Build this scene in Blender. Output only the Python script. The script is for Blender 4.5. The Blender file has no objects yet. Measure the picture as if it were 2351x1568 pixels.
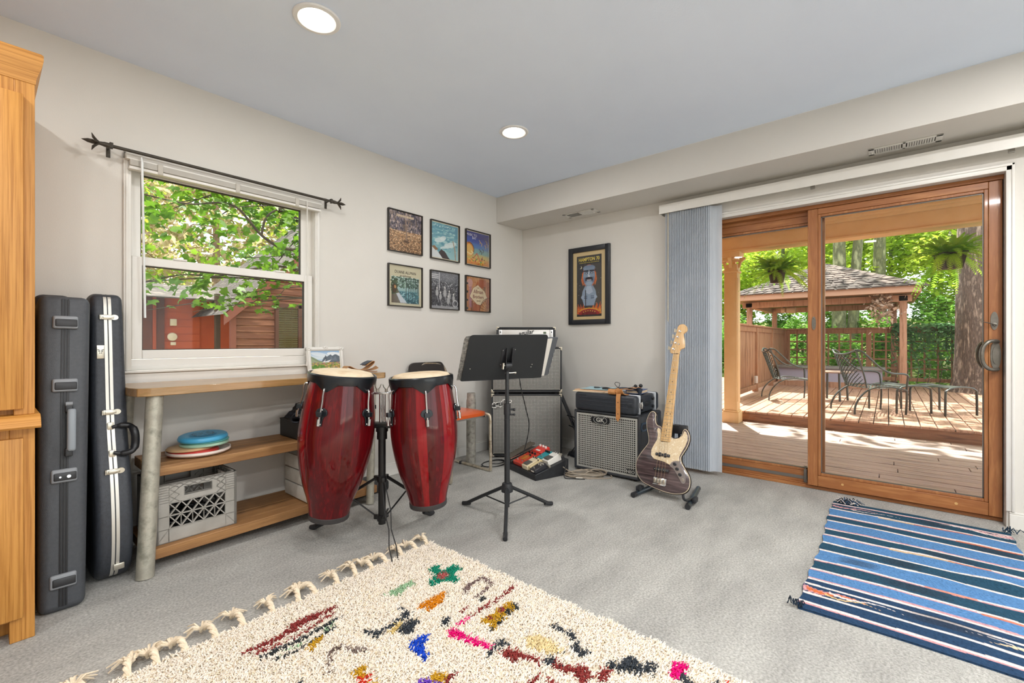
import bpy, bmesh, math, random
import numpy as np
from mathutils import Vector, Matrix, Euler
PI = math.pi
SC = bpy.context.scene
COL = SC.collection
random.seed(7)
RNG = np.random.default_rng(11)

# ---------------------------------------------------------------- camera
cam_d = bpy.data.cameras.new('camera'); cam = bpy.data.objects.new('camera', cam_d); COL.objects.link(cam)
cam.location = (-3.662, -2.936, 1.031)
cam.rotation_euler = (PI/2, 0, math.radians(40.03-90))
cam_d.sensor_width = 36; cam_d.lens = 1027/2351*36; cam_d.clip_start = .05; cam_d.clip_end = 200
SC.camera = cam
# ---------------------------------------------------------------- colour management
SC.view_settings.view_transform = 'Standard'; SC.view_settings.look = 'None'
SC.view_settings.gamma = 1; SC.view_settings.use_curve_mapping = False
SC.view_settings.exposure = 0.19
SC.cycles.max_bounces = 9; SC.cycles.diffuse_bounces = 5; SC.cycles.glossy_bounces = 3
SC.cycles.transparent_max_bounces = 12; SC.cycles.transmission_bounces = 4
SC.cycles.caustics_reflective = False; SC.cycles.caustics_refractive = False
# ---------------------------------------------------------------- sky and sun
world = bpy.data.worlds.new('world'); SC.world = world; world.use_nodes = True
wn = world.node_tree.nodes; wl = world.node_tree.links; wn.clear()
wo = wn.new('ShaderNodeOutputWorld'); bg = wn.new('ShaderNodeBackground'); sk = wn.new('ShaderNodeTexSky')
sk.sky_type = 'HOSEK_WILKIE'; sk.turbidity = 3.0; sk.ground_albedo = .4; sk.sun_direction = Vector((.45, .2, .84)).normalized()
mixw = wn.new('ShaderNodeMix'); mixw.data_type = 'RGBA'; mixw.inputs[0].default_value = .6
mixw.inputs[7].default_value = (1.0, 1.0, 1.0, 1)
wl.new(sk.outputs[0], mixw.inputs[6]); wl.new(mixw.outputs[2], bg.inputs[0]); wl.new(bg.outputs[0], wo.inputs[0])
bg.inputs[1].default_value = 3.3
sun_d = bpy.data.lights.new('sun', 'SUN'); sun_d.energy = 11; sun_d.angle = math.radians(.6); sun_d.color = (1, .95, .86)
sun = bpy.data.objects.new('sun', sun_d); COL.objects.link(sun)
sun.rotation_euler = Vector((-.42, -.22, -.86)).to_track_quat('-Z', 'Y').to_euler()
# ---------------------------------------------------------------- recessed ceiling lamps (two are in the picture, the rest are added out of view as fill)
CANS = [(-2.715, -1.03), (-1.355, -1.015), (-4.15, -1.03), (-1.355, -3.75), (-2.715, -3.75), (-4.15, -2.75), (-1.355, -5.2), (-2.715, -4.45), (-4.15, -4.45)]
for i, (x, y) in enumerate(CANS):
    ld = bpy.data.lights.new('can_light', 'AREA'); ld.shape = 'DISK'; ld.size = .13; ld.energy = (6, 7, 9)[i] if i < 3 else 23; ld.color = (1, .985, .97)
    lo = bpy.data.objects.new('can_light', ld); COL.objects.link(lo); lo.location = (x, y, 2.425)

# ---------------------------------------------------------------- helpers: colour and materials
def lin(c):
    if isinstance(c, str):
        c = c.lstrip('#'); c = [int(c[i:i+2], 16) for i in (0, 2, 4)]
    return tuple(((v/255)/12.92 if v/255 <= .04045 else ((v/255+.055)/1.055)**2.4) for v in c)
MATS = {}
def mat(name, c1, c2=None, scale=8, stretch=(1, 1, 1), rough=.6, metal=0, bump=0, bscale=None, coat=0, spec=.5, c3=None,
        detail=4, contrast=(.35, .65), wave=None, sss=0, trans=0, emit=None, estr=0, bdist=.01, attr=None):
    if name in MATS: return MATS[name]
    m = bpy.data.materials.new(name); m.use_nodes = True; MATS[name] = m
    nt = m.node_tree; n = nt.nodes; l = nt.links
    b = n['Principled BSDF']
    b.inputs['Base Color'].default_value = (*lin(c1), 1); b.inputs['Roughness'].default_value = rough
    b.inputs['Metallic'].default_value = metal; b.inputs['Coat Weight'].default_value = coat
    b.inputs['Coat Roughness'].default_value = .06
    b.inputs['Specular IOR Level'].default_value = spec
    m.diffuse_color = (*lin(c1), 1)
    tc = n.new('ShaderNodeTexCoord'); mp = n.new('ShaderNodeMapping'); l.new(tc.outputs['Object'], mp.inputs[0])
    mp.inputs['Scale'].default_value = stretch
    src = None
    if attr:
        at = n.new('ShaderNodeAttribute'); at.attribute_name = attr; src = at.outputs['Color']
    if c2:
        if wave:
            t = n.new('ShaderNodeTexWave'); t.wave_type = 'BANDS'; t.bands_direction = wave[0]
            t.inputs['Scale'].default_value = scale; t.inputs['Distortion'].default_value = wave[1]
            t.inputs['Detail'].default_value = detail; t.inputs['Detail Scale'].default_value = wave[2]; o = t.outputs['Fac']
        else:
            t = n.new('ShaderNodeTexNoise'); t.inputs['Scale'].default_value = scale; t.inputs['Detail'].default_value = detail
            t.inputs['Roughness'].default_value = .6; o = t.outputs['Fac']
        l.new(mp.outputs[0], t.inputs['Vector'])
        r = n.new('ShaderNodeValToRGB'); l.new(o, r.inputs[0])
        r.color_ramp.elements[0].position = contrast[0]; r.color_ramp.elements[1].position = contrast[1]
        r.color_ramp.elements[0].color = (*lin(c1), 1); r.color_ramp.elements[1].color = (*lin(c2), 1)
        if c3:
            e = r.color_ramp.elements.new((contrast[0]+contrast[1])/2); e.color = (*lin(c3), 1)
        if src is None: src = r.outputs[0]
        else:
            mx = n.new('ShaderNodeMix'); mx.data_type = 'RGBA'; mx.blend_type = 'MULTIPLY'; mx.inputs[0].default_value = 1
            l.new(src, mx.inputs[6]); l.new(r.outputs[0], mx.inputs[7]); src = mx.outputs[2]
    if src is not None: l.new(src, b.inputs['Base Color'])
    if bump:
        t2 = n.new('ShaderNodeTexNoise'); t2.inputs['Scale'].default_value = bscale or scale*4; t2.inputs['Detail'].default_value = 3
        l.new(mp.outputs[0], t2.inputs['Vector'])
        bp = n.new('ShaderNodeBump'); bp.inputs['Strength'].default_value = bump; bp.inputs['Distance'].default_value = bdist
        l.new(t2.outputs['Fac'], bp.inputs['Height']); l.new(bp.outputs[0], b.inputs['Normal'])
    if emit:
        b.inputs['Emission Color'].default_value = (*lin(emit), 1); b.inputs['Emission Strength'].default_value = estr
    if trans:
        tr = n.new('ShaderNodeBsdfTranslucent'); ms = n.new('ShaderNodeMixShader'); ms.inputs[0].default_value = trans
        out = n['Material Output']
        if src is not None: l.new(src, tr.inputs[0])
        else: tr.inputs[0].default_value = (*lin(c1), 1)
        l.new(b.outputs[0], ms.inputs[1]); l.new(tr.outputs[0], ms.inputs[2]); l.new(ms.outputs[0], out.inputs[0])
    return m
def glass_mat(name, tint=(1, 1, 1), ior=1.45, k=1.0):
    m = bpy.data.materials.new(name); m.use_nodes = True; n = m.node_tree.nodes; l = m.node_tree.links; n.clear()
    o = n.new('ShaderNodeOutputMaterial'); t = n.new('ShaderNodeBsdfTransparent'); g = n.new('ShaderNodeBsdfGlossy')
    f = n.new('ShaderNodeFresnel'); mx = n.new('ShaderNodeMixShader'); g.inputs['Roughness'].default_value = .01
    t.inputs[0].default_value = (*tint, 1); f.inputs[0].default_value = ior
    mm = n.new('ShaderNodeMath'); mm.operation = 'MULTIPLY'; mm.inputs[1].default_value = k
    l.new(f.outputs[0], mm.inputs[0]); l.new(mm.outputs[0], mx.inputs[0]); l.new(t.outputs[0], mx.inputs[1]); l.new(g.outputs[0], mx.inputs[2]); l.new(mx.outputs[0], o.inputs[0])
    return m
GLASS = glass_mat('window_glass', (.96, .98, .97), 1.4, .6)
PGLASS = glass_mat('picture_glass', (1, 1, 1), 1.35, .5)

# ---------------------------------------------------------------- helpers: meshes
class MB:
    """collects shapes in one bmesh; build() links them as one object"""
    def __init__(s): s.bm = bmesh.new(); s.mi = 0
    def _add(s, vs, fs, smooth=False, mtx=None):
        if mtx is not None: vs = [mtx @ Vector(v) for v in vs]
        bv = [s.bm.verts.new(v) for v in vs]
        for f in fs:
            try:
                bf = s.bm.faces.new([bv[i] for i in f]); bf.smooth = smooth; bf.material_index = s.mi
            except ValueError: pass
        return bv
    def box(s, a, b, bevel=0, seg=2, rot=None, piv=None, mtx=None):
        """axis box from corner a to corner b"""
        x0, y0, z0 = (min(a[i], b[i]) for i in range(3)); x1, y1, z1 = (max(a[i], b[i]) for i in range(3))
        t = bmesh.new()
        v = [t.verts.new(p) for p in ((x0,y0,z0),(x1,y0,z0),(x1,y1,z0),(x0,y1,z0),(x0,y0,z1),(x1,y0,z1),(x1,y1,z1),(x0,y1,z1))]
        for f in ((0,3,2,1),(4,5,6,7),(0,1,5,4),(1,2,6,5),(2,3,7,6),(3,0,4,7)): t.faces.new([v[i] for i in f])
        if bevel:
            bmesh.ops.bevel(t, geom=t.edges[:], offset=min(bevel, .49*min(x1-x0, y1-y0, z1-z0)), segments=seg, profile=.5, affect='EDGES')
        M = mtx if mtx is not None else Matrix()
        if rot is not None:
            p = Vector(piv if piv is not None else ((x0+x1)/2, (y0+y1)/2, (z0+z1)/2))
            M = M @ Matrix.Translation(p) @ Euler(rot).to_matrix().to_4x4() @ Matrix.Translation(-p)
        t.verts.index_update()
        s._add([M @ q.co for q in t.verts], [[q.index for q in f.verts] for f in t.faces], bevel > 0)
        t.free(); return s
    def tube(s, pts, r, n=10, closed=False, caps=True, flat=1.0, mtx=None):
        pts = [Vector(p) for p in pts]; N = len(pts); rs = r if isinstance(r, (list, tuple)) else [r]*N
        vs = []; fs = []; up = None
        for i, p in enumerate(pts):
            if closed: t = pts[(i+1) % N]-pts[i-1]
            else: t = pts[min(i+1, N-1)]-pts[max(i-1, 0)]
            if t.length < 1e-9: t = Vector((0, 0, 1))
            t.normalize()
            if up is None:
                up = Vector((0, 0, 1)) if abs(t.z) < .9 else Vector((1, 0, 0))
            up = (up-t*up.dot(t)); 
            if up.length < 1e-6: up = t.orthogonal()
            up.normalize(); sd = t.cross(up)
            for k in range(n):
                a = 2*PI*k/n; vs.append(p+(sd*math.cos(a)+up*math.sin(a)*flat)*rs[i])
        for i in range(N if closed else N-1):
            j = (i+1) % N
            for k in range(n):
                fs.append((i*n+k, i*n+(k+1) % n, j*n+(k+1) % n, j*n+k))
        if caps and not closed:
            fs.append(tuple(range(n))[::-1]); fs.append(tuple((N-1)*n+k for k in range(n)))
        s._add(vs, fs, True, mtx); return s
    def cyl(s, a, b, r, n=20, r2=None, mtx=None): return s.tube([a, b], [r, r if r2 is None else r2], n, mtx=mtx)
    def lathe(s, prof, n=32, mtx=None, ang=2*PI, off=0):
        """prof: (r, z) from bottom to top, round the local z axis"""
        vs = []; fs = []; N = len(prof); full = abs(ang-2*PI) < 1e-6; m = n if full else n+1
        for (r, z) in prof:
            for k in range(m):
                a = off+ang*k/n; vs.append((max(r, 1e-5)*math.cos(a), max(r, 1e-5)*math.sin(a), z))
        for i in range(N-1):
            for k in range(n):
                k2 = (k+1) % m; fs.append((i*m+k, i*m+k2, (i+1)*m+k2, (i+1)*m+k))
        s._add(vs, fs, True, mtx); return s
    def prism(s, pts, z0, z1, mtx=None, smooth=False):
        """polygon in local xy pulled from z0 to z1"""
        n = len(pts); vs = [(p[0], p[1], z0) for p in pts]+[(p[0], p[1], z1) for p in pts]
        fs = [tuple(range(n))[::-1], tuple(range(n, 2*n))]+[(i, (i+1) % n, n+(i+1) % n, n+i) for i in range(n)]
        s._add(vs, fs, smooth, mtx); return s
    def quad(s, pts): s._add(pts, [tuple(range(len(pts)))]); return s
    def ball(s, c, r, n=12, sc=(1, 1, 1), mtx=None):
        pr = [(math.sin(PI*i/n)*r, -math.cos(PI*i/n)*r) for i in range(n+1)]
        M = Matrix.Translation(c) @ Matrix.Diagonal((*sc, 1))
        if mtx is not None: M = mtx @ M
        s.lathe(pr, n*2, M); return s
    def build(s, name, m, parent=None, bevel=0, sharp=35, sub=0, merge=False):
        me = bpy.data.meshes.new(name)
        if merge: bmesh.ops.remove_doubles(s.bm, verts=s.bm.verts[:], dist=1e-5)
        bmesh.ops.recalc_face_normals(s.bm, faces=s.bm.faces[:])
        s.bm.to_mesh(me); s.bm.free()
        ms = m if isinstance(m, (list, tuple)) else [m]
        for q in ms: me.materials.append(q)
        o = bpy.data.objects.new(name, me); COL.objects.link(o)
        if parent: o.parent = parent
        if sharp: me.set_sharp_from_angle(angle=math.radians(sharp))
        if bevel:
            mod = o.modifiers.new('bevel', 'BEVEL'); mod.width = bevel; mod.segments = 2; mod.limit_method = 'ANGLE'; mod.angle_limit = math.radians(40)
        if sub:
            mod = o.modifiers.new('sub', 'SUBSURF'); mod.levels = sub; mod.render_levels = sub
        return o
def np_mesh(name, V, F, m, parent=None, col=None, smooth=False):
    """V (n,3), F (m,k) arrays straight into a mesh; col (n,3) linear colours per vertex"""
    me = bpy.data.meshes.new(name); V = np.asarray(V, np.float32); F = np.asarray(F, np.int32); k = F.shape[1]
    me.vertices.add(len(V)); me.vertices.foreach_set('co', V.ravel())
    me.loops.add(F.size); me.loops.foreach_set('vertex_index', F.ravel())
    me.polygons.add(len(F)); me.polygons.foreach_set('loop_start', np.arange(0, F.size, k, dtype=np.int32))
    if smooth: me.polygons.foreach_set('use_smooth', np.ones(len(F), bool))
    me.update(calc_edges=True); me.validate()
    if col is not None:
        a = me.color_attributes.new('paint', 'FLOAT_COLOR', 'POINT')
        c = np.ones((len(V), 4), np.float32); c[:, :3] = col; a.data.foreach_set('color', c.ravel())
    me.materials.append(m)
    o = bpy.data.objects.new(name, me); COL.objects.link(o)
    if parent: o.parent = parent
    return o
def thing(name, label, cat, loc=(0, 0, 0), rz=0, group=None, mtx=None):
    o = bpy.data.objects.new(name, None); COL.objects.link(o); o.empty_display_size = .05
    if mtx is not None: o.matrix_world = mtx
    else: o.location = loc; o.rotation_euler = (0, 0, rz)
    o['label'] = label; o['category'] = cat
    if group: o['group'] = group
    return o
def tag(o, label, cat, group=None, kind=None):
    o['label'] = label; o['category'] = cat
    if group: o['group'] = group
    if kind: o['kind'] = kind
    return o
def struct(o): o['kind'] = 'structure'; return o
def dup(root, loc=None, rz=None, label=None, group=None):
    r = root.copy(); COL.objects.link(r)
    if loc is not None: r.location = loc
    if rz is not None: r.rotation_euler = (0, 0, rz)
    if label: r['label'] = label
    if group: r['group'] = group
    def rec(src, dst):
        for ch in list(src.children):
            c = ch.copy(); COL.objects.link(c); c.parent = dst; rec(ch, c)
    rec(root, r); return r
def text(name, body, size, m, parent, loc, rot=(0, 0, 0), depth=.0008, align='CENTER', shear=0, sx=1, bold=0):
    c = bpy.data.curves.new(name, 'FONT'); c.body = body; c.size = size; c.extrude = depth; c.align_x = align; c.align_y = 'CENTER'
    c.shear = shear; c.offset = bold; c.resolution_u = 3
    t = bpy.data.objects.new(name, c); COL.objects.link(t)
    dg = bpy.context.evaluated_depsgraph_get(); me = bpy.data.meshes.new_from_object(t.evaluated_get(dg))
    bpy.data.objects.remove(t); bpy.data.curves.remove(c)
    me.materials.clear(); me.materials.append(m)
    o = bpy.data.objects.new(name, me); COL.objects.link(o); o.parent = parent
    o.location = loc; o.rotation_euler = rot; o.scale = (sx, 1, 1); return o
def arc(cx, cy, r, a0, a1, n=8): return [(cx+r*math.cos(math.radians(a0+(a1-a0)*i/n)), cy+r*math.sin(math.radians(a0+(a1-a0)*i/n))) for i in range(n+1)]
def rrect(x0, y0, x1, y1, r, n=5):
    return arc(x1-r, y1-r, r, 0, 90, n)+arc(x0+r, y1-r, r, 90, 180, n)+arc(x0+r, y0+r, r, 180, 270, n)+arc(x1-r, y0+r, r, 270, 360, n)
def spline(pts, n=6, closed=False):
    """Catmull-Rom through pts"""
    P = [Vector(p) for p in pts]; N = len(P); out = []
    for i in range(N if closed else N-1):
        if closed: a, b, c, d = P[i-1], P[i], P[(i+1) % N], P[(i+2) % N]
        else: a, b, c, d = P[max(i-1, 0)], P[i], P[i+1], P[min(i+2, N-1)]
        for k in range(n):
            t = k/n; out.append(.5*((2*b)+(c-a)*t+(2*a-5*b+4*c-d)*t*t+(3*b-a-3*c+d)*t**3))
    if not closed: out.append(P[-1])
    return out
def frame_mtx(o, x, y, z):
    """matrix with origin o and given axes"""
    M = Matrix.Identity(4)
    for i, a in enumerate((x, y, z)):
        a = Vector(a).normalized()
        for j in range(3): M[j][i] = a[j]
    for j in range(3): M[j][3] = o[j]
    return M
class Canvas:
    """a small painted surface: a vertex grid coloured by shapes; x right, y up, both 0..1"""
    def __init__(s, w, h, base):
        s.w, s.h = w, h; s.c = np.zeros((h, w, 3)); s.c[:] = lin(base)
        s.X, s.Y = np.meshgrid((np.arange(w)+.5)/w, (np.arange(h)+.5)/h)
    def _put(s, m, c, a=1.0): s.c[m] = s.c[m]*(1-a)+np.array(lin(c))*a
    def ell(s, cx, cy, rx, ry, c, rot=0, a=1.0):
        dx, dy = s.X-cx, s.Y-cy; co, si = math.cos(rot), math.sin(rot)
        s._put(((dx*co+dy*si)/rx)**2+((-dx*si+dy*co)/ry)**2 < 1, c, a)
    def poly(s, pts, c, a=1.0):
        m = np.zeros(s.X.shape, bool); n = len(pts)
        for i in range(n):
            x0, y0 = pts[i]; x1, y1 = pts[(i+1) % n]
            if y0 == y1: continue
            k = ((s.Y >= min(y0, y1)) & (s.Y < max(y0, y1))) & (s.X < (x1-x0)*(s.Y-y0)/(y1-y0)+x0); m ^= k
        s._put(m, c, a)
    def rect(s, x0, y0, x1, y1, c, a=1.0): s._put((s.X >= x0) & (s.X < x1) & (s.Y >= y0) & (s.Y < y1), c, a)
    def line(s, pts, w, c, a=1.0):
        for (x0, y0), (x1, y1) in zip(pts[:-1], pts[1:]):
            L = max((x1-x0)**2+(y1-y0)**2, 1e-9); t = np.clip(((s.X-x0)*(x1-x0)+(s.Y-y0)*(y1-y0))/L, 0, 1)
            s._put((s.X-x0-t*(x1-x0))**2+(s.Y-y0-t*(y1-y0))**2 < w*w, c, a)
    def grad(s, y0, y1, c0, c1, x0=0, x1=1):
        m = (s.Y >= y0) & (s.Y < y1) & (s.X >= x0) & (s.X < x1); t = ((s.Y-y0)/(y1-y0))[m][:, None]
        s.c[m] = np.array(lin(c0))*(1-t)+np.array(lin(c1))*t
    def speck(s, x0, y0, x1, y1, cols, n, r, seed=1, ry=None):
        g = np.random.default_rng(seed)
        for i in range(n): s.ell(g.uniform(x0, x1), g.uniform(y0, y1), r*g.uniform(.5, 1.3), (ry or r)*g.uniform(.5, 1.3), cols[g.integers(len(cols))])
    def build(s, name, W, H, parent, loc=(0, 0, 0), rot=(0, 0, 0), rough=.5, m=None):
        """vertex grid W x H metres in local xz, centred, facing local -y"""
        w, h = s.w, s.h; xs = (np.arange(w)/(w-1)-.5)*W; zs = (np.arange(h)/(h-1)-.5)*H
        gx, gz = np.meshgrid(xs, zs); V = np.stack([gx.ravel(), np.zeros(w*h), gz.ravel()], 1)
        i = np.arange(w*h).reshape(h, w); F = np.stack([i[:-1, :-1].ravel(), i[:-1, 1:].ravel(), i[1:, 1:].ravel(), i[1:, :-1].ravel()], 1)
        o = np_mesh(name, V, F, m or mat('painted_print', '#ffffff', rough=rough, attr='paint'), parent, s.c.reshape(-1, 3))
        o.location = loc; o.rotation_euler = rot; return o
# ================================================================ ROOM SHELL
wallm = mat('wall_paint', '#d9d5ce', '#d6d2cb', scale=3, rough=.75, bump=.05, bscale=180)
ceilm = mat('ceiling_paint', '#e3eefe', '#e0ebfc', scale=2, rough=.9, bump=.06, bscale=120)
whitem = mat('white_trim_paint', '#e2dfd9', '#dedbd4', scale=5, rough=.38, bump=.03, bscale=60)
vinyl = mat('white_vinyl', '#e4e1db', rough=.35)
oakred = mat('door_wood', '#a4693c', '#b47a48', scale=3, stretch=(9, 9, .9), rough=.42, bump=.05, bscale=30, c3='#985f34', coat=.12)
oakred_h = mat('door_wood_level', '#a4693c', '#b47a48', scale=3, stretch=(9, .9, 9), rough=.42, bump=.05, bscale=30, c3='#985f34', coat=.12)
carpm = mat('carpet', '#c2c0bb', '#dcdad4', scale=2.6, stretch=(1, 2.2, 1), rough=.97, bump=.9, bscale=260, detail=8, contrast=(.34, .66), bdist=.006, spec=.1)
nt = carpm.node_tree   # fine speckle of the pile multiplied over the broad vacuum marks
_n = nt.nodes.new('ShaderNodeTexNoise'); _n.inputs['Scale'].default_value = 120; _n.inputs['Detail'].default_value = 2
_tc = [q for q in nt.nodes if q.type == 'TEX_COORD'][0]; nt.links.new(_tc.outputs['Object'], _n.inputs['Vector'])
_r = nt.nodes.new('ShaderNodeValToRGB'); _r.color_ramp.elements[0].position = .3; _r.color_ramp.elements[1].position = .7
_r.color_ramp.elements[0].color = (.6, .6, .59, 1); _r.color_ramp.elements[1].color = (1, 1, 1, 1); nt.links.new(_n.outputs['Fac'], _r.inputs[0])
_b = nt.nodes['Principled BSDF']; _s = _b.inputs['Base Color'].links[0].from_socket
_m = nt.nodes.new('ShaderNodeMix'); _m.data_type = 'RGBA'; _m.blend_type = 'MULTIPLY'; _m.inputs[0].default_value = 1
nt.links.new(_s, _m.inputs[6]); nt.links.new(_r.outputs[0], _m.inputs[7]); nt.links.new(_m.outputs[2], _b.inputs['Base Color'])

struct(MB().box((-6.2, -6.2, -.12), (.10, .16, 0)).build('floor', carpm))
struct(MB().box((-6.2, -6.2, 2.44), (.18, .16, 2.54)).build('ceiling', ceilm))
H = 2.44
m = MB()
m.box((-6.2, 0, 0), (-3.175, .16, H)).box((-2.215, 0, 0), (.18, .16, H)).box((-3.175, 0, 0), (-2.215, .16, .90)).box((-3.175, 0, 1.95), (-2.215, .16, H))
struct(m.build('wall_left', wallm))
m = MB()
m.box((0, -1.60, 0), (.18, 0, H)).box((0, -6.2, 0), (.18, -3.445, H)).box((0, -3.445, 1.985), (.18, -1.60, H))
struct(m.build('wall_right', wallm))
struct(MB().box((-6.36, -6.2, -.12), (-6.2, .16, 2.54)).build('wall_back', wallm))
m = MB(); m.box((-6.36, -6.36, -.12), (-5.0, -6.2, 2.54)).box((-1.2, -6.36, -.12), (.18, -6.2, 2.54)).box((-5.0, -6.36, 2.15), (-1.2, -6.2, 2.54)).box((-5.0, -6.36, -.12), (-1.2, -6.2, .02))
struct(m.build('wall_near', wallm))
m = MB()   # unseen glazed door, added so daylight evens out walls and ceiling
for (x0, x1) in ((-5.0, -4.93), (-3.14, -3.06), (-1.27, -1.2)): m.box((x0, -6.32, .02), (x1, -6.24, 2.15))
m.box((-5.0, -6.32, 2.08), (-1.2, -6.24, 2.15)).box((-5.0, -6.32, .02), (-1.2, -6.24, .10))
added_door = struct(m.build('door_added', whitem)); MB().box((-4.93, -6.282, .10), (-1.27, -6.278, 2.08)).build('pane', GLASS, added_door)
struct(MB().box((-9, -12, -.4), (4, -6.4, -.1)).build('patio', mat('bounce_patio_stone', '#d8d4cc', '#c8c3ba', scale=4, rough=.9)))  # unseen pale slab, added to bounce daylight in through the added door
m = MB(); m.box((-.402, -6.2, 2.192), (-.001, -.001, 2.439))
struct(m.build('ceiling_soffit', wallm, bevel=.002))
# baseboards
m = MB(); m.box((-6.2, -.013, 0), (-.001, -.001, .085)).box((-6.2, -.009, .085), (-.001, -.001, .096)); struct(m.build('baseboard_left', whitem, bevel=.003))
m = MB(); m.box((-.013, -1.58, 0), (-.001, -.014, .085)).box((-.009, -1.58, .085), (-.001, -.014, .096)); struct(m.build('baseboard_right', whitem, bevel=.003))
m = MB(); m.box((-.018, -6.2, 0), (-.001, -3.449, .082)).box((-.012, -6.2, .082), (-.001, -3.449, .094)); struct(m.build('baseboard_door', whitem, bevel=.003))

# ================================================================ WINDOW
win = bpy.data.objects.new('window_1', None); COL.objects.link(win); win['kind'] = 'structure'
m = MB()
for (x0, x1) in ((-3.2, -3.168), (-2.222, -2.19)): m.box((x0, -.014, .885), (x1, -.001, 1.985), .004)
for (x0, x1) in ((-3.192, -3.180), (-2.212, -2.2)): m.box((x0, -.018, .885), (x1, -.013, 1.985), .002)
m.box((-3.2, -.014, 1.945), (-2.19, -.001, 1.985), .004)
m.build('casing', whitem, win)
m = MB(); m.box((-3.2, -.03, .870), (-2.19, .02, .884), .004).box((-3.2, -.016, .755), (-2.19, -.001, .868), .003).box((-3.178, -.006, .884), (-2.212, .05, .905), .003)
m.build('sill', whitem, win)
m = MB(); m.box((-3.174, .0, .90), (-3.166, .15, 1.95)).box((-2.224, .0, .90), (-2.216, .15, 1.95)).box((-3.174, 0, 1.93), (-2.216, .15, 1.95)).box((-3.174, 0, .90), (-2.216, .15, .938))
for x in (-3.166, -2.234): m.box((x, .044, .94), (x+.010, .05, 1.93)).box((x, .086, .94), (x+.010, .092, 1.93))
m.build('jamb', vinyl, win, bevel=.001)
def sash(name, z0, z1, gz0, gz1, y0, y1, x0, x1, gx0, gx1):
    m = MB(); m.box((x0, y0, z0), (gx0, y1, z1)).box((gx1, y0, z0), (x1, y1, z1)).box((gx0, y0, z0), (gx1, y1, gz0)).box((gx0, y0, gz1), (gx1, y1, z1))
    s = m.build(name, vinyl, win, bevel=.003)
    m = MB()
    for (a, b, c, d) in ((gx0, gx0+.004, gz0, gz1), (gx1-.004, gx1, gz0, gz1), (gx0, gx1, gz0, gz0+.004), (gx0, gx1, gz1-.005, gz1)):
        m.box((a, y0+.008, c), (b, y1-.008, d))
    m.build('gasket', mat('gasket_black', '#2a2018', rough=.6), s)
    m = MB(); m.box((gx0, (y0+y1)/2-.002, gz0), (gx1, (y0+y1)/2+.002, gz1)); m.build('pane', GLASS, s)
sash('lower_sash', .94, 1.468, .986, 1.424, .004, .038, -3.165, -2.235, -3.123, -2.286)
sash('upper_sash', 1.43, 1.93, 1.468, 1.902, .048, .082, -3.165, -2.232, -3.121, -2.289)
m = MB(); m.box((-2.99, -.001, 1.468), (-2.93, .03, 1.478), .002).box((-2.47, -.001, 1.468), (-2.41, .03, 1.478), .002); m.build('sash_lock', vinyl, win)

# ================================================================ SLIDING DOOR
door = bpy.data.objects.new('door_1', None); COL.objects.link(door); door['kind'] = 'structure'
Y0, Y1 = -3.439, -1.605
m = MB()   # white casing round the opening
m.box((-.016, Y0-.031, .096), (-.001, Y0+.003, 2.012), .003).box((-.022, Y0-.031, .096), (-.015, Y0-.018, 2.012), .003)
m.box((-.016, Y0-.031, 1.974), (-.001, -1.56, 2.012), .003).box((-.022, Y0-.031, 1.998), (-.015, -1.56, 2.012), .003).box((-.016, -1.602, .096), (-.001, -1.56, 1.974), .003)
m.box((0, Y0-.006, 0), (.12, Y0-.001, 1.985)).box((0, Y0-.006, 1.979), (.12, -1.6, 1.985))
m.build('casing', whitem, door)
m = MB()   # head and jambs
m.box((.062, Y0, 1.952), (.178, Y1, 1.978)).box((.118, Y0, 1.925), (.123, Y1, 1.953)).box((.112, Y0, 0), (.178, Y0+.014, 1.95)).box((.112, Y1-.014, 0), (.178, Y1, 1.95))
m.build('frame', oakred_h, door, bevel=.002)
m = MB(); m.box((.095, Y0, 0), (.178, Y1, .022)).box((.104, Y0, .022), (.112, Y1, .03)).box((.125, -2.5, .022), (.178, Y1, .05))
m.build('threshold', oakred_h, door, bevel=.003)
m = MB(); m.box((.122, -2.5, .05), (.126, Y1, .072)); m.build('track', mat('track_metal', '#7d7872', rough=.5, metal=.6), door)
def panel(name, x0, x1, ya, yb, z0, z1, st, bt, tp, gl):
    """ya < yb; stile width st, bottom rail to bt, top rail from tp"""
    xm = (x0+x1)/2
    p = MB().box((x0, ya, z0), (x1, ya+st[0], z1)).box((x0, yb-st[1], z0), (x1, yb, z1)).build(name, oakred, door, bevel=.002)
    MB().box((x0, ya+st[0]+.0008, z0), (x1, yb-st[1]-.0008, bt-.018)).build('bottom_rail', oakred_h, p, bevel=.002); MB().box((x0, ya+st[0]+.0008, tp+.018), (x1, yb-st[1]-.0008, z1)).build('top_rail', oakred_h, p, bevel=.002)
    m = MB()
    for s in (0,):
        m.box((x0+.004, ya+st[0]+.001, bt-.017), (x1-.004, ya+st[0]+.018, tp+.017)).box((x0+.004, yb-st[1]-.018, bt-.017), (x1-.004, yb-st[1]-.001, tp+.017))
        m.box((x0+.004, ya+st[0]+.018, bt-.017), (x1-.004, yb-st[1]-.018, bt)).box((x0+.004, ya+st[0]+.018, tp), (x1-.004, yb-st[1]-.018, tp+.017))
    m.build('glazing_bead', oakred, p, bevel=.002)
    m = MB(); a, b = ya+st[0]+.018, yb-st[1]-.018
    for (c, d, e, f) in ((a, a+.005, bt, tp), (b-.005, b, bt, tp), (a, b, bt, bt+.005), (a, b, tp-.006, tp)): m.box((xm-.006, c, e), (xm+.006, d, f))
    m.build('spacer', mat('spacer_grey', '#6e6a66', rough=.4, metal=.5), p)
    MB().box((xm-.003, a, bt), (xm+.003, b, tp)).build('pane', GLASS, p)
    return p
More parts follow.
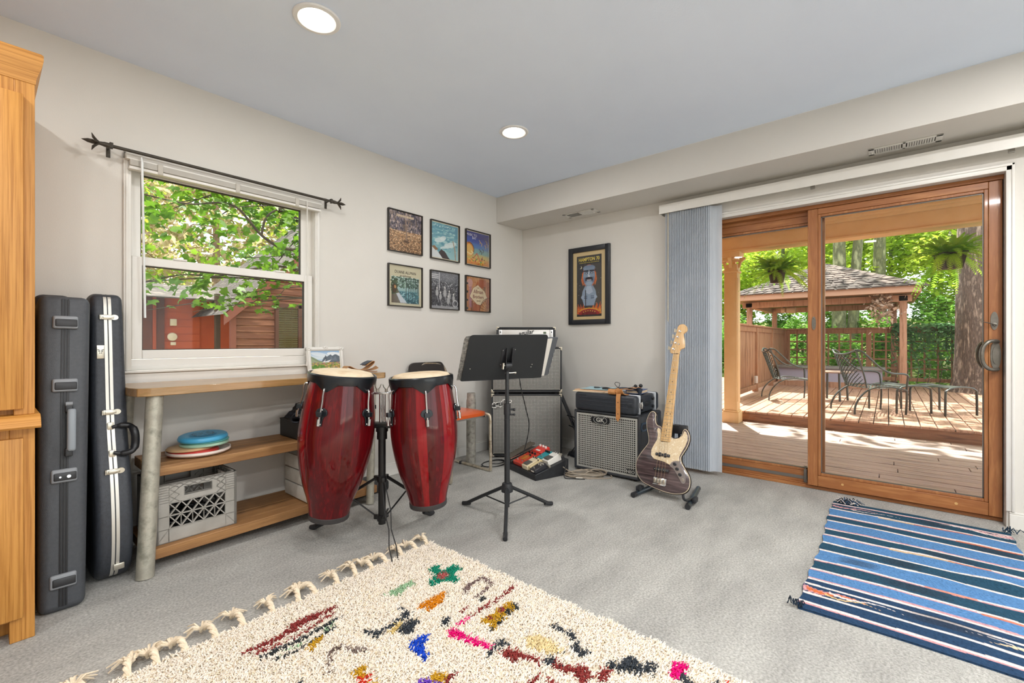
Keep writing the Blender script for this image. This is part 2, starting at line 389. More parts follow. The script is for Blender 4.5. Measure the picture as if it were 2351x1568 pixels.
sp = panel('sliding_panel', .068, .108, -3.434, -2.507, .03, 1.95, (.054, .058), .122, 1.892, 0)
fp = panel('fixed_panel', .128, .165, -2.60, -1.622, .05, 1.93, (.06, .06), .125, 1.858, 0)
pewter = mat('pewter_hardware', '#827d74', '#6f6b62', scale=30, rough=.42, metal=.65)
# pull handle: loop and plate
def loop_handle(px, sgn, name):
    pts = [(px, -3.412, 1.028), (px-sgn*.03, -3.405, 1.034), (px-sgn*.05, -3.375, 1.03), (px-sgn*.056, -3.352, 1.0), (px-sgn*.058, -3.346, .953), (px-sgn*.056, -3.352, .906), (px-sgn*.05, -3.375, .876), (px-sgn*.03, -3.405, .872), (px, -3.412, .878)]
    m = MB(); m.tube(spline(pts, 5), .0125, 10, flat=.8)
    m.prism([(y, z) for (y, z) in [(p[0], p[1]) for p in [(-3.407+.021*math.cos(a)*(1 if abs(math.sin(a)) < .8 else .85), .953+.085*math.sin(a)) for a in [2*PI*i/24 for i in range(24)]]]], 0, .006*sgn, mtx=Matrix(((0, 0, -1, px), (1, 0, 0, 0), (0, 1, 0, 0), (0, 0, 0, 1))))
    m.prism([(-3.407+.014*math.cos(2*PI*i/20), .953+.05*math.sin(2*PI*i/20)) for i in range(20)], 0, .011*sgn, mtx=Matrix(((0, 0, -1, px), (1, 0, 0, 0), (0, 1, 0, 0), (0, 0, 0, 1))))
    return m.build(name, pewter, sp)
loop_handle(.068, 1, 'pull_handle'); loop_handle(.108, -1, 'pull_handle')
YZ = Matrix(((0, 0, -1, .068), (1, 0, 0, 0), (0, 1, 0, 0), (0, 0, 0, 1)))
m = MB(); m.prism([(-3.402+.016*math.cos(2*PI*i/24), 1.149+.052*math.sin(2*PI*i/24)) for i in range(24)], 0, .005, mtx=YZ)
m.tube([(.064, -3.402, 1.128), (.052, -3.402, 1.130)], .009, 10); m.tube([(.05, -3.408, 1.126), (.046, -3.385, 1.134), (.044, -3.35, 1.146)], [.006, .0055, .004], 8, flat=.5)
m.build('latch', pewter, sp)
m = MB(); m.prism([(-2.543+.012*math.cos(2*PI*i/24), 1.158+.047*math.sin(2*PI*i/24)) for i in range(24)], 0, .005, mtx=YZ); m.ball((.062, -2.543, 1.19), .003, 6); m.ball((.062, -2.543, 1.126), .003, 6)
m.build('cover_plate', pewter, sp)
for y in (-2.703, -3.247):
    MB().cyl((.0665, y, .069), (.070, y, .069), .0075).build('wood_plug', mat('brass_plug', '#cfa56a', rough=.4), sp)
m = MB(); m.box((.112, -2.497, .03), (.128, -2.478, .122), .002).box((.116, -2.491, .122), (.124, -2.484, .14)).box((.113, -2.497, .14), (.127, -2.478, .144)).cyl((.12, -2.488, .005), (.12, -2.488, .03), .006)
m.build('foot_lock', mat('track_metal', '#7d7872'), door)

# ================================================================ CEILING LAMPS, VENTS
lensm = mat('lamp_lens', '#ffffff', emit='#fff3df', estr=14, rough=.4)
for i, (x, y) in enumerate(CANS):
    lab = ('white recessed ceiling lamp, the larger and nearer one, above the window side' if i == 0 else 'white recessed ceiling lamp farther back, near the corner by the soffit' if i == 1 else 'white recessed ceiling lamp added as fill in the unseen part of the room')
    t = thing('recessed_lamp', lab, 'ceiling light', (x, y, 2.44), 0, 'recessed ceiling lamps')
    MB().lathe([(.096, -.0005), (.098, -.004), (.094, -.009), (.078, -.011), (.070, -.006), (.068, -.0005)], 40).build('trim_ring', mat('lamp_trim', '#e9e9e9', rough=.4), t)
    MB().lathe([(.0, -.0065), (.066, -.0065), (.068, -.0005)], 36).build('lens', lensm, t)
def vent(label, cx, cy, L, W, open_half):
    t = thing('air_vent', label, 'vent', (cx, cy, 2.192), 0, 'white air vents in the soffit underside')
    m = MB(); m.box((-W/2, -L/2, -.006), (-W/2+.02, L/2, -.0005), .002).box((W/2-.02, -L/2, -.006), (W/2, L/2, -.0005), .002).box((-W/2, -L/2, -.006), (W/2, -L/2+.03, -.0005), .002).box((-W/2, L/2-.03, -.006), (W/2, L/2, -.0005), .002).box((-W/2, -.008, -.006), (W/2, .008, -.0005), .002)
    m.build('vent_frame', whitem, t)
    MB().box((-W/2+.02, -L/2+.03, -.0012), (W/2-.02, L/2-.03, -.0006)).build('duct_opening', mat('duct_dark', '#3a362f', rough=.9), t)
    m = MB(); n = 11
    for h in (-1, 1):
        for k in range(n):
            yy = h*(.012+(k+.5)*(L/2-.045)/n)
            m.box((-W/2+.02, yy-.0045, -.0055), (W/2-.02, yy+.0045, -.0045), rot=(h*open_half, 0, 0))
    m.build('louvre', whitem, t)
    MB().box((-.004, L/2-.022, -.016), (.004, L/2-.016, -.006)).build('damper_lever', whitem, t)
vent('white air vent in the soffit underside near the corner, above the framed poster', -.16, -.81, .32, .13, .9)
vent('white air vent in the soffit underside above the sliding door', -.15, -3.01, .33, .115, .35)

# ================================================================ MINI BLIND AND CURTAIN ROD
t = thing('mini_blind', 'white mini blind pulled up into a stack at the top of the window', 'blind', (-2.71, 0, 1.9))
def L(x, y, z): return (x+2.71, y, z-1.9)
MB().box(L(-3.195, -.05, 1.940), L(-2.195, -.016, 1.972)).build('headrail', whitem, t, bevel=.002)
m = MB()
for k in range(14):
    z = 1.913+k*.0019; m.box(L(-3.180, -.052, z), L(-2.205, -.020, z+.0009))
m.build('slat_stack', mat('blind_slats', '#e3dfd7', rough=.5), t)
MB().box(L(-3.184, -.054, 1.892), L(-2.202, -.018, 1.907), .003).build('bottom_rail', whitem, t)
for x in (-3.06, -2.70, -2.36): MB().box(L(x-.010, -.0565, 1.894), L(x+.012, -.052, 1.945), .001).build('ladder_tape', mat('tape_white', '#bfbab0', rough=.7), t)
m = MB(); m.tube([L(-3.139, -.066, 1.955), L(-3.137, -.07, 1.93)], .004, 8).tube([L(-3.137, -.07, 1.93), L(-3.126, -.072, 1.15)], .0055, 8)
m.build('wand', mat('wand_plastic', '#e8ecec', rough=.15), t)
m = MB(); m.tube([L(-2.30, -.06, 1.94), L(-2.298, -.058, 1.4), L(-2.301, -.058, .90)], .0016, 6).tube([L(-2.296, -.06, 1.94), L(-2.292, -.058, 1.4), L(-2.296, -.058, .95)], .0016, 6).lathe([(.001, 0), (.005, .004), (.003, .03), (.001, .032)], 10, Matrix.Translation(L(-2.301, -.058, .87)))
m.build('pull_cord', mat('cord_white', '#dedbd4', rough=.6), t)

iron = mat('dark_iron', '#4a443c', '#3d3830', scale=40, rough=.5, metal=.5, bump=.1, bscale=120)
t = thing('curtain_rod', 'dark iron curtain rod with spear finials above the window', 'curtain rod', (-2.70, 0, 1.97))
def L(x, y, z): return (x+2.70, y, z-1.97)
MB().tube([L(-3.27, -.08, 1.97), L(-2.13, -.08, 1.97)], .0082, 12).build('rod', iron, t)
for s, x0 in ((-1, -3.27), (1, -2.13)):
    m = MB(); X = lambda d: x0+s*d
    m.tube([L(X(-.01), -.08, 1.97), L(X(.012), -.08, 1.97)], .0115, 12).tube([L(X(.012), -.08, 1.97), L(X(.03), -.08, 1.97), L(X(.045), -.08, 1.97)], [.0105, .008, .0075], 12)
    m.tube([L(X(.035), -.08, 1.97), L(X(.05), -.08, 1.97), L(X(.068), -.08, 1.97), L(X(.09), -.08, 1.97)], [.006, .013, .011, .0005], 10, flat=.8)
    for a in (0, 1, 2, 3):
        dy, dz = math.cos(a*PI/2), math.sin(a*PI/2)
        if a in (0, 2): dy, dz = dy*.6, dz*.6
        m.tube([L(X(.022), -.08, 1.97), L(X(.036), -.08+.008*dy, 1.97+.008*dz), L(X(.048), -.08+.022*dy, 1.97+.022*dz), L(X(.054), -.08+.040*dy, 1.97+.040*dz)], [.006, .009, .010, .002], 8, flat=.6)
    m.build('finial', iron, t)
    m = MB(); xb = x0-s*.015
    m.box(L(xb-.008, -.004, 1.935), L(xb+.008, -.0005, 2.005), .001).tube([L(xb, -.002, 1.975), L(xb, -.07, 1.978)], .004, 8).box(L(xb-.0065, -.09, 1.958), L(xb+.0065, -.088, 1.984), .001).box(L(xb-.0065, -.09, 1.982), L(xb+.0065, -.065, 1.985), .001).box(L(xb-.0065, -.09, 1.958), L(xb+.0065, -.07, 1.961), .001)
    m.build('bracket', iron, t)

# ================================================================ VERTICAL BLINDS
t = thing('vertical_blind', 'stack of pale blue-grey vertical blind vanes hanging from a white valance beside the glass door', 'blind', (-.05, -1.77, 2.1))
def L(x, y, z): return (x+.05, y+1.77, z-2.1)
m = MB(); m.box(L(-.104, -3.95, 2.066), L(-.098, -1.509, 2.138)).box(L(-.10, -1.515, 2.066), L(-.002, -1.509, 2.138)).box(L(-.10, -3.95, 2.132), L(-.002, -1.515, 2.138))
m.build('valance', whitem, t, bevel=.0015)
MB().box(L(-.075, -3.94, 2.085), L(-.035, -1.53, 2.11)).build('headrail', whitem, t)
vane = mat('vane_fabric', '#eef1f5', '#e9edf2', scale=4, rough=.6, trans=.6)
for k in range(27):
    y = -1.59-k*.0132; a = math.radians(-57 if k < 26 else -64)
    M = Matrix.Translation(L(-.055, y, 0)) @ Matrix.Rotation(a, 4, 'Z')
    m = MB(); pts = [(-.044+.088*i/6, .019*math.sin(PI*i/6)) for i in range(7)]
    ring = pts+[(p[0], p[1]+.0006) for p in pts[::-1]]
    m.prism(ring, .036, 2.07, mtx=M, smooth=True)
    m.build('vane', vane, t)
m = MB(); m.tube([L(-.09, -1.575, 2.08), L(-.09, -1.575, 1.2)], .0016, 6).tube([L(-.086, -1.58, 2.08), L(-.086, -1.58, 1.2), L(-.088, -1.578, 1.19)], .0016, 6)
m.build('bead_chain', mat('chain_beige', '#c5b48e', rough=.5), t)
for y in (-2.55, -3.45): MB().box(L(-.07, y-.012, 2.055), L(-.055, y+.012, 2.085)).build('vane_carrier', mat('carrier_grey', '#8b867d', rough=.5), t)
# ================================================================ OAK CABINET
oak = mat('oak', '#a56c28', '#c98f45', scale=8, stretch=(22, 22, .4), rough=.5, bump=.08, bscale=24, c3='#ba8039', detail=8, contrast=(.36, .6))
oakh = mat('oak_level', '#a56c28', '#c98f45', scale=8, stretch=(.4, 22, 22), rough=.5, bump=.08, bscale=24, c3='#ba8039', detail=8, contrast=(.36, .6))
t = thing('oak_cabinet', 'tall golden oak cabinet with moulded top at the left edge of the room', 'cabinet', (-3.9, -.33, 0))
def L(x, y, z): return (x+3.9, y+.33, z)
X1, X0, YF = -3.537, -4.62, -.65
m = MB(); m.box(L(X0, -.625, .09), L(X1, -.02, .735)).box(L(X0, -.565, 0), L(X1, -.02, .09))
m.box(L(X1-.06, YF, 0), L(X1, -.56, .735)).box(L(X0, YF, .69), L(X1-.06, -.62, .735)).box(L(X0, YF, .075), L(X1-.06, -.62, .10))
m.build('lower_carcass', oak, t, bevel=.002)
m = MB(); prof = [(-.02, .735), (-.70, .735), (-.705, .742), (-.70, .752), (-.685, .768), (-.67, .778), (-.02, .778)]
def sweep_yz(m, prof, x0, x1, L):
    vs = [L(x0, y, z) for y, z in prof]+[L(x1, y, z) for y, z in prof]; n = len(prof)
    m._add(vs, [tuple(range(n)), tuple(range(n, 2*n))[::-1]]+[(i, n+i, n+(i+1) % n, (i+1) % n) for i in range(n)])
sweep_yz(m, prof, X0, X1+.012, L); m.build('ledge', oakh, t)
m = MB(); m.box(L(X0, -.625, .778), L(X1, -.02, 2.0)).box(L(X1-.05, YF, .778), L(X1, -.6, 1.95)).box(L(X0, YF, 1.86), L(X1-.05, -.6, 1.95))
m.build('upper_carcass', oak, t, bevel=.002)
m = MB()
cp = [(YF+.005, 1.925), (YF-.002, 1.93), (YF-.003, 1.945), (YF-.008, 1.965), (YF-.016, 1.99), (YF-.020, 2.012), (YF-.020, 2.03), (YF-.015, 2.036), (YF+.005, 2.036)]
# crown moulding: front run and side return, mitred
o_ = [(-(y-YF), z) for y, z in cp]; n = len(o_)
vs = [L(X0, YF-d, z) for d, z in o_]+[L(X1+max(d, 0), YF-d, z) for d, z in o_]+[L(X1+max(d, 0), -.02, z) for d, z in o_]
fs = [(i, n+i, n+(i+1) % n, (i+1) % n) for i in range(n)]+[(n+i, 2*n+i, 2*n+(i+1) % n, n+(i+1) % n) for i in range(n)]+[tuple(range(n)), tuple(range(2*n, 3*n))]
m._add(vs, fs); m.box(L(X0, YF, 1.98), L(X1, -.02, 2.034)); m.build('crown_moulding', oakh, t)
def cdoor(name, x0, x1, z0, z1, y=YF-.001):
    m = MB(); m.box(L(x0, y-.018, z0), L(x0+.062, y, z1), .003).box(L(x1-.062, y-.018, z0), L(x1, y, z1), .003)
    m.box(L(x0+.01, y-.006, z0+.01), L(x1-.01, y, z1-.01)); d = m.build(name, oak, t)
    MB().box(L(x0+.062, y-.018, z0), L(x1-.062, y, z0+.062), .003).build('rail', oakh, d); MB().box(L(x0+.062, y-.018, z1-.062), L(x1-.062, y, z1), .003).build('rail', oakh, d)
    MB().box(L(x0+.06, y-.012, z0+.06), L(x1-.06, y-.003, z1-.06), .006, 3).build('door_panel', oak, d)
    return d
for (a, b) in ((-4.05, -3.565), (-4.56, -4.07)):
    cdoor('upper_door', a, b, .80, 1.88); cdoor('lower_door', a, b, .085, .70)

# ================================================================ INSTRUMENT CASES
shell = mat('case_shell', '#414449', '#4b4e53', scale=90, rough=.5, bump=.35, bscale=420, bdist=.002, contrast=(.3, .7))
shell2 = mat('case_shell_dark', '#2d3036', '#373b42', scale=90, rough=.48, bump=.35, bscale=420, bdist=.002)
dark = mat('black_plastic', '#26272a', rough=.45)
greyp = mat('grey_plastic', '#898d92', rough=.45)
chrome = mat('chrome', '#d8d8d8', rough=.18, metal=1)
nickel = mat('nickel', '#cfcabd', rough=.28, metal=.9)
silver = mat('silver_strip', '#cfcbc2', rough=.38, metal=.5)
# big rectangular case, leaning on the wall
M = Matrix.Translation((-3.458, -.53, .003)) @ Euler((math.radians(-7.2), math.radians(1.0), 0)).to_matrix().to_4x4()
t = thing('instrument_case', 'tall grey black rectangular instrument case with grey latches standing beside the oak cabinet', 'instrument case', group='instrument cases leaning on the wall', mtx=M)
m = MB(); b = bmesh.new(); bmesh.ops.create_cube(b, size=1)
for v in b.verts:
    top = v.co.z > 0; w = .152 if top else .130; d = .25 if top else .29
    v.co = Vector((v.co.x*w, (v.co.y+.5)*d, (v.co.z+.5)*1.225))
bmesh.ops.bevel(b, geom=b.edges[:], offset=.028, segments=4, profile=.5, affect='EDGES'); b.verts.index_update()
m._add([v.co for v in b.verts], [[v.index for v in f.verts] for f in b.faces], True); b.free()
m.build('case_body', shell, t, sharp=60)
m = MB()
for x in (-.0085, 0, .0085): m.box((x-.0026, -.0035, .02), (x+.0026, .006, 1.21), .001)
m.box((-.013, -.001, .02), (.013, .006, 1.205)); m.build('seam', dark, t)
def grey_latch(z, dial=False):
    m = MB(); m.box((-.037, -.016, z-.026), (.037, .004, z+.026), .007, 3)
    l = m.build('latch', greyp, t)
    MB().box((-.03, -.020, z-.018), (.034, -.012, z+.012), .004, 2).build('latch_lever', dark, l)
    if dial: MB().cyl((.012, -.0235, z-.004), (.012, -.018, z-.004), .006, 14).cyl((-.012, -.0225, z-.004), (-.012, -.018, z-.004), .0035, 10).build('latch_dial', chrome, l)
for z, d in ((1.113, 0), (.86, 0), (.508, 1), (.115, 0)): grey_latch(z, d)
m = MB(); m.box((.004, -.046, .60), (.030, -.024, .765), .009, 4); h = m.build('handle', mat('handle_grey', '#8d949b', rough=.4), t)
MB().box((.0, -.03, .752), (.022, .004, .785), .004).build('handle_mount', dark, t); MB().box((.0, -.03, .58), (.022, .004, .612), .004).build('handle_mount', dark, t); MB().cyl((.0, -.028, .785), (.02, -.028, .785), .008).build('combination_dial', greyp, t)
# dark case behind it
M = Matrix.Translation((-3.452, -.135, .003)) @ Euler((math.radians(-.6), 0, 0)).to_matrix().to_4x4()
t = thing('instrument_case', 'narrow dark instrument case, mostly hidden behind the grey black case and the cabinet', 'instrument case', group='instrument cases leaning on the wall', mtx=M)
MB().box((-.06, 0, 0), (.06, .105, 1.235), .03, 4).build('case_body', shell2, t)
MB().box((-.01, -.002, .03), (.01, .004, 1.2), .001).build('seam', dark, t)
# guitar case seen edge-on
t = thing('guitar_case', 'black hard guitar case on its end with silver edge strip and nickel latches', 'instrument case', (-3.292, -.2, 0), group='instrument cases leaning on the wall')
fr = [(-.315, .004), (-.385, .03), (-.425, .09), (-.44, .18), (-.435, .30), (-.41, .42), (-.375, .52), (-.335, .62), (-.305, .75), (-.285, .9), (-.268, 1.05), (-.250, 1.16), (-.236, 1.222), (-.205, 1.245)]
bk = [(-.11, 1.245), (-.08, 1.22), (-.06, 1.1), (-.045, .9), (-.03, .5), (-.03, .2), (-.05, .07), (-.1, .012), (-.16, .004)]
ol = [(y+.2, z) for y, z in fr+bk]
def rounded_slab(m, outl, half, r, n=5, mtx=None, taper=None):
    """outline in local (y,z), thickness along x, with rounded shoulders"""
    c = Vector((sum(p[0] for p in outl)/len(outl), sum(p[1] for p in outl)/len(outl))); N = len(outl)
    nrm = []
    for i in range(N):
        a = Vector(outl[i-1]); b_ = Vector(outl[(i+1) % N]); d = (b_-a); q = Vector((d.y, -d.x)).normalized()
        if q.dot(Vector(outl[i])-c) < 0: q = -q
        nrm.append(q)
    rings = []
    for k in range(n+1): a = PI/2*k/n; rings.append((-half+r-r*math.cos(a), r-r*math.sin(a)))
    for k in range(n+1): a = PI/2*k/n; rings.append((half-r+r*math.sin(a), r-r*math.cos(a)))
    vs = []
    for (x, ins) in rings:
        for i in range(N):
            tp = taper(outl[i][1]) if taper else 1
            vs.append((x*tp, outl[i][0]-nrm[i].x*ins, outl[i][1]-nrm[i].y*ins))
    R = len(rings); fs = [(k*N+i, k*N+(i+1) % N, (k+1)*N+(i+1) % N, (k+1)*N+i) for k in range(R-1) for i in range(N)]
    fs += [tuple(range(N))[::-1], tuple((R-1)*N+i for i in range(N))]
    m._add(vs, fs, True, mtx)
sm = [(p.x, p.y) for p in spline([(a, b_, 0) for a, b_ in ol], 4, True)]
m = MB(); rounded_slab(m, sm, .062, .026, taper=lambda z: .98 if z < .7 else .98-.1*(z-.7)/.55); m.build('case_body', shell2, t, sharp=60)
spf = [(p.x+.2, p.y) for p in spline([(a, b_, 0) for a, b_ in fr], 5)]
for x in (-.0075, .0075):
    m = MB(); vs = []; fs = []
    for i, (y, z) in enumerate(spf): vs += [(x-.0055, y-.003, z), (x+.0055, y-.003, z), (x+.0055, y+.004, z), (x-.0055, y+.004, z)]
    for i in range(len(spf)-1):
        for k in range(4): fs.append((4*i+k, 4*i+(k+1) % 4, 4*i+4+(k+1) % 4, 4*i+4+k))
    m._add(vs, fs, True); m.build('edge_strip', silver, t)
def fy(z):
    for (a, b_) in zip(spf[:-1], spf[1:]):
        if a[1] <= z <= b_[1]: return a[0]+(b_[0]-a[0])*(z-a[1])/(b_[1]-a[1])
    return spf[0][0]
for z in (1.14, .72, .475):
    y = fy(z)-.005; m = MB(); m.box((-.026, y-.006, z-.011), (.012, y+.003, z+.011), .003)
    m.prism([(.014*math.cos(2*PI*i/16)+.022, z+.012*math.sin(2*PI*i/16)) for i in range(16)], -y-.003, -y+.004, mtx=Matrix(((1, 0, 0, 0), (0, 0, -1, 0), (0, 1, 0, 0), (0, 0, 0, 1))))
    m.box((-.018, y-.011, z-.006), (.02, y-.005, z+.006), .002).cyl((-.026, y-.003, z-.01), (-.026, y-.003, z+.01), .004)
    m.build('latch', nickel, t)
y = fy(.09); m = MB(); m.box((-.006, y-.008, .062), (.03, y+.004, .088), .003).build('latch', nickel, t)
y = fy(.995)-.004; pl_ = MB().box((-.040, y-.004, .955), (-.014, y+.006, 1.015), .002).build('emblem_plate', nickel, t)
m = MB()
for s in (-1, 1):
    for k in range(3): m.box((-.027+s*.001, y-.0052, .992-k*.007), (-.027+s*(.011-k*.003), y-.0042, .995-k*.007), rot=(0, -s*.5, 0))
m.build('winged_emblem', dark, pl_)
m = MB(); hp = [(.004, fy(.66)-.006, .655), (.03, fy(.66)-.012, .66), (.062, fy(.66)-.018, .655), (.074, fy(.6)-.03, .63), (.076, fy(.6)-.03, .575), (.062, fy(.55)-.024, .55), (.03, fy(.54)-.012, .543), (.004, fy(.54)-.006, .55)]
m.tube(spline(hp, 5), [.008]*5+[.012]*8+[.015]*10+[.012]*8+[.008]*5, 12); m.build('handle', mat('black_leather', '#1c1d20', rough=.38, bump=.3, bscale=150, bdist=.002), t)
for z in (.66, .545): MB().box((-.012, fy(z)-.008, z-.016), (.010, fy(z)+.002, z+.016), .003).build('handle_mount', nickel, t)

# ================================================================ SHELF UNIT
pine = mat('reclaimed_wood', '#a97c4c', '#c49663', scale=1.6, stretch=(1.0, 16, 16), rough=.55, bump=.12, bscale=14, c3='#8f653c', detail=7, contrast=(.28, .72))
pinetop = mat('reclaimed_wood_top', '#ab8052', '#c59a68', scale=1.6, stretch=(1.0, 16, 16), rough=.36, bump=.08, bscale=14, c3='#94703f', detail=7, contrast=(.28, .72), coat=.5)
galv = mat('galvanized_pipe', '#a39f92', '#8a897c', scale=14, rough=.5, metal=.35, bump=.15, bscale=60, c3='#b4b0a2', detail=8)
t = thing('shelf_unit', 'reclaimed wood shelf unit on galvanized pipe legs under the window', 'shelf', (-2.55, -.2, 0))
def L(x, y, z): return (x+2.55, y+.2, z)
m = MB(); fl = (-3.205, -.425); frr = (-1.895, -.335)
pts = [L(-3.215, -.03, 0)[:2], L(-3.235, -.20, 0)[:2], L(-3.235, -.33, 0)[:2], L(-3.215, -.40, 0)[:2], L(-3.165, -.425, 0)[:2], L(-1.91, -.345, 0)[:2], L(-1.885, -.32, 0)[:2], L(-1.885, -.03, 0)[:2]]
m.prism(pts, .785, .822); m.build('top_board', pinetop, t, bevel=.003)
m = MB(); m.prism([L(*q, 0)[:2] for q in ((-3.16, -.03), (-3.16, -.185), (-2.0, -.175), (-2.0, -.03))], .408, .455); m.build('board', pine, t, bevel=.003)
m = MB(); m.prism([L(*q, 0)[:2] for q in ((-3.16, -.19), (-3.155, -.365), (-2.0, -.335), (-2.0, -.18))], .408, .455); m.build('board', pine, t, bevel=.003)
m = MB(); m.prism([L(*q, 0)[:2] for q in ((-3.18, -.03), (-3.18, -.215), (-2.0, -.205), (-2.0, -.03))], .052, .098); m.build('board', pine, t, bevel=.003)
m = MB(); m.prism([L(*q, 0)[:2] for q in ((-3.18, -.22), (-3.172, -.425), (-2.0, -.395), (-2.0, -.21))], .052, .098); m.build('board', pine, t, bevel=.003)
for (a, b_, r) in (((-3.198, -.455, 0), (-3.147, -.375, .785), .033), ((-3.225, -.045, 0), (-3.19, -.07, .785), .026), ((-2.068, -.42, 0), (-1.972, -.30, .785), .024), ((-2.0, -.045, 0), (-1.965, -.06, .785), .022)):
    MB().cyl(L(*a), L(*b_), r, 24).build('leg', galv, t)

# ---- flying discs
def disc(name, label, x, y, z, r, col, tilt=(0, 0), up=True, h=.024, c2=None, rough=.35):
    t = thing(name, label, 'flying disc', (x, y, z), 0, 'flying discs stacked on the shelf'); t.rotation_euler = (tilt[0], tilt[1], 0)
    mm = mat('disc_'+col.strip('#'), col, c2 or col, scale=20, rough=rough)
    if up: pr = [(0, h*.9), (r*.72, h*.95), (r*.86, h), (r*.95, h*.8), (r, h*.35), (r*.985, 0), (r*.96, .001), (r*.95, h*.6), (r*.85, h*.8), (0, h*.78)]
    else: pr = [(0, .001), (r*.78, .001), (r*.93, h*.18), (r, h*.55), (r*.995, h), (r*.965, h), (r*.93, h*.5), (r*.8, .0045), (0, .0045)]
    MB().lathe(pr, 48).build('disc_body', mm, t); return t
disc('flying_disc', 'large cream white flying disc at the bottom of the stack on the shelf', -2.930, -.205, .456, .140, '#e6d8cf', up=False, h=.024)
disc('flying_disc', 'red flying disc lying in the large white disc', -2.955, -.205, .462, .112, '#c23a33', up=True, h=.022)
disc('flying_disc', 'tan flying disc between the red and the pale green discs', -2.965, -.2, .485, .104, '#cfa97c', up=True, h=.012, rough=.6)
disc('flying_disc', 'pale green flying disc under the blue discs', -2.905, -.20, .498, .108, '#a9cdb4', up=True, h=.016)
disc('flying_disc', 'teal flying disc second from the top of the stack', -2.902, -.2, .5145, .107, '#5fb0ac', up=True, h=.012)
t = disc('flying_disc', 'sky blue flying disc with dark printed picture on top of the stack', -2.912, -.205, .527, .110, '#4aa6d0', up=True, h=.024, tilt=(.03, -.02))
c = Canvas(72, 72, '#4aa6d0'); c.speck(.1, .1, .9, .9, ['#1c3c55', '#16324a', '#3c90ba', '#1f4a66'], 230, .035, 3, .014)
c.line(arc(.5, .5, .36, 0, 360, 30), .012, '#1b3a52')
g = c.build('printed_picture', .125, .125, t, (0, 0, .0246), (-PI/2, 0, 0), .4)
me = g.data; bm = bmesh.new(); bm.from_mesh(me)
bmesh.ops.delete(bm, geom=[v for v in bm.verts if v.co.x**2+v.co.z**2 > .061**2], context='VERTS'); bm.to_mesh(me); bm.free()

# ---- milk crate
cratem = mat('crate_plastic', '#aaa69f', '#9f9b93', scale=12, rough=.5)
M = frame_mtx((-2.985, -.225, .099), (1, .03, 0), (-.03, 1, 0), (0, 0, 1))
t = thing('milk_crate', 'grey plastic milk crate of black cables on the bottom board of the shelf unit', 'crate', mtx=M)
W, D, Hc = .335, .315, .27
def crate_side(m, A, U, hl=True):
    """A corner, U unit along the side, built of ribs in the plane; out = outward"""
    U = Vector(U); O = Vector((U.y, -U.x, 0)); w = W if abs(U.x) > .5 else D; A = Vector(A)
    F = frame_mtx(A, U, -O, (0, 0, 1))
    bx = lambda x0, x1, z0, z1, d=.010, b=0: m.box((x0, 0, z0), (x1, d, z1), b, mtx=F)
    bx(0, w, 0, .062, .006); bx(0, w, 0, .004, .012); bx(0, w, .060, .064, .012); bx(0, .05, .062, Hc, .006); bx(w-.05, w, .062, Hc, .006)
    bx(0, .004, 0, Hc, .012); bx(w-.004, w, 0, Hc, .012); bx(.048, .052, 0, Hc, .012); bx(w-.052, w-.048, 0, Hc, .012)
    for k in range(8): bx(0, .05, .185+k*.0115, .188+k*.0115, .013); bx(w-.05, w, .185+k*.0115, .188+k*.0115, .013)
    bx(0, .05, .12, .124, .013); bx(w-.05, w, .12, .124, .013)
    bx(0, w, Hc-.006, Hc, .014); bx(.05, w-.05, .178, .182, .012)
    # solid backing in the grip band, with the hand hole
    hx0, hx1 = w/2-.055, w/2+.055
    bx(.05, hx0, .18, Hc, .004); bx(hx1, w-.05, .18, Hc, .004); bx(hx0, hx1, .18, .208, .004); bx(hx0, hx1, .243, Hc, .004)
    for (a, b_, c_, d_) in ((hx0-.004, hx1+.004, .204, .208), (hx0-.004, hx1+.004, .243, .247), (hx0-.004, hx0, .204, .247), (hx1, hx1+.004, .204, .247)): bx(a, b_, c_, d_, .014)
    def rib(x0, z0, x1, z1, t_=.0045, d=.011):
        p = Vector((x0, 0, z0)); q = Vector((x1, 0, z1)); v = (q-p); n_ = Vector((-v.z, 0, v.x)).normalized()*t_/2*1.0
        vs = [p+n_, q+n_, q-n_, p-n_]; vs = vs+[a+Vector((0, d, 0)) for a in vs]
        m._add(vs, [(0, 1, 2, 3), (7, 6, 5, 4), (0, 4, 5, 1), (1, 5, 6, 2), (2, 6, 7, 3), (3, 7, 4, 0)], mtx=F)
    n = 5; s = (w-.104)/n
    for i in range(n):
        x = .052+i*s
        rib(x, .064, x+s, .122); rib(x, .122, x+s, .064); rib(x, .122, x+s, .180); rib(x, .180, x+s, .122)
        rib(x, .064, x, .122, .002) if i else None
    rib(.052, .122, w-.052, .122)
    for i in range(6):
        x = .052+i*(w-.104)/6; s2 = (w-.104)/6
        if not (hx0-.02 < x+s2/2 < hx1+.02):
            rib(x, .182, x+s2, .214); rib(x, .214, x+s2, .182); rib(x, .214, x+s2, .246); rib(x, .246, x+s2, .214)
        rib(x, .247, x+s2, Hc-.004); rib(x, Hc-.004, x+s2, .247)
    rib(.004, .004, .048, .058); rib(w-.004, .004, w-.048, .058)
m = MB()
crate_side(m, (-W/2, -D/2, 0), (1, 0, 0)); crate_side(m, (W/2, D/2, 0), (-1, 0, 0)); crate_side(m, (-W/2, D/2, 0), (0, -1, 0)); crate_side(m, (W/2, -D/2, 0), (0, 1, 0))
m.box((-W/2+.004, -D/2+.004, 0), (W/2-.004, D/2-.004, .004)); m.build('crate_body', cratem, t)
cab = mat('black_cable', '#191a1c', rough=.45)
g = random.Random(5)
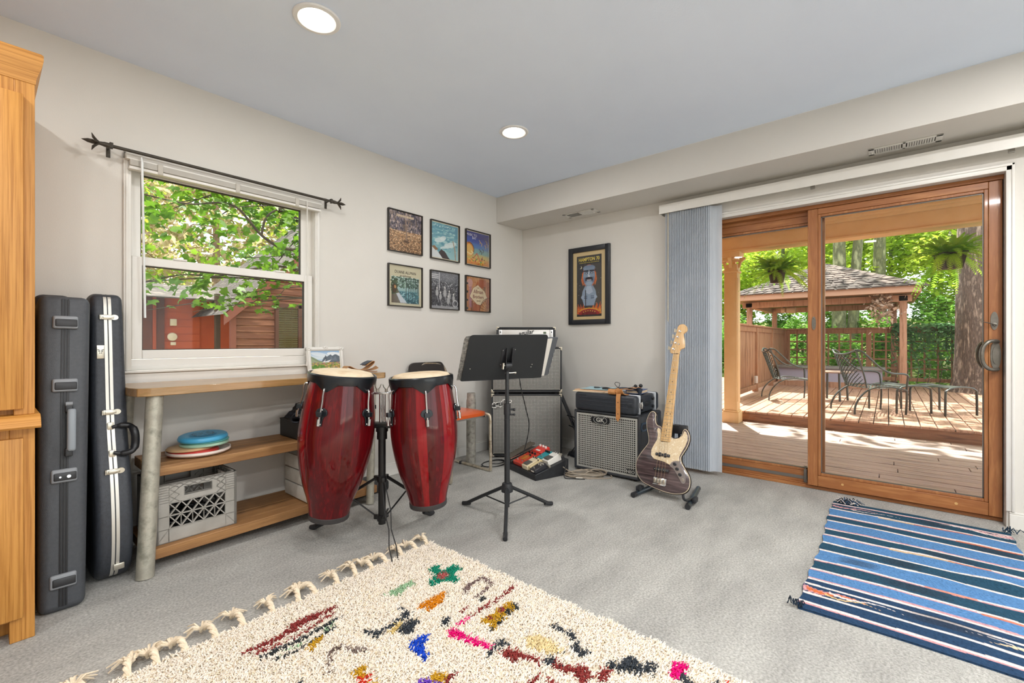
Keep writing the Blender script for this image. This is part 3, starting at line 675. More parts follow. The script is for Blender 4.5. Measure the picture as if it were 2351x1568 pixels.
for i in range(3):
    t = thing('coiled_cable', 'coiled black cables lying in the grey milk crate', 'cable', (-2.985+(-.07+.07*i), -.235+.02*(i % 2), .112), group='coiled black cables in the milk crate')
    m = MB()
    for k in range(5):
        R = .062+g.uniform(-.01, .012); cx, cy = g.uniform(-.012, .012), g.uniform(-.03, .03); a0 = g.uniform(0, 6)
        m.tube([(cx+R*math.cos(a0+j*PI/8), cy+R*1.2*math.sin(a0+j*PI/8), .0+.022*k+.012*math.sin(a0*3+j*.8)+.008) for j in range(16)], .0055, 8, closed=True)
    m.build('cable_coil', cab, t)

# ---- black box, bag, white slatted crate on the shelves
t = thing('storage_box', 'small black mesh storage box on the middle shelf board behind the left conga', 'box', (-2.35, -.2, .456))
m = MB(); m.box((-.12, -.13, 0), (.12, .13, .003)).box((-.12, -.13, 0), (-.116, .13, .105)).box((.116, -.13, 0), (.12, .13, .105)).box((-.12, -.13, 0), (.12, -.126, .105)).box((-.12, .126, 0), (.12, .13, .105)).box((-.122, -.132, .1), (-.112, .132, .106)).box((.112, -.132, .1), (.122, .132, .106)).box((-.122, -.132, .1), (.122, -.122, .106)).box((-.122, .122, .1), (.122, .132, .106))
m.build('box_body', mat('mesh_black', '#2e2c2b', '#1a1918', scale=300, rough=.6), t)
t = thing('cloth_bag', 'black cloth bag with looped strap crammed on the black storage box', 'bag', (-2.35, -.2, .56))
m = MB(); b = bmesh.new(); bmesh.ops.create_icosphere(b, subdivisions=4, radius=1)
for v in b.verts:
    n_ = .16*math.sin(v.co.x*4+v.co.z*3)+.1*math.sin(v.co.y*7+v.co.x*5)+.05*math.sin(v.co.z*14+v.co.x*9)
    v.co = Vector((v.co.x*.115*(1+n_), v.co.y*.125*(1+n_*.6), max(v.co.z*.055*(1+n_), -.03)+.034))
b.verts.index_update(); m._add([v.co for v in b.verts], [[v.index for v in f.verts] for f in b.faces], True); b.free()
m.build('bag_body', mat('black_nylon', '#1b1d24', '#23262e', scale=25, rough=.6, bump=.4, bscale=30), t)
m = MB(); m.tube(spline([(-.08, -.09, .05), (-.13, -.10, .055), (-.15, -.09, .03), (-.14, -.09, .002), (-.09, -.11, -.0)], 6), .011, 10, flat=.5); m.build('strap', mat('black_nylon', ''), t)
t = thing('slatted_crate', 'small white painted slatted wooden crate on the lowest board behind the left conga', 'crate', (-2.30, -.245, .099))
m = MB(); paint = mat('chalk_paint', '#dcdad2', '#c9c6bd', scale=10, rough=.7, bump=.1, stretch=(1, 1, 1))
for k in range(3):
    z = .006+k*.086
    m.box((-.155, -.145, z), (-.145, .145, z+.078), .002).box((.145, -.145, z), (.155, .145, z+.078), .002).box((-.145, -.145, z), (.145, -.135, z+.078), .002).box((-.145, .135, z), (.145, .145, z+.078), .002)
for (x, y) in ((-.14, -.13), (.13, -.13), (-.14, .12), (.13, .12)): m.box((x, y, .0), (x+.012, y+.012, .262))
m.box((-.145, -.135, .004), (.145, .135, .010)); m.build('crate_body', paint, t)
t = thing('equipment_case', 'low black case lying on the floor behind the conga stand', 'case', (-1.98, -.19, 0))
MB().box((-.15, -.10, 0), (.15, .10, .075), .02, 3).build('case_body', dark, t)
MB().box((-.02, -.108, .03), (.02, -.100, .05), .002).build('clasp', mat('blue_plastic', '#2f6fa8', rough=.4), t)

# ---- landscape painting and leather strap on the top board
M = frame_mtx((-2.165, -.045, .823), (1, 0, 0), (0, math.cos(.16), -math.sin(.16)), (0, math.sin(.16), math.cos(.16)))
t = thing('landscape_painting', 'small mountain landscape painting in an ornate white frame leaning on the wall', 'painting', mtx=M)
m = MB(); w, h = .127, .085
for (x0, x1, z0, z1) in ((-w, -w+.028, 0, 2*h), (w-.028, w, 0, 2*h), (-w, w, 0, .026), (-w, w, 2*h-.026, 2*h)): m.box((x0, -.016, z0), (x1, 0, z1), .004).box((x0+.006, -.022, z0+.006), (x1-.006, -.012, z1-.006), .003)
for (x, z) in ((-w+.012, .012), (w-.012, .012), (-w+.012, 2*h-.012), (w-.012, 2*h-.012), (0, 2*h-.004), (0, .004)):
    for k in range(5): m.ball((x+.010*math.cos(k*1.26), -.02, z+.007*math.sin(k*1.26)), .0075, 6, (1.2, .7, .8))
m.tube([(-w+.02+(2*w-.04)*i/20, -.012, 2*h-.001+.0045*math.cos(i/20*4*PI)*(1 if 0 < i < 20 else 0)) for i in range(21)], .004, 6)
m.build('frame', whitem, t)
c = Canvas(90, 62, '#b9cfe0'); c.grad(.55, 1, '#d9e2e4', '#7fa8d0'); c.ell(.3, .78, .3, .1, '#dfe6ea', -.3, .7); c.ell(.8, .8, .25, .1, '#eef1f2', -.1, .8)
c.poly([(0, .7), (.1, .62), (.25, .48), (.42, .4), (.42, .2), (0, .2)], '#7f8f72'); c.poly([(0, .6), (.2, .42), (.4, .35), (.4, .2), (0, .2)], '#95a17f')
c.poly([(.36, .42), (.42, .58), (.47, .66), (.5, .75), (.54, .66), (.6, .70), (.67, .78), (.74, .7), (.82, .77), (.88, .77), (1, .66), (1, .3), (.36, .3)], '#5d6873')
c.poly([(.45, .5), (.5, .7), (.53, .55), (.5, .42)], '#454f5a'); c.poly([(.64, .45), (.69, .7), (.75, .52), (.85, .7), (.9, .45)], '#6d7884')
c.poly([(.34, .36), (.44, .42), (.5, .55), (.47, .4), (.6, .46), (.7, .5), (.6, .36)], '#dfe3e2')
c.grad(0, .34, '#7b7a3a', '#a3a463'); c.speck(0, 0, 1, .36, ['#6f8f35', '#8f9d3d', '#c58f5d', '#b5705a', '#d3b56a', '#586f2c', '#7c6f80'], 260, .03, 4, .02)
c.speck(0, .0, .45, .22, ['#4e7a2b', '#6b9437'], 60, .05, 8, .03)
c.build('canvas', .20, .125, t, (0, -.013, h))
strapm = mat('tan_leather', '#b98b5c', '#a97a4d', scale=20, rough=.6); strapb = mat('dark_leather', '#3b4452', rough=.55)
t = thing('leather_strap', 'folded tan leather guitar strap with dark backing lying on the shelf top beside the painting', 'strap', (-2.03, -.22, .824))
def ribbon(m, pts, w, th=.003, side=Vector((0, 1, 0))):
    P = spline(pts, 5); vs = []; fs = []
    for i, p in enumerate(P):
        tt = (P[min(i+1, len(P)-1)]-P[max(i-1, 0)]).normalized(); s_ = side-tt*side.dot(tt); s_.normalize(); n_ = tt.cross(s_)
        vs += [p+s_*w/2+n_*th/2, p-s_*w/2+n_*th/2, p-s_*w/2-n_*th/2, p+s_*w/2-n_*th/2]
    for i in range(len(P)-1):
        for k in range(4): fs.append((4*i+k, 4*i+(k+1) % 4, 4*i+4+(k+1) % 4, 4*i+4+k))
    fs += [(0, 1, 2, 3), tuple(len(vs)-1-k for k in range(4))]; m._add(vs, fs, True)
m = MB(); ribbon(m, [(-.10, 0, .03), (-.08, 0, .045), (-.03, 0, .025), (.03, -.01, .018), (.08, -.01, .045), (.10, -.01, .068), (.085, -.01, .072), (.04, -.01, .045)], .06)
ribbon(m, [(-.11, .01, .012), (-.05, .0, .012), (.05, 0, .01), (.10, -.02, .02), (.125, -.03, .034)], .06); ribbon(m, [(.0, -.02, .004), (.08, -.03, .004), (.11, -.05, .004)], .05)
m.build('strap_band', strapm, t)
m = MB(); ribbon(m, [(.03, .0, .05), (.06, .0, .066), (.088, .0, .0755)], .058, .003); m.build('strap_backing', strapb, t)

# ================================================================ CONGAS
redw = mat('red_lacquer', '#5c030a', '#6e060f', scale=5, stretch=(16, 16, .05), rough=.5, coat=.8, spec=.1, c3='#4e0309', detail=2, contrast=(.3, .7))
redw2 = mat('red_lacquer_bright', '#7a060f', '#8a0a14', scale=5, stretch=(16, 16, .05), rough=.5, coat=.8, spec=.1, detail=2)
redw3 = mat('red_lacquer_dark', '#430307', '#52050a', scale=5, stretch=(16, 16, .05), rough=.5, coat=.8, spec=.1, detail=2)
rimm = mat('rim_black', '#23272c', rough=.28, metal=.5, coat=.3)
skin = mat('rawhide', '#d6bf9f', '#c9ad88', scale=5, rough=.65, bump=.06, bscale=60, c3='#dfcdb0')
def conga(label, B, T, R, a0, n=5):
    """B bottom centre, T top centre, R: radii of shell bottom, belly, top; a0 angle of first lug"""
    B, T = Vector(B), Vector(T); ax = (T-B).normalized(); Lh = (T-B).length
    e = Vector((.7657, .6432, 0)); x = (e-ax*e.dot(ax)).normalized(); y = ax.cross(x)
    t = thing('conga_drum', label, 'drum', group='red conga drums on the double stand', mtx=frame_mtx(B, x, y, ax))
    rb, rm, rt = R; H = Lh-.03
    kn = [(rb, 0), (rb*1.04, .05*H), (rb*1.20, .14*H), (rb+(rm-rb)*.56, .26*H), (rb+(rm-rb)*.84, .40*H), (rm, .57*H), (rt+(rm-rt)*.80, .74*H), (rt+(rm-rt)*.40, .88*H), (rt, 1.0*H)]
    pr = [(p.x, p.y) for p in spline([(a, b_, 0) for a, b_ in kn], 5)]
    sh_ = MB().lathe([(rb-.012, .002)]+pr+[(rt-.01, H)], 72).build('shell', [redw, redw2, redw3], t, sharp=60); gg = random.Random(int(Lh*1000)); st_ = [gg.choice((0, 0, 1, 2)) for _ in range(24)]
    for pl_ in sh_.data.polygons: c_ = pl_.center; pl_.material_index = st_[int((math.atan2(c_.y, c_.x) % (2*PI))/(2*PI)*23.999)]
    MB().lathe([(rb-.012, 0), (rb+.002, 0), (rb+.0035, .003), (rb+.0045, .024), (rb+.002, .026), (rb-.012, .004)], 48).build('base_ring', mat('ring_rubber', '#3b3838', rough=.5), t)
    MB().lathe([(0, H+.029), (rt*.75, H+.028), (rt*.93, H+.022), (rt+.004, H+.006), (rt+.008, H-.02), (rt+.003, H-.02), (rt-.02, H+.004)], 56).build('drumhead', skin, t)
    # rim with pointed ears at the hooks
    m = MB(); N = 180; vs = []; fs = []
    for k in range(N):
        a = 2*PI*k/N; d = min(abs((a-a0-j*2*PI/n+PI) % (2*PI)-PI) for j in range(n)); ear = max(0, 1-d/.36)
        lo = -.030-.042*ear
        for (r, z) in ((rt+.006, .012), (rt+.012, .014), (rt+.017, .008), (rt+.0175, -.012), (rt+.015, -.028), (rt+.012-.002*ear, lo), (rt+.008-.002*ear, lo), (rt+.007, -.02)): vs.append((r*math.cos(a), r*math.sin(a), H+z))
    for k in range(N):
        for j in range(8): fs.append((k*8+j, k*8+(j+1) % 8, ((k+1) % N)*8+(j+1) % 8, ((k+1) % N)*8+j))
    m._add(vs, fs, True); m.build('rim', rimm, t)
    for j in range(n):
        a = a0+j*2*PI/n; A = Matrix.Rotation(a, 4, 'Z')
        rz = lambda z: next((p[0]+(q[0]-p[0])*(z-p[1])/(q[1]-p[1]) for p, q in zip(pr[:-1], pr[1:]) if p[1] <= z <= q[1]), rt)
        m = MB(); m.tube(spline([(rt+.006, 0, H-.055), (rt+.022, 0, H-.05), (rt+.03, 0, H-.07), (rt+.032, 0, H-.12), (rz(H-.21)+.021, 0, H-.215)], 5), .0042, 8, mtx=A)
        m.cyl((rz(H-.2)+.021, 0, H-.222), (rz(H-.2)+.021, 0, H-.19), .0075, 8, mtx=A); hk = m.build('tension_hook', chrome, t)
        m = MB(); z0 = H-.175; rr = rz(z0)
        Pm = A @ frame_mtx((rr-.001, 0, z0), (0, 1, 0), (-(rz(z0+.02)-rz(z0-.02))/.04*-1, 0, 1), (1, 0, 0))
        sh = [(-.030, .012), (-.024, .026), (-.010, .034), (.010, .034), (.024, .026), (.030, .012), (.027, .0), (.016, -.006), (.010, -.02), (.009, -.052), (-.009, -.052), (-.010, -.02), (-.016, -.006), (-.027, 0)]
        m.prism(sh, 0, .007, mtx=Pm); m.prism([(-.0125, -.004), (.0125, -.004), (.0125, .018), (-.0125, .018)], .006, .03, mtx=Pm)
        pl = m.build('side_plate', rimm, t, bevel=.0015)
        m = MB()
        for (u, v) in ((-.0, .026), (0, -.042)): m.ball((u, v, .008), .0055, 8, (1, 1, .6), mtx=Pm)
        m.build('bolt', chrome, pl)
    return t
CD = Vector((-.7657, -.6432, 0))    # towards the viewer
conga('larger left conga drum in glossy dark red lacquer in front of the shelf unit', (-2.507, -.736, .130), (-2.462, -.80, .885), (.096, .184, .150), PI-.10)
conga('right conga drum in glossy dark red lacquer, beside the music stand', (-2.130, -1.070, .166), (-2.163, -1.05, .868), (.094, .173, .150), PI+.30)
# round practice pad lying on the right drum
# ================================================================ CONGA STAND
blk = mat('stand_black', '#2a2a2a', rough=.4, metal=.5)
t = thing('conga_stand', 'black tripod double conga stand between the two red drums', 'drum stand', (-2.302, -.902, 0))
def L(x, y, z): return (x+2.302, y+.902, z)
cx, cy = -2.302, -.902
m = MB(); m.cyl((0, 0, .075), (0, 0, .585), .019, 20).cyl((0, 0, .52), (0, 0, .575), .026, 20).cyl((0, 0, .56), (0, 0, .585), .031, 20); m.build('pole', blk, t)
for z in (.313, .108):
    m = MB().cyl((0, 0, z-.015), (0, 0, z+.015), .025)
    for a in (2.02, 4.25, .28): m.box((.012, -.008, z-.012), (.045, .008, z+.012), .002, mtx=Matrix.Rotation(a, 4, 'Z'))
    m.build('collar', blk, t)
rx = Vector((.6432, -.7657, 0)); fx = Vector((.7657, .6432, 0))
for i, (fxy) in enumerate(((-2.487, -.515), (-2.432, -1.205), (-1.93, -.86))):
    f = Vector(L(*fxy, 0)); d = f.normalized(); n_ = Vector((-d.y, d.x, 0)); 
    lg = MB()
    for s in (-1, 1):
        o = n_*s*.008
        if i == 1: lg.tube([d*.03+o*.6+Vector((0, 0, .315)), d*(f.length*.45)+o*1.9+Vector((0, 0, .19)), d*(f.length*.62)+o*.7+Vector((0, 0, .12)), d*(f.length*.8)+o*2.1+Vector((0, 0, .06)), d*(f.length)+o*1.6+Vector((0, 0, .008))], .0028, 8)
        else: lg.tube([d*.03+o+Vector((0, 0, .315)), d*(f.length*.5)+o+Vector((0, 0, .20)), d*(f.length-.03)+o+Vector((0, 0, .02))], .0055, 8, flat=1.3)
    l = lg.build('leg', blk, t)
    if i != 1: MB().tube([d*(f.length-.07)+Vector((0, 0, .038)), d*(f.length-.01)+Vector((0, 0, .012)), d*(f.length+.012)+Vector((0, 0, .011))], [.011, .015, .011], 10).build('rubber_foot', dark, l)
    MB().tube([d*.03+Vector((0, 0, .108)), d*(f.length*.47)+Vector((0, 0, .205))], .006, 8, flat=.5).build('brace', blk, l)
m = MB(); m.box((-.058, -.018, .578), (.058, .018, .600), .004, mtx=Matrix.Rotation(-.87, 4, 'Z')); m.box((-.075, -.03, .598), (.075, .03, .606), .002, mtx=Matrix.Rotation(-.87, 4, 'Z')); m.build('cross_bracket', blk, t)
R_ = Matrix.Rotation(-.87, 4, 'Z')
m = MB(); m.cyl((-.006, 0, .60), (-.006, 0, .76), .0085, 14, mtx=R_).cyl((.012, 0, .60), (.012, 0, .76), .0065, 14, mtx=R_).box((-.045, -.014, .755), (.045, .014, .766), .003, mtx=R_); m.build('upright_post', chrome, t)
for s in (-1, 1):
    m = MB()
    m.tube([(s*.03, 0, .76), (s*.075, 0, .758)], .005, 8, mtx=R_); m.cyl((s*.022, 0, .766), (s*.022, 0, .782), .007, 10, mtx=R_)
    for q in (-1, 1): m.tube([(s*.022, q*.004, .78), (s*.022+q*.010, q*.006, .79), (s*.022+q*.014, q*.01, .806)], [.004, .005, .003], 8, flat=.5, mtx=R_)
    m.build('wing_bolt', nickel, t)
# ================================================================ FRAMED RECORD SLEEVES
framek = mat('black_frame', '#2b2621', rough=.4)
def sleeve(label, x, z, canvas, txt=(), mat_w=.0, dz=0):
    M = frame_mtx((x, -.001, z), (1, 0, 0), (0, 1, 0), (0, 0, 1))
    t = thing('framed_record_sleeve', label, 'picture', group='framed record sleeves on the window wall', mtx=M)
    h = .1635; w = .0065; m = MB()
    for (x0, x1, z0, z1) in ((-h, -h+w, -h, h), (h-w, h, -h, h), (-h+w, h-w, -h, -h+w), (-h+w, h-w, h-w, h)): m.box((x0, -.022, z0), (x1, 0, z1), .001)
    m.build('frame', framek, t)
    MB().box((-h+w, -.006, -h+w), (h-w, -.004, h-w)).build('backing_board', mat('cream_card', '#e2d8bd', rough=.8), t)
    s = 2*(h-w)-.002-mat_w; canvas.build('print', s, s, t, (0, -.0085, 0), rough=.5)
    for (body, size, col, px, pz, sx) in txt: text('lettering', body, size, mat('ink_'+col.strip('#'), col, rough=.6), t, (px, -.0095, pz), (PI/2, 0, 0), .0003, sx=sx)
    MB().box((-h+w, -.0135, -h+w), (h-w, -.0125, h-w)).build('cover_glass', PGLASS, t)
    return t
n_ = 110
c = Canvas(n_, n_, '#8a7a74'); c.grad(.45, 1, '#5e5a62', '#b9a7a2'); c.speck(0, .5, 1, 1, ['#4a4652', '#6c6470', '#8d8088', '#c6b1a6', '#3c3a45', '#7a6a60'], 620, .022, 11, .04)
for k in range(26): x = (k*.6180) % 1; c.line([(x, .48), (x+.02*math.sin(k), .8+.1*math.sin(k*2))], .003, '#3a3338')
c.grad(0, .52, '#6b513c', '#b08a66'); c.speck(0, 0, 1, .52, ['#e0b68a', '#c7946a', '#5b4433', '#8e6d50', '#f0cfa6', '#3f3026'], 1500, .012, 12, .009)
c.line([(0, .53), (.5, .47), (1, .44)], .006, '#d9c0a0')
c.line([(.53, .3), (.53, .55), (.5, .8)], .02, '#8f7868'); c.line([(.53, .52), (.6, .78)], .012, '#8f7868'); c.ell(.53, .27, .09, .03, '#5b4433')
c.rect(.22, .86, .74, .93, '#cdb494', .6)
for k in range(12): c.line([(.26+k*.04, .885), (.275+k*.04, .91), (.285+k*.04, .885)], .004, '#efe0c0')
sleeve('framed record sleeve with a brown leaf-strewn field and bare trees, top left of the six', -1.490, 1.894, c)
c = Canvas(n_, n_, '#6fa3ad'); c.grad(0, 1, '#9cc4c6', '#4f88a0'); c.speck(0, .2, 1, 1, ['#7fb2b8', '#5d96a6', '#a9cccb', '#6a9fae'], 160, .08, 21, .03)
for (x, y, rx, ry) in ((.3, .52, .2, .07), (.42, .58, .12, .06), (.7, .45, .25, .05), (.6, .36, .3, .04)): c.ell(x, y, rx, ry, '#dfe9e6', .25, .75)
c.line([(.9, .0), (.88, .3), (.8, .55)], .016, '#a98a6c')
c.poly([(0, 0), (0, .3), (.14, .24), (.3, .1), (.5, 0)], '#d5dadb'); c.poly([(0, .3), (.1, .34), (.24, .24), (.14, .2)], '#8b6a4c'); c.poly([(.25, .16), (.36, .26), (.5, .2), (.62, .06), (.7, 0), (.4, 0)], '#40363a')
for k in range(9): c.line([(.1+k*.095, .9-.0*k), (.125+k*.095, .93)], .005, '#e9efe9')
sleeve('framed record sleeve with a blue-green cloudy sky, top middle of the six', -1.075, 1.893, c, mat_w=.016)
c = Canvas(n_, n_, '#3c4ba0'); 
for k in range(60): 
    t_ = k/60; c.poly([(0, 1.05-t_*1.2), (1, .95-t_*1.35+.3*t_), (1, -.3), (0, -.3)], ['#33357e', '#3b55a8', '#4a7cb8', '#7aa8a0', '#c9b25c', '#d98e3e', '#c9682c'][min(6, int(t_*7))], .35)
c.ell(.12, .45, .2, .22, '#d8883a'); c.ell(.12, .42, .15, .18, '#e6b662'); c.line(arc(.12, .45, .2, -40, 110, 14), .012, '#3a2430')
c.line([(.02, .35), (.2, .3), (.28, .36), (.2, .4)], .02, '#f0d79a'); c.line([(.3, .2), (.45, .36), (.5, .28), (.62, .1)], .014, '#c2452f'); c.line([(.62, .1), (.7, .28)], .012, '#b8432c'); c.speck(.1, .02, .8, .22, ['#d9502f', '#4f9a4e', '#e8c254', '#7a2f2a'], 40, .03, 4, .02)
for (a, b_) in ((.55, .78), (.62, .72), (.85, .8), (.9, .72), (.8, .66), (.55, .5), (.62, .46), (.7, .52)): c.line([(a, b_), (a+.05, b_-.04), (a+.03, b_-.1)], .012, '#2e2a3a' if b_ < .6 else '#c9a24e')
sleeve('framed record sleeve shading from deep blue to orange, top right of the six', -.670, 1.892, c, [('MUSIC TO', .03, '#f2f2f2', -.085, .118, 1), ('EAT', .03, '#f2f2f2', -.052, .092, 1)], mat_w=.014)
c = Canvas(n_, n_, '#cbc3a6'); c.rect(.08, .06, .92, .72, '#7fa0a4'); c.grad(.36, .72, '#8fb0ae', '#cfdedb', .08, .92); c.grad(.06, .36, '#2d5660', '#5d8f98', .08, .92)
c.speck(.1, .45, .9, .71, ['#4d6a5c', '#6d8a7a', '#3c5548', '#93ab9c'], 260, .03, 31, .018); c.speck(.25, .08, .9, .34, ['#2f5f68', '#86b2b6', '#a9cdd0', '#1d4048'], 160, .02, 32, .01)
for x in (.52, .60, .66, .73, .80, .86, .90): c.line([(x, .24+.05*math.sin(x*30)), (x+.006, .70)], .009, '#2f3a36'); c.line([(x, .08), (x, .22)], .006, '#24424a')
c.poly([(.08, .06), (.08, .5), (.2, .5), (.3, .35), (.5, .06)], '#6b5b4a', .9); c.poly([(.22, .3), (.3, .32), (.55, .07), (.35, .07)], '#cfd6dd', .8)
c.speck(.08, .3, .25, .7, ['#3f4f3c', '#5b6a50'], 60, .03, 33); c.ell(.17, .42, .07, .12, '#4d4034'); c.ell(.19, .46, .03, .04, '#b98a5c')
sleeve('framed beige record sleeve with a swamp photo under dark lettering, bottom left of six', -1.490, 1.470, c, [('DUANE ALLMAN', .032, '#2f2c28', 0, .105, .85), ('an anthology', .021, '#4a453e', 0, .078, 1)])
c = Canvas(n_, n_, '#55565c'); c.speck(0, 0, 1, 1, ['#2a2b32', '#8c8d92', '#404149', '#6c6d73', '#b5b5b8', '#1f2027'], 1200, .02, 41, .016); c.grad(.74, 1, '#6d6e74', '#808187'); c.speck(0, .74, 1, 1, ['#9a9ba0', '#5a5b60', '#77787e'], 400, .018, 42, .006)
c.rect(.05, .1, .9, .55, '#1c1d24', .55)
for (x, y, s_) in ((.22, .42, 1), (.34, .32, .9), (.5, .42, 1.2), (.66, .36, 1), (.62, .22, 1), (.82, .3, .9)):
    c.ell(x, y+.13*s_, .025, .03, '#d9d6d2'); c.ell(x, y, .05*s_, .1*s_, '#b9b8b8', 0, .85); c.line([(x, y-.08), (x-.04, y-.24)], .016, '#3c3d44'); c.line([(x, y-.08), (x+.05, y-.22)], .014, '#8a8b90')
c.line(arc(.88, .16, .09, 0, 360, 24), .012, '#c9c9cb'); c.rect(0, 0, 1, .07, '#a9a9ad', .8); c.line([(.3, .5), (.3, .97)], .012, '#e3e3e3'); 
for k in range(3): c.rect(.03, .90-k*.045, .27, .915-k*.045, '#e6e6e6')
sleeve('framed black and white record sleeve of a seated group, bottom middle of the six', -1.078, 1.470, c)
c = Canvas(n_, n_, '#c58a5c'); c.speck(0, 0, 1, 1, ['#c98f62', '#be8154', '#cf9a6c'], 120, .1, 51)
for (a, b_, cc, d, col) in ((0, 0, .12, 1, '#b5784e'), (.2, 0, .3, .3, '#7a4430'), (.55, .7, .85, .95, '#a8553f'), (.86, .1, 1, .9, '#9b5238'), (.74, .3, .84, .75, '#6f4a34'), (.3, .0, .6, .25, '#a14f3a'), (.14, .1, .24, .9, '#a97a8a')): c.rect(a, b_, cc, d, col, .8)
c.ell(.17, .82, .11, .12, '#c7968a'); c.poly([(.5, .9), (.38, .72), (.62, .72)], '#b4663f'); c.poly([(.5, .78), (.78, .62), (.9, .42), (.62, .18), (.45, .2), (.15, .42), (.3, .68)], '#e6d2b0'); c.line([(.5, .78), (.78, .62), (.9, .42), (.62, .18), (.45, .2), (.15, .42), (.3, .68), (.5, .78)], .007, '#8a4b30')
for k in range(7): c.line([(1, 0), (1-.42*math.cos(k*.26), .42*math.sin(k*.26))], .006, '#5a3a2a')
c.line(arc(1, 0, .42, 90, 180, 14), .008, '#5a3a2a')
for k in range(4): c.rect(.02, .04+k*.24, .1, .1+k*.24, '#4a4644')
sleeve('framed tan record sleeve with maroon lettering in a pale hexagon, bottom right', -.672, 1.470, c, [('THE', .016, '#8a4636', 0, .058, 1), ('Allman', .05, '#7c2a30', .005, .022, .9), ('Brothers', .045, '#7c2a30', .005, -.025, .9), ('BAND', .018, '#8a6a50', .01, -.062, 1)])

# ================================================================ POSTER
M = frame_mtx((-.002, -.806, 1.5535), (0, -1, 0), (1, 0, 0), (0, 0, 1))
t = thing('framed_poster', 'tall black framed concert poster with cream mat on the wall between corner and blinds', 'poster', mtx=M)
W, Hh, w = .2185, .3635, .046; m = MB()
for (x0, x1, z0, z1) in ((-W, -W+w, -Hh, Hh), (W-w, W, -Hh, Hh), (-W+w, W-w, -Hh, -Hh+w), (-W+w, W-w, Hh-w, Hh)): m.box((x0, -.024, z0), (x1, 0, z1), .003)
m.build('frame', mat('poster_frame', '#25272c', rough=.35), t)
MB().box((-W+w, -.008, -Hh+w), (W-w, -.004, Hh-w)).build('mat_board', mat('cream_mat', '#dfc694', rough=.8), t)
c = Canvas(84, 190, '#3b3a3d'); c.rect(.0, .0, 1, 1, '#2a2b2f'); c.rect(.02, .008, .98, .992, '#3f3d3e'); c.rect(.62, .1, .97, .86, '#5b5650', .6)
c.speck(0, .2, 1, .86, ['#cfc8b8', '#a9a294'], 26, .008, 3, .004)
c.ell(.16, .81, .06, .022, '#e6dcc0'); c.ell(.13, .815, .05, .02, '#3f3d3e')
def fl_(x0, y0, h, s): c.poly([(x0-.05, y0), (x0-.03, y0+h*.5), (x0+s*.05, y0+h), (x0+.03, y0+h*.45), (x0+.05, y0)], '#d9662c'); c.poly([(x0-.02, y0), (x0-.01, y0+h*.3), (x0+s*.025, y0+h*.6), (x0+.02, y0)], '#f0b04a')
for k in range(9): fl_(.06+k*.035, .04, .14+.05*math.sin(k*2.1), -1); fl_(.94-k*.035, .04, .16+.05*math.sin(k*1.7), 1)
c.ell(.5, .66, .27, .19, '#c9683a'); c.ell(.5, .66, .235, .175, '#8fa0b5'); c.ell(.5, .79, .24, .05, '#7f90a8'); c.rect(.28, .755, .72, .80, '#8899b0'); c.ell(.5, .745, .3, .014, '#33343c')
for s in (-1, 1): c.ell(.5+s*.11, .71, .06, .014, '#2f3038'); c.ell(.5+s*.11, .708, .03, .006, '#d5dbe4'); c.ell(.5+s*.16, .6, .05, .05, '#70829c'); c.line([(.5+s*.26, .7), (.5+s*.29, .6), (.5+s*.24, .53)], .02, '#d97a44')
c.line([(.5, .74), (.47, .66), (.53, .655)], .012, '#e3e7ec'); c.ell(.5, .625, .15, .02, '#2b2730'); c.ell(.38, .6, .03, .02, '#2b2730'); c.ell(.62, .6, .03, .02, '#2b2730'); c.ell(.5, .595, .07, .012, '#b7a9b0'); c.ell(.5, .54, .12, .03, '#a8b6c8')
c.poly([(.34, .5), (.24, .42), (.2, .32), (.3, .18), (.7, .18), (.8, .32), (.76, .42), (.66, .5)], '#93a4ba'); c.poly([(.42, .5), (.34, .4), (.5, .36), (.66, .4), (.58, .5)], '#b4c2d3')
for s in (-1, 1): c.ell(.5+s*.2, .315, .12, .035, '#a9b8cb'); [c.line([(.5+s*.08, .335-k*.014), (.5+s*.2, .335-k*.014)], .006, '#5d6c84') for k in range(4)]
c.line([(.36, .42), (.37, .14)], .018, '#2a2b33'); c.ell(.5, .06, .42, .085, '#a83232'); c.ell(.5, .045, .3, .06, '#7c2428'); c.line([(.5+.4*math.cos(a_*.157), .06+.075*math.sin(a_*.157)) for a_ in range(2, 19)], .010, '#e0a23c'); c.rect(0, 0, 1, .03, '#33312f'); 
for k in range(6): c.ell(.28+k*.09, .075+.02*math.sin(k*.63), .02, .008, '#f0c24a')
c.line([(0, 0), (1, 0), (1, 1), (0, 1), (0, 0)], .012, '#1f1f22')
c.build('print', .262, .568, t, (0, -.0095, -.004), rough=.5)
text('title_lettering', 'HAMPTON 70', .046, mat('poster_yellow', '#e6cf63', rough=.6), t, (0, -.0105, .243), (PI/2, 0, 0), .0003, sx=.78, bold=.0012)
text('subtitle_lettering', 'A CELEBRATION OF COL. BRUCE HAMPTON', .0135, mat('poster_yellow', ''), t, (0, -.0105, .214), (PI/2, 0, 0), .0002, sx=.78)
MB().box((-W+w, -.0165, -Hh+w), (W-w, -.0155, Hh-w)).build('cover_glass', PGLASS, t)

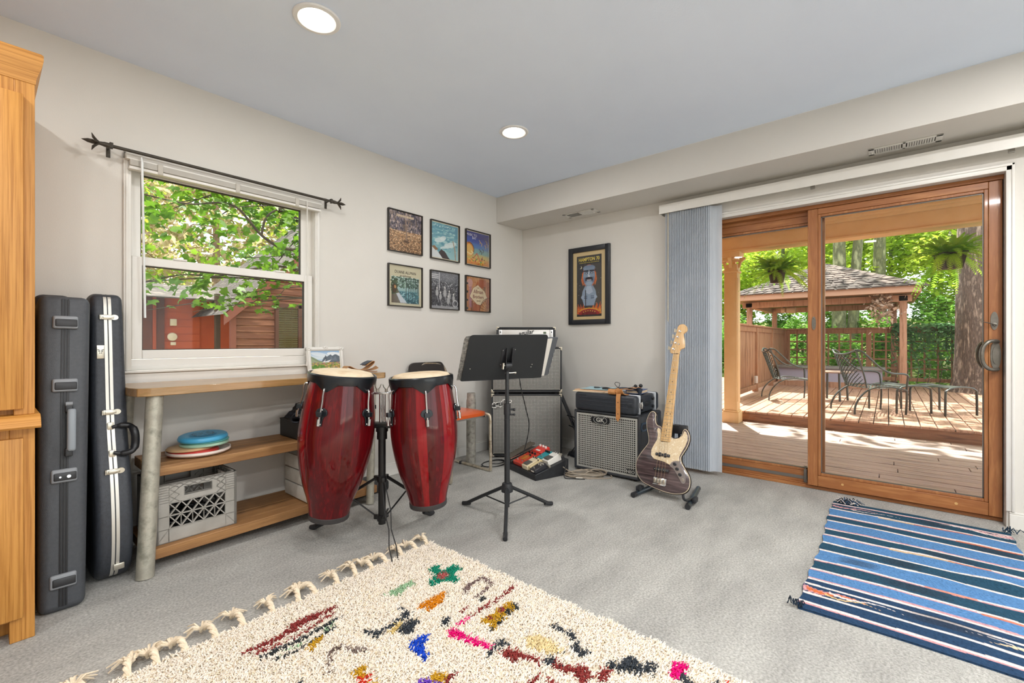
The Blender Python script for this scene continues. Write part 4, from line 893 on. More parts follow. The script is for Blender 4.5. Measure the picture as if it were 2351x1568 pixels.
# ================================================================ BASS AMPLIFIER STACK
AX, AY = (.6432, -.7657, 0), (.7657, .6432, 0)
tolex = mat('black_tolex', '#1f2022', '#292a2c', scale=300, rough=.55, bump=.3, bscale=500, bdist=.001)
cloth = mat('silver_grille_cloth', '#b9b6ae', '#8d8a82', scale=260, rough=.7)
_nt = cloth.node_tree; _tc = [q for q in _nt.nodes if q.type == 'TEX_COORD'][0]; _br = _nt.nodes.new('ShaderNodeTexBrick')
_br.offset = 0; _br.inputs['Scale'].default_value = 1; _br.inputs['Brick Width'].default_value = .0125; _br.inputs['Row Height'].default_value = .0125; _br.inputs['Mortar Size'].default_value = .0024
_br.inputs['Color1'].default_value = (*lin('#b9b7b0'), 1); _br.inputs['Color2'].default_value = (*lin('#aaa8a1'), 1); _br.inputs['Mortar'].default_value = (*lin('#5c5a56'), 1)
_mp = _nt.nodes.new('ShaderNodeMapping'); _mp.inputs['Rotation'].default_value = (PI/2, 0, 0); _nt.links.new(_tc.outputs['Object'], _mp.inputs[0]); _nt.links.new(_mp.outputs[0], _br.inputs['Vector'])
_nt.links.new(_br.outputs['Color'], _nt.nodes['Principled BSDF'].inputs['Base Color'])
cream_metal = mat('corner_metal', '#cfc6b2', rough=.3, metal=.6)
def speaker_cab(name, label, z0, hgt, wid=.626, dep=.36, off=0):
    M = frame_mtx((-.540+off*AX[0], -.483+off*AX[1], z0), AX, AY, (0, 0, 1))
    t = thing(name, label, 'bass amplifier', group='bass amplifier stack in the corner', mtx=M)
    w = wid/2; f = .012; m = MB()
    m.box((-w, 0, f), (-w+.018, dep, hgt), .004).box((w-.018, 0, f), (w, dep, hgt), .004).box((-w+.018, .0, hgt-.018), (w-.018, dep, hgt), .002).box((-w+.018, 0, f), (w-.018, dep, f+.018), .002).box((-w+.01, .015, f+.01), (w-.01, dep-.002, hgt-.01))
    m.build('cabinet', tolex, t)
    MB().box((-w+.022, .004, f+.032), (w-.022, .016, hgt-.022), .003).build('grille_cloth', cloth, t)
    m = MB(); e = .0025
    for (x0, x1, z0_, z1_) in ((-w+.017, -w+.022, f+.02, hgt-.018), (w-.022, w-.017, f+.02, hgt-.018), (-w+.017, w-.017, hgt-.023, hgt-.018), (-w+.017, w-.017, f+.026, f+.031)): m.box((x0, .001, z0_), (x1, .01, z1_), .001)
    m.build('piping', mat('silver_piping', '#b5b1a8', rough=.4, metal=.3), t)
    for sx in (-1, 1):
        for z in (f, hgt):
            m = MB(); s = 1 if z == f else -1
            m.box((sx*(w-.026), -.002, z-s*.002), (sx*(w+.002), .026, z+s*.008), .003).box((sx*(w-.007), -.002, z-s*.002), (sx*(w+.002), .026, z+s*.028), .003).box((sx*(w-.012), -.002, z-s*.002), (sx*(w+.002), .004, z+s*.024), .002)
            m.build('metal_corner', cream_metal, t)
        for y in (.04, dep-.04): MB().cyl((sx*(w-.05), y, 0), (sx*(w-.05), y, f), .016, 14).build('rubber_foot', dark, t)
    return t
lab = 'white grille-cloth bass speaker cabinet '
t = speaker_cab('bass_cabinet', lab+'at the bottom of the corner stack', 0, .566)
lw = mat('logo_white', '#eceae4', rough=.5); lk = mat('logo_black', '#141414', rough=.5)
text('logo_lettering', 'aguilar', .062, lw, t, (-.225, -.0005, .482), (PI/2, -.16, 0), .0015, shear=.25, bold=.0085)
text('logo_lettering', 'aguilar', .062, lk, t, (-.225, -.0025, .482), (PI/2, -.16, 0), .001, shear=.25, bold=.0015)
speaker_cab('bass_cabinet', lab+'standing on the lower one, behind the music stand', .567, .413)
# head
M = frame_mtx((-.543, -.478, .981), AX, AY, (0, 0, 1))
t = thing('amplifier_head', 'black bass amplifier head with silver front panel on top of the corner stack', 'bass amplifier', group='bass amplifier stack in the corner', mtx=M)
w, hh, dd = .262, .178, .34; m = MB()
m.box((-w, 0, .01), (-w+.018, dd, hh), .004).box((w-.018, 0, .01), (w, dd, hh), .004).box((-w+.018, 0, hh-.016), (w-.018, dd, hh), .002).box((-w+.018, 0, .01), (w-.018, dd, .026), .002).box((-w+.01, .03, .02), (w-.01, dd-.002, hh-.01)); m.build('cabinet', tolex, t)
MB().box((-w+.02, .012, .03), (w-.02, .026, hh-.022), .002).build('front_panel', mat('brushed_panel', '#d3d0cb', '#c3c0ba', scale=3, stretch=(1, 60, 60), rough=.35, metal=.35), t)
for x_ in (-w+.02, w-.05): MB().box((x_, .006, .03), (x_+.03, .014, hh-.022), .002).build('rack_ear', mat('rack_silver', '#c9c8c6', rough=.3, metal=.5), t)
m = MB()
for sx in (-1, 1):
    for z in (.05, hh-.045): m.cyl((sx*(w-.035), .003, z), (sx*(w-.035), .007, z), .006, 12)
m.build('screw', dark, t)
for k in range(6): MB().cyl((-.15+k*.055, -.006, .062), (-.15+k*.055, .012, .062), .011, 16).build('knob', dark, t)
MB().box((.155, .008, .118), (.18, .013, .137), .002).build('power_switch', mat('switch_green', '#56654a', rough=.4), t)
text('logo_lettering', 'aguilar', .052, lk, t, (.0, .0105, .128), (PI/2, -.16, 0), .0012, shear=.25, bold=.001)
for sx in (-1, 1):
    m = MB(); m.box((sx*(w-.024), -.002, hh-.009), (sx*(w+.002), .024, hh+.002), .003).box((sx*(w-.008), -.002, hh-.026), (sx*(w+.002), .024, hh+.002), .003); m.build('metal_corner', cream_metal, t)
    for y in (.05, dd-.05): MB().cyl((sx*(w-.05), y, 0), (sx*(w-.05), y, .012), .013, 12).build('rubber_foot', dark, t)

# leaning dark stand with round base between the stack and the second amplifier
t = thing('boom_stand', 'dark slanting stand on a round black base between the corner stack and the second amplifier', 'stand', (-.145, -.81, 0))
MB().lathe([(0, 0), (.12, 0), (.125, .008), (.12, .02), (.05, .032), (.02, .036), (0, .036)], 40).build('round_base', mat('base_black', '#20242b', rough=.35), t)
MB().tube([(-.02, -.02, .03), (-.01, .03, .2), (.01, .10, .3)], [.012, .012, .012], 10).build('pole', blk, t)
m = MB(); m.tube([(.03, .285, .60), (.03, -.005, .05)], .024, 12, flat=.5); m.build('slanted_arm', mat('base_black', ''), t)
t = thing('black_cable', 'thin black cables hanging and looping behind the corner stack by the round base', 'cable', (-.22, -.80, .0))
m = MB(); m.tube(spline([(.0, .1, .36), (-.03, -.02, .34), (-.06, -.08, .24), (-.05, -.03, .12), (-.08, .03, .03), (-.02, .08, .008)], 8), .0045, 8)
m.tube(spline([(.0, .08, .27), (-.04, -.02, .25), (-.07, -.10, .17), (-.09, -.13, .05), (-.06, -.11, .006)], 8), .0045, 8); m.build('cable_run', cab, t)

# ================================================================ SECOND AMPLIFIER (square-hole metal grille)
t = thing('bass_combo_amplifier', 'black bass combo amplifier with square-holed silver metal grille and blue-lit side', 'bass amplifier', (-.365, -1.275, 0))
def L(x, y, z): return (x+.365, y+1.275, z)
xa, xb, ya, yb, zt = -.572, -.16, -1.555, -.995, .487
m = MB(); m.box(L(xa+.02, ya, .012), L(xb, yb, zt), .018, 3).box(L(xa, ya, .012), L(xa+.03, ya+.02, zt), .009, 3).box(L(xa, yb-.02, .012), L(xa+.03, yb, zt), .009, 3).box(L(xa, ya, zt-.02), L(xa+.03, yb, zt), .009, 3).box(L(xa, ya, .012), L(xa+.03, yb, .032), .009, 3)
m.build('cabinet', mat('amp_vinyl', '#2b2d31', '#34363b', scale=200, rough=.42, bump=.2, bscale=400, bdist=.001), t)
MB().box(L(xa+.018, ya+.02, .03), L(xa+.021, yb-.02, zt-.02)).build('baffle', mat('baffle_black', '#0b0b0c', rough=.9), t)
gm = mat('grille_metal', '#c3c1ba', rough=.4, metal=.3); m = MB(); g0y, g1y, g0z, g1z = ya+.022, yb-.022, .034, zt-.024
m.box(L(xa+.006, g0y, g0z), L(xa+.010, g0y+.016, g1z)).box(L(xa+.006, g1y-.016, g0z), L(xa+.010, g1y, g1z)).box(L(xa+.006, g0y+.016, g0z), L(xa+.010, g1y-.016, g0z+.014)).box(L(xa+.006, g0y+.016, g1z-.014), L(xa+.010, g1y-.016, g1z))
NY, NZ = 33, 25; dy = (g1y-g0y-.032)/NY; dz = (g1z-g0z-.028)/NZ
for i in range(1, NY): y = g0y+.016+i*dy; m.box(L(xa+.0065, y-dy*.18, g0z+.014), L(xa+.0095, y+dy*.18, g1z-.014))
for i in range(1, NZ): z = g0z+.014+i*dz; m.box(L(xa+.0068, g0y+.016, z-dz*.18), L(xa+.0098, g1y-.016, z+dz*.18))
m.build('metal_grille', gm, t)
BX = frame_mtx(L(xa+.004, -1.232, .422), (0, -1, 0), (0, 0, 1), (-1, 0, 0))
m = MB(); bp = rrect(-.08, -.022, .08, .022, .012); m.prism(bp, 0, .004, mtx=BX); m.prism([(.062*math.cos(2*PI*i/40), .034*math.sin(2*PI*i/40)) for i in range(40)], 0, .005, mtx=BX); bd = m.build('badge', mat('badge_black', '#1c1d20', rough=.4), t)
m = MB(); m.tube([BX @ Vector((.057*math.cos(2*PI*i/40), .029*math.sin(2*PI*i/40), .0055)) for i in range(40)], .0016, 6, closed=True); m.build('badge_ring', gm, bd)
def amp_text(body, size, y, z, sx=1, bold=0, m_=gm): return text('badge_lettering', body, size, m_, t, L(xa-.0022, y, z), (PI/2, 0, -PI/2), .0008, sx=sx, bold=bold)
amp_text('GK', .046, -1.232, .422, 1.1, .0012)
MB().box(L(xa+.001, -1.518, .052), L(xa+.006, -1.446, .084), .003).build('badge', mat('badge_black', ''), t); amp_text('NEO', .03, -1.482, .068, 1.1, .0008)
m = MB(); m.prism(rrect(-.055, -.032, .055, .032, .028), 0, .006, mtx=frame_mtx(L(-.50, ya-.0, .40), (1, 0, 0), (0, 0, 1), (0, -1, 0))); hnd = m.build('side_handle', mat('handle_bluegrey', '#44566a', rough=.35), t)
m = MB(); m.prism(rrect(-.04, -.018, .04, .018, .016), .006, .008, mtx=frame_mtx(L(-.50, ya-.0, .40), (1, 0, 0), (0, 0, 1), (0, -1, 0))); m.build('handle_recess', dark, hnd)
for (x, y) in ((xa+.04, ya+.05), (xa+.04, yb-.05), (xb-.04, ya+.05), (xb-.04, yb-.05)): MB().cyl(L(x, y, 0), L(x, y, .014), .016, 14).build('rubber_foot', dark, t)

# ---- rack case lying on it
rc = mat('rack_case_plastic', '#2b2f35', '#31353c', scale=60, rough=.38, bump=.15, bscale=300, bdist=.001)
t = thing('rack_case', 'black moulded rack case with pale aluminium edge bands lying on the square-grille amplifier', 'case', (-.36, -1.27, zt+.001))
m = MB(); m.box((-.225, -.262, .0), (-.163, .262, .142), .024, 4)
for z in (.045, .075, .1): m.box((-.2275, -.20, z), (-.222, .22, z+.007), .003)
m.box((-.2275, .15, .118), (-.222, .22, .13), .003).box((-.2275, -.235, .06), (-.222, -.195, .09), .003); m.build('front_lid', rc, t)
MB().box((.135, -.262, 0), (.205, .262, .142), .024, 4).build('back_lid', rc, t)
MB().box((-.15, -.255, .004), (.125, .255, .138), .018, 3).build('case_body', rc, t)
for x in (-.163, .123): MB().box((x, -.265, -.0005), (x+.014, .265, .1445), .02, 3).build('edge_band', mat('aluminium_band', '#c7cbd0', rough=.35, metal=.5), t)
for x in (-.115, .085):
    for z in (.038, .100): MB().cyl((x, -.266, z), (x, -.25, z), .013, 14).build('latch_knob', dark, t)
m = MB(); m.box((-.165, -.272, .05), (-.145, -.262, .09), .003).tube([(-.155, -.275, .045), (-.15, -.279, .07), (-.155, -.275, .095)], .004, 8); m.build('butterfly_latch', chrome, t)
m = MB(); m.box((-.06, -.262, .052), (.04, -.252, .085), .004).tube([(-.05, -.262, .068), (-.01, -.268, .069), (.03, -.262, .068)], .006, 8); m.build('handle', dark, t)

# papers, book, strap, cable on the rack case
zt2 = zt+.144
def sheet(name, label, cat, cx, cy, z, w, d, th, rz, mt, curl=0, group=None):
    t = thing(name, label, cat, (cx, cy, z), rz, group); m = MB(); n = 8; vs = []; fs = []
    for i in range(n+1):
        for j in range(2):
            u = i/n; zz = curl*(u-.5)**2*4
            vs.append((-w/2+w*u, -d/2+d*j, zz))
    k = len(vs); vs += [(a, b_, c_+th) for a, b_, c_ in vs]
    for i in range(n): a = 2*i; fs += [(a, a+1, a+3, a+2), (k+a, k+a+2, k+a+3, k+a+1), (a, a+2, k+a+2, k+a), (a+1, k+a+1, k+a+3, a+3)]
    fs += [(0, k, k+1, 1), (2*n, 2*n+1, k+2*n+1, k+2*n)]
    m._add(vs, fs); m.build('page_stack', mt, t); return t
cream = mat('cream_paper', '#e6d3b8', '#dcc6a6', scale=6, rough=.75); bluep = mat('blue_paper', '#9cc0cc', '#b5d2d8', scale=9, rough=.7)
sheet('paper_folder', 'cream paper folder lying on the left part of the rack case', 'folder', -.45, -1.12, zt2, .22, .30, .006, .15, cream, group='papers on the rack case')
sheet('paper_folder', 'tan paper folder with loose sheets on top of the cream folder', 'folder', -.43, -1.12, zt2+.0065, .22, .28, .006, -.05, mat('tan_paper', '#dbb592', rough=.75), group='papers on the rack case')
sheet('blue_leaflet', 'pale blue printed leaflet on top of the paper folders', 'leaflet', -.41, -1.13, zt2+.013, .20, .24, .004, .1, bluep, .004, group='papers on the rack case')
t = thing('blue_book', 'small dark blue book lying flat behind the tan strap on the rack case', 'book', (-.37, -1.44, zt2), .1)
MB().box((-.08, -.06, 0), (.08, .06, .004), .001).box((-.08, -.06, .024), (.08, .06, .028), .001).box((-.08, .055, 0), (.08, .06, .028), .001).build('cover', mat('book_blue', '#2c5390', rough=.4), t)
MB().box((-.077, -.057, .004), (.077, .055, .024)).build('page_block', cream, t)
tan = mat('tan_strap_leather', '#b47a45', '#c48a55', scale=25, rough=.55, bump=.1)
t = thing('leather_strap', 'tan leather guitar strap rolled on the rack case, its end hanging down', 'strap', (-.56, -1.395, zt2))
m = MB(); S_ = Vector((0, 1, 0))
ribbon(m, [(.06, .02, .005), (.0, .02, .006), (-.028, 0, .004), (-.036, 0, -.02), (-.037, 0, -.10), (-.037, 0, -.17)], .034, .0035, S_); m.prism([(-.017, 0), (.017, 0), (.012, -.014), (0, -.03), (-.012, -.014)], 0, .0035, mtx=frame_mtx((-.039, 0, -.168), (0, -1, 0), (0, 0, 1), (-1, 0, 0)))
m.build('hanging_end', tan, t)
m = MB(); ribbon(m, [(.03, -.03, .002), (-.015, -.02, .006), (-.02, .0, .032), (.02, .01, .042), (.07, -.02, .038), (.12, -.07, .045), (.13, -.1, .02)], .06, .004, Vector((.25, 1, 0)))
m.tube([(-.02, .085, .02), (-.015, .03, .02)], .021, 16); m.build('rolled_band', tan, t)
m = MB(); ribbon(m, [(.02, .02, .046), (.06, -.03, .05), (.10, -.08, .035), (.09, -.13, .02)], .05, .003, Vector((.3, 1, 0))); m.build('dark_lining', mat('dark_leather', ''), t)
m = MB()
for z in (-.055, -.14): m.cyl((-.0405, 0, z), (-.0385, 0, z), .0035, 10)
m.build('strap_hole', dark, t)
t = thing('headphone_cable', 'thin black cable with plugs looping over the papers on the rack case', 'cable', (-.45, -1.25, zt2+.02))
m = MB(); m.tube(spline([(.02, .12, .006), (.03, .05, .012), (.02, -.02, .006), (.03, -.06, .02), (.03, -.07, .05), (.03, -.04, .058), (.03, -.03, .04), (.02, -.08, .012), (.04, -.16, .02), (.03, -.2, .05)], 7), .0022, 6)
m.build('cable_run', cab, t)
m = MB(); m.tube([(.02, .10, .008), (.02, .15, .006)], [.004, .006], 8).tube([(.0, -.0, .006), (-.01, .06, .006)], .008, 8).ball((.04, -.2, .035), .013, 6).ball((.05, -.235, .04), .015, 6); m.build('plug', dark, t)

# ================================================================ BASS GUITAR
BM = frame_mtx((-.80, 0, .04), (0, -1, 0), (.2785, 0, .9604), (-.9604, 0, .2785)); BM = BM @ Matrix.Translation((1.79, 0, 0))
t = thing('bass_guitar', 'dark flamed purple-brown electric bass guitar with maple neck on a floor stand', 'bass guitar', mtx=BM)
bo = [(1.6839,.5255),(1.666,.5152),(1.654,.4836),(1.649,.4589),(1.6516,.4396),(1.6579,.4043),(1.6740,.3563),(1.680,.3161),(1.6672,.2868),(1.6331,.2318),(1.6108,.1784),(1.6116,.1335),(1.6266,.0916),(1.66,.0538),(1.7043,.0363),(1.7607,.0241),(1.8244,.014),(1.8851,.0143),(1.9389,.0277),(1.9694,.0566),(1.9778,.0992),(1.968,.1385),(1.9415,.1752),(1.9146,.2125),(1.905,.2449),(1.919,.2771),(1.9385,.3185),(1.9492,.363),(1.9436,.401),(1.9285,.425),(1.9128,.4309),(1.9033,.4174),(1.8972,.3904),(1.8798,.3684),(1.8498,.3599),(1.829,.368),(1.8037,.3735),(1.7629,.4129),(1.7544,.4277),(1.7278,.4358),(1.7137,.457),(1.7077,.4886),(1.7101,.5064),(1.6998,.522)]
bo = [(p.x, p.y) for p in spline([(a-1.79, b_, 0) for a, b_ in bo], 3, True)]
flame = mat('flamed_top', '#2c2224', '#6d5a5a', scale=2.6, stretch=(1.6, 34, 1), rough=.3, coat=.7, c3='#4d3d3e', detail=3, contrast=(.3, .68))
def inset(pts, d):
    n = len(pts); out = []
    for i in range(n):
        a, b_ = Vector(pts[i-1]), Vector(pts[(i+1) % n]); e = (b_-a).normalized(); out.append((pts[i][0]+e.y*d*ORI, pts[i][1]-e.x*d*ORI))
    return out
ORI = 1 if sum(bo[i-1][0]*bo[i][1]-bo[i][0]*bo[i-1][1] for i in range(len(bo))) < 0 else -1
def body_mesh():
    m = MB(); rings = [(-.042, .006), (-.040, .002), (-.034, 0), (-.008, 0), (-.002, .002), (0, .005)]; N = len(bo); vs = []; fs = []
    for z, d in rings: vs += [(p[0], p[1], z) for p in inset(bo, d)]
    for k in range(len(rings)-1):
        for i in range(N): fs.append((k*N+i, k*N+(i+1) % N, (k+1)*N+(i+1) % N, (k+1)*N+i))
    fs += [tuple(range(N))[::-1], tuple((len(rings)-1)*N+i for i in range(N))]
    m._add(vs, fs, True); return m
body_mesh().build('body', flame, t, sharp=50)
MB().tube([(p[0], p[1], -.0045) for p in inset(bo, .0015)], .0028, 6, closed=True).build('binding', mat('cream_binding', '#e2d3b6', rough=.4), t)
MB().tube([(p[0], p[1], -.012) for p in inset(bo, -.0005)], .006, 6, closed=True).build('dark_edge', mat('dark_burst', '#1f1516', rough=.25, coat=.8), t)
pk = [(1.7314,.4044),(1.7391,.419),(1.7563,.4098),(1.7681,.329),(1.8258,.3345),(1.8294,.3637),(1.8503,.3556),(1.8844,.366),(1.9041,.387),(1.9138,.419),(1.9251,.4139),(1.9359,.3913),(1.9387,.3615),(1.9276,.3212),(1.9064,.2754),(1.8962,.2481),(1.9008,.2233),(1.8604,.2139),(1.8434,.1874),(1.804,.2022),(1.7629,.2062),(1.7301,.2117),(1.7093,.2305),(1.7075,.2659),(1.72,.2991),(1.7389,.3377),(1.7404,.3739)]
pearl = mat('pearloid', '#e8d5b4', '#f3e6cd', scale=70, rough=.3, coat=.4, c3='#dcc49e')
pg = MB().prism([(a-1.79, b_) for a, b_ in pk], .0, .0028, smooth=False).build('pickguard', pearl, t)
m = MB()
for (a, b_) in ((1.735, .408), (1.713, .255), (1.742, .345), (1.92, .405), (1.93, .37), (1.893, .24), (1.85, .198), (1.835, .358)): m.ball((a-1.79, b_, .0028), .0022, 5)
m.build('screw', nickel, pg)
ct = [(1.8414,.1849),(1.8604,.2139),(1.8989,.2208),(1.908,.1952),(1.930,.1654),(1.9476,.1354),(1.9506,.1029),(1.9437,.0887),(1.9287,.0895),(1.9092,.1148),(1.8845,.148),(1.8649,.1699)]
cp_ = MB().prism([(p.x, p.y) for p in spline([(a-1.79, b_, 0) for a, b_ in ct], 3, True)], 0, .0035).build('control_plate', mat('chrome_satin', '#a9a9ab', rough=.3, metal=.8), t)
for (a, b_) in ((1.8737, .1991), (1.8917, .1704), (1.9133, .1386)): MB().lathe([(0, .019), (.0085, .019), (.0095, .016), (.0105, .0035), (0, .0035)], 18, Matrix.Translation((a-1.79, b_, 0))).build('knob', dark, cp_)
MB().lathe([(.0045, .004), (.0045, .006), (.008, .0055), (.008, .0035)], 14, Matrix.Translation((1.934-1.79, .111, 0))).build('output_jack', nickel, cp_)
maple = mat('maple_neck', '#d8b07a', '#e2bf8b', scale=2, stretch=(14, 1, 14), rough=.32, coat=.5, c3='#d2a66c')
m = MB(); m.prism([(-.0222, .340), (.0312-.0, .340), (.0352, .937), (-.0012, .9385)], -.012, .0085) if False else None
NT = lambda q: ((-.0285+ (q-.338)*(.0263/.601)), (.0395-(q-.338)*(.0040/.601)))   # left and right edge of the neck at height q
l0, r0 = NT(.338); l1, r1 = NT(.939)
m = MB(); m.prism([(l0+.006, .334), (r0-.006, .334), (r0, .339), (r1, .939), (l1, .939), (l0, .339)], -.014, .0085)
nk = m.build('neck', maple, t, bevel=.002)
m = MB()
for k in range(21):
    q = .939-.8636*(1-2**(-k/12)); a, b_ = NT(q)
    if k: m.box((a+.0005, q-.0008, .0085), (b_-.0005, q+.0008, .0098))
m.build('frets', nickel, nk); a, b_ = NT(.94); MB().box((a, .939, .0085), (b_, .943, .0115)).build('nut', mat('nut_dark', '#4b3420', rough=.5), nk)
m = MB()
def fq(k): return .939-.8636*(1-2**(-k/12))
for k in (3, 5, 7, 9, 15, 17, 19): q = (fq(k)+fq(k-1))/2; a, b_ = NT(q); m.cyl(((a+b_)/2, q, .008), ((a+b_)/2, q, .0089), .0034, 12)
q = (fq(12)+fq(11))/2; a, b_ = NT(q)
for s in (-1, 1): m.cyl(((a+b_)/2+s*.013, q, .008), ((a+b_)/2+s*.013, q, .0089), .0034, 12)
m.build('position_dots', dark, nk)
hd = [(1.7877,.9403),(1.761,.9584),(1.774,1.0076),(1.7881,1.0686),(1.7951,1.1109),(1.799,1.1393),(1.8131,1.1555),(1.8397,1.1572),(1.8613,1.1379),(1.864,1.1098),(1.846,1.0914),(1.8425,1.0821),(1.8544,1.0403),(1.8592,.9896),(1.8352,.9756),(1.8273,.9571),(1.8257,.9378)]
hh_ = MB().prism([(p.x, p.y) for p in spline([(a-1.79, b_, 0) for a, b_ in hd], 3, True)], -.012, .002).build('headstock', maple, t, bevel=.0015)
tp = [(1.8171,1.1059,1.7785,1.1183), (1.8065,1.0637,1.7683,1.0758), (1.7953,1.0193,1.7589,1.031), (1.7855,.975,1.7474,.9886)]
for (a, b_, c_, d_) in tp:
    m = MB(); m.lathe([(0, .016), (.0045, .016), (.0045, .012), (.003, .01), (.0045, .005), (.008, .003), (.008, .002)], 14, Matrix.Translation((a-1.79, b_, 0))); m.cyl((a-1.79, b_, -.018), (c_-1.79+.008, d_, -.018), .003, 8); pg2 = m.build('tuning_peg', chrome, hh_)
    m = MB(); m.prism([((.0115+.003*math.cos(3*j*2*PI/24))*math.cos(j*2*PI/24), (.013+.003*math.cos(3*j*2*PI/24))*math.sin(j*2*PI/24)) for j in range(24)], -.0015, .0015, mtx=Matrix.Translation((c_-1.79, d_, -.018)) @ Euler((.5, .3, 0)).to_matrix().to_4x4()); m.build('peg_button', nickel, pg2)
m = MB(); m.lathe([(0, .006), (.006, .005), (.006, .002)], 12, Matrix.Translation((1.8184-1.79, 1.011, 0))); m.build('string_tree', chrome, hh_)
sb = [-.0345, -.0145, .0056, .0263]; sn = [.001+i*.0095 for i in range(4)]
for i in range(4):
    MB().tube([(sb[i], .062, .010), (sb[i], .088, .0135), (sn[i]+.0035, .941, .0135), (tp[3-i][0]-1.79, tp[3-i][1], .011)], .0011-.00015*i, 6).build('string', mat('string_steel', '#c9b89a', rough=.3, metal=.9), t)
for (a, b_, c_, d_) in ((1.7402, .2443, 1.8374, .2446), (1.7375, .1471, 1.8409, .1485)):
    m = MB(); m.box((a-1.79, b_-.009, .0), (c_-1.79, b_+.009, .0095), .003); 
    for s in (.3, .68): m.box((a-1.79+(c_-a)*s-.007, b_-.014, 0), (a-1.79+(c_-a)*s+.007, b_+.014, .007), .002)
    p_ = m.build('pickup', dark, t); m = MB()
    for k in range(8): m.ball((a-1.79+(c_-a)*(.1+.8*k/7), b_, .0095), .0028, 5)
    m.build('pole_pieces', chrome, p_)
m = MB(); m.box((-.0465, .048, 0), (.039, .094, .0035), .001).box((-.0465, .048, 0), (.039, .052, .014), .001); br_ = m.build('bridge', chrome, t)
for i in range(4): MB().box((sb[i]-.0075, .060, .004), (sb[i]+.0075, .088, .012), .002).build('saddle', nickel, br_)
MB().lathe([(0, 0), (.003, 0), (.003, .008), (.007, .01), (.007, .013), (0, .014)], 12, Matrix.Translation((-.005, .018, -.02)) @ Matrix.Rotation(PI/2, 4, 'X')).build('strap_button', nickel, t)

# ---- guitar stand
gs = mat('stand_tube', '#2f3a42', rough=.32, metal=.3, coat=.3)
t = thing('guitar_stand', 'low black tubular guitar stand holding the bass guitar', 'guitar stand', (-.66, -1.82, 0))
def L(x, y, z): return (x+.66, y+1.82, z)
for (a, b_, apex) in (((-.885, -1.648, .0175), (-.47, -1.70, .0175), (-.565, -1.80, .44)), ((-.872, -1.998, .0175), (-.47, -1.935, .0175), (-.565, -1.835, .44))):
    l = MB().cyl(L(*a), L(*b_), .0165, 16).build('leg', gs, t)
    MB().cyl(L(a[0]-.004, a[1], a[2]), L(a[0]+.03, a[1]+(b_[1]-a[1])*.08, a[2]), .0172, 16).build('rubber_foot', dark, l)
    mid = (-.56, -1.76 if a[1] > -1.8 else -1.87, .025); MB().tube([L(*mid), L(*apex)], .010, 12).build('upright', gs, t)
    s = -1 if a[1] > -1.8 else 1
    m = MB(); y = a[1]+s*-.0 
    m.box(L(-.80, y-s*.01-.012, .018), L(-.74, y-s*.01+.012, .05), .006).tube(spline([L(-.73, y, .035), L(-.79, y+s*.010, .040), L(-.835, y+s*.022, .044), L(-.856, y+s*.030, .058), L(-.855, y+s*.034, .082)], 4), .0085, 10); m.build('support_arm', dark, t)
MB().box(L(-.60, -1.90, .40), L(-.56, -1.80, .46), .008).build('neck_yoke', dark, t)
# ================================================================ MUSIC STAND
t = thing('music_stand', 'black metal orchestra music stand with solid desk in the middle of the room', 'music stand', (-1.657, -1.214, 0))
sblk = mat('powder_black', '#2c2e30', rough=.42, metal=.2, bump=.03, bscale=300)
dpth = lambda x, y, z: (x+1.657, y+1.214, z)
MB().cyl((0, 0, .085), (0, 0, .645), .0165, 20).build('lower_pole', sblk, t)
m = MB(); m.cyl((0, 0, .60), (0, 0, .665), .0205, 20).cyl((0, 0, .565), (0, 0, .572), .018, 20).tube([(0, 0, .63), (.02, -.028, .63)], .006, 8).ball((.024, -.034, .63), .009, 8).tube([(0, 0, .60), (.02, -.028, .60)], .006, 8).ball((.024, -.034, .60), .008, 8); m.build('clamp_collar', dark, t)
MB().cyl((0, 0, .64), (0, 0, .872), .0115, 16).build('upper_pole', sblk, t)
m = MB(); m.lathe([(.0168, .14), (.034, .145), (.036, .165), (.028, .195), (.0168, .2)], 24); m.build('hub', dark, t); MB().cyl((0, 0, .055), (0, 0, .09), .0145, 14).build('pole_foot', dark, t)
for (x, y) in ((-1.922, -1.428), (-1.700, -.884), (-1.345, -1.318)):
    f = Vector(dpth(x, y, 0)); d = f.normalized(); ln = f.length
    l = MB().tube([d*.026+Vector((0, 0, .168)), d*(ln*.55)+Vector((0, 0, .085)), d*(ln-.02)+Vector((0, 0, .014))], .0105, 12).build('leg', sblk, t)
    MB().tube([d*(ln-.055)+Vector((0, 0, .024)), d*ln+Vector((0, 0, .0125))], .0125, 12).build('rubber_foot', dark, l)
    MB().tube([d*.014+Vector((0, 0, .07)), d*(ln*.50)+Vector((0, 0, .094))], .006, 8, flat=.6).build('brace', sblk, l)
XA, YA = Vector((0.461, -0.238, 0)).normalized(), Vector((-0.079, -0.132, 0.267)).normalized(); XA = (XA-YA*XA.dot(YA)).normalized(); ZA = XA.cross(YA)   # ZA faces the viewer
if ZA.dot(Vector((-.77, -.64, 0))) < 0: ZA = -ZA
DO = Vector((-1.671, -1.221, 0.936)); DO_l = Vector(dpth(*DO))
def dk(p): q = Vector(p)-DO; return (q.dot(XA), q.dot(YA))
DM = frame_mtx(DO_l, XA, YA, XA.cross(YA))
tl, tr, br, bl = dk((-1.925, -1.179, 1.065)), dk((-1.496, -1.395, 1.075)), dk((-1.401, -1.274, 0.807)), dk((-1.862, -1.036, 0.798))
sg = 1 if XA.cross(YA).dot(ZA) > 0 else -1
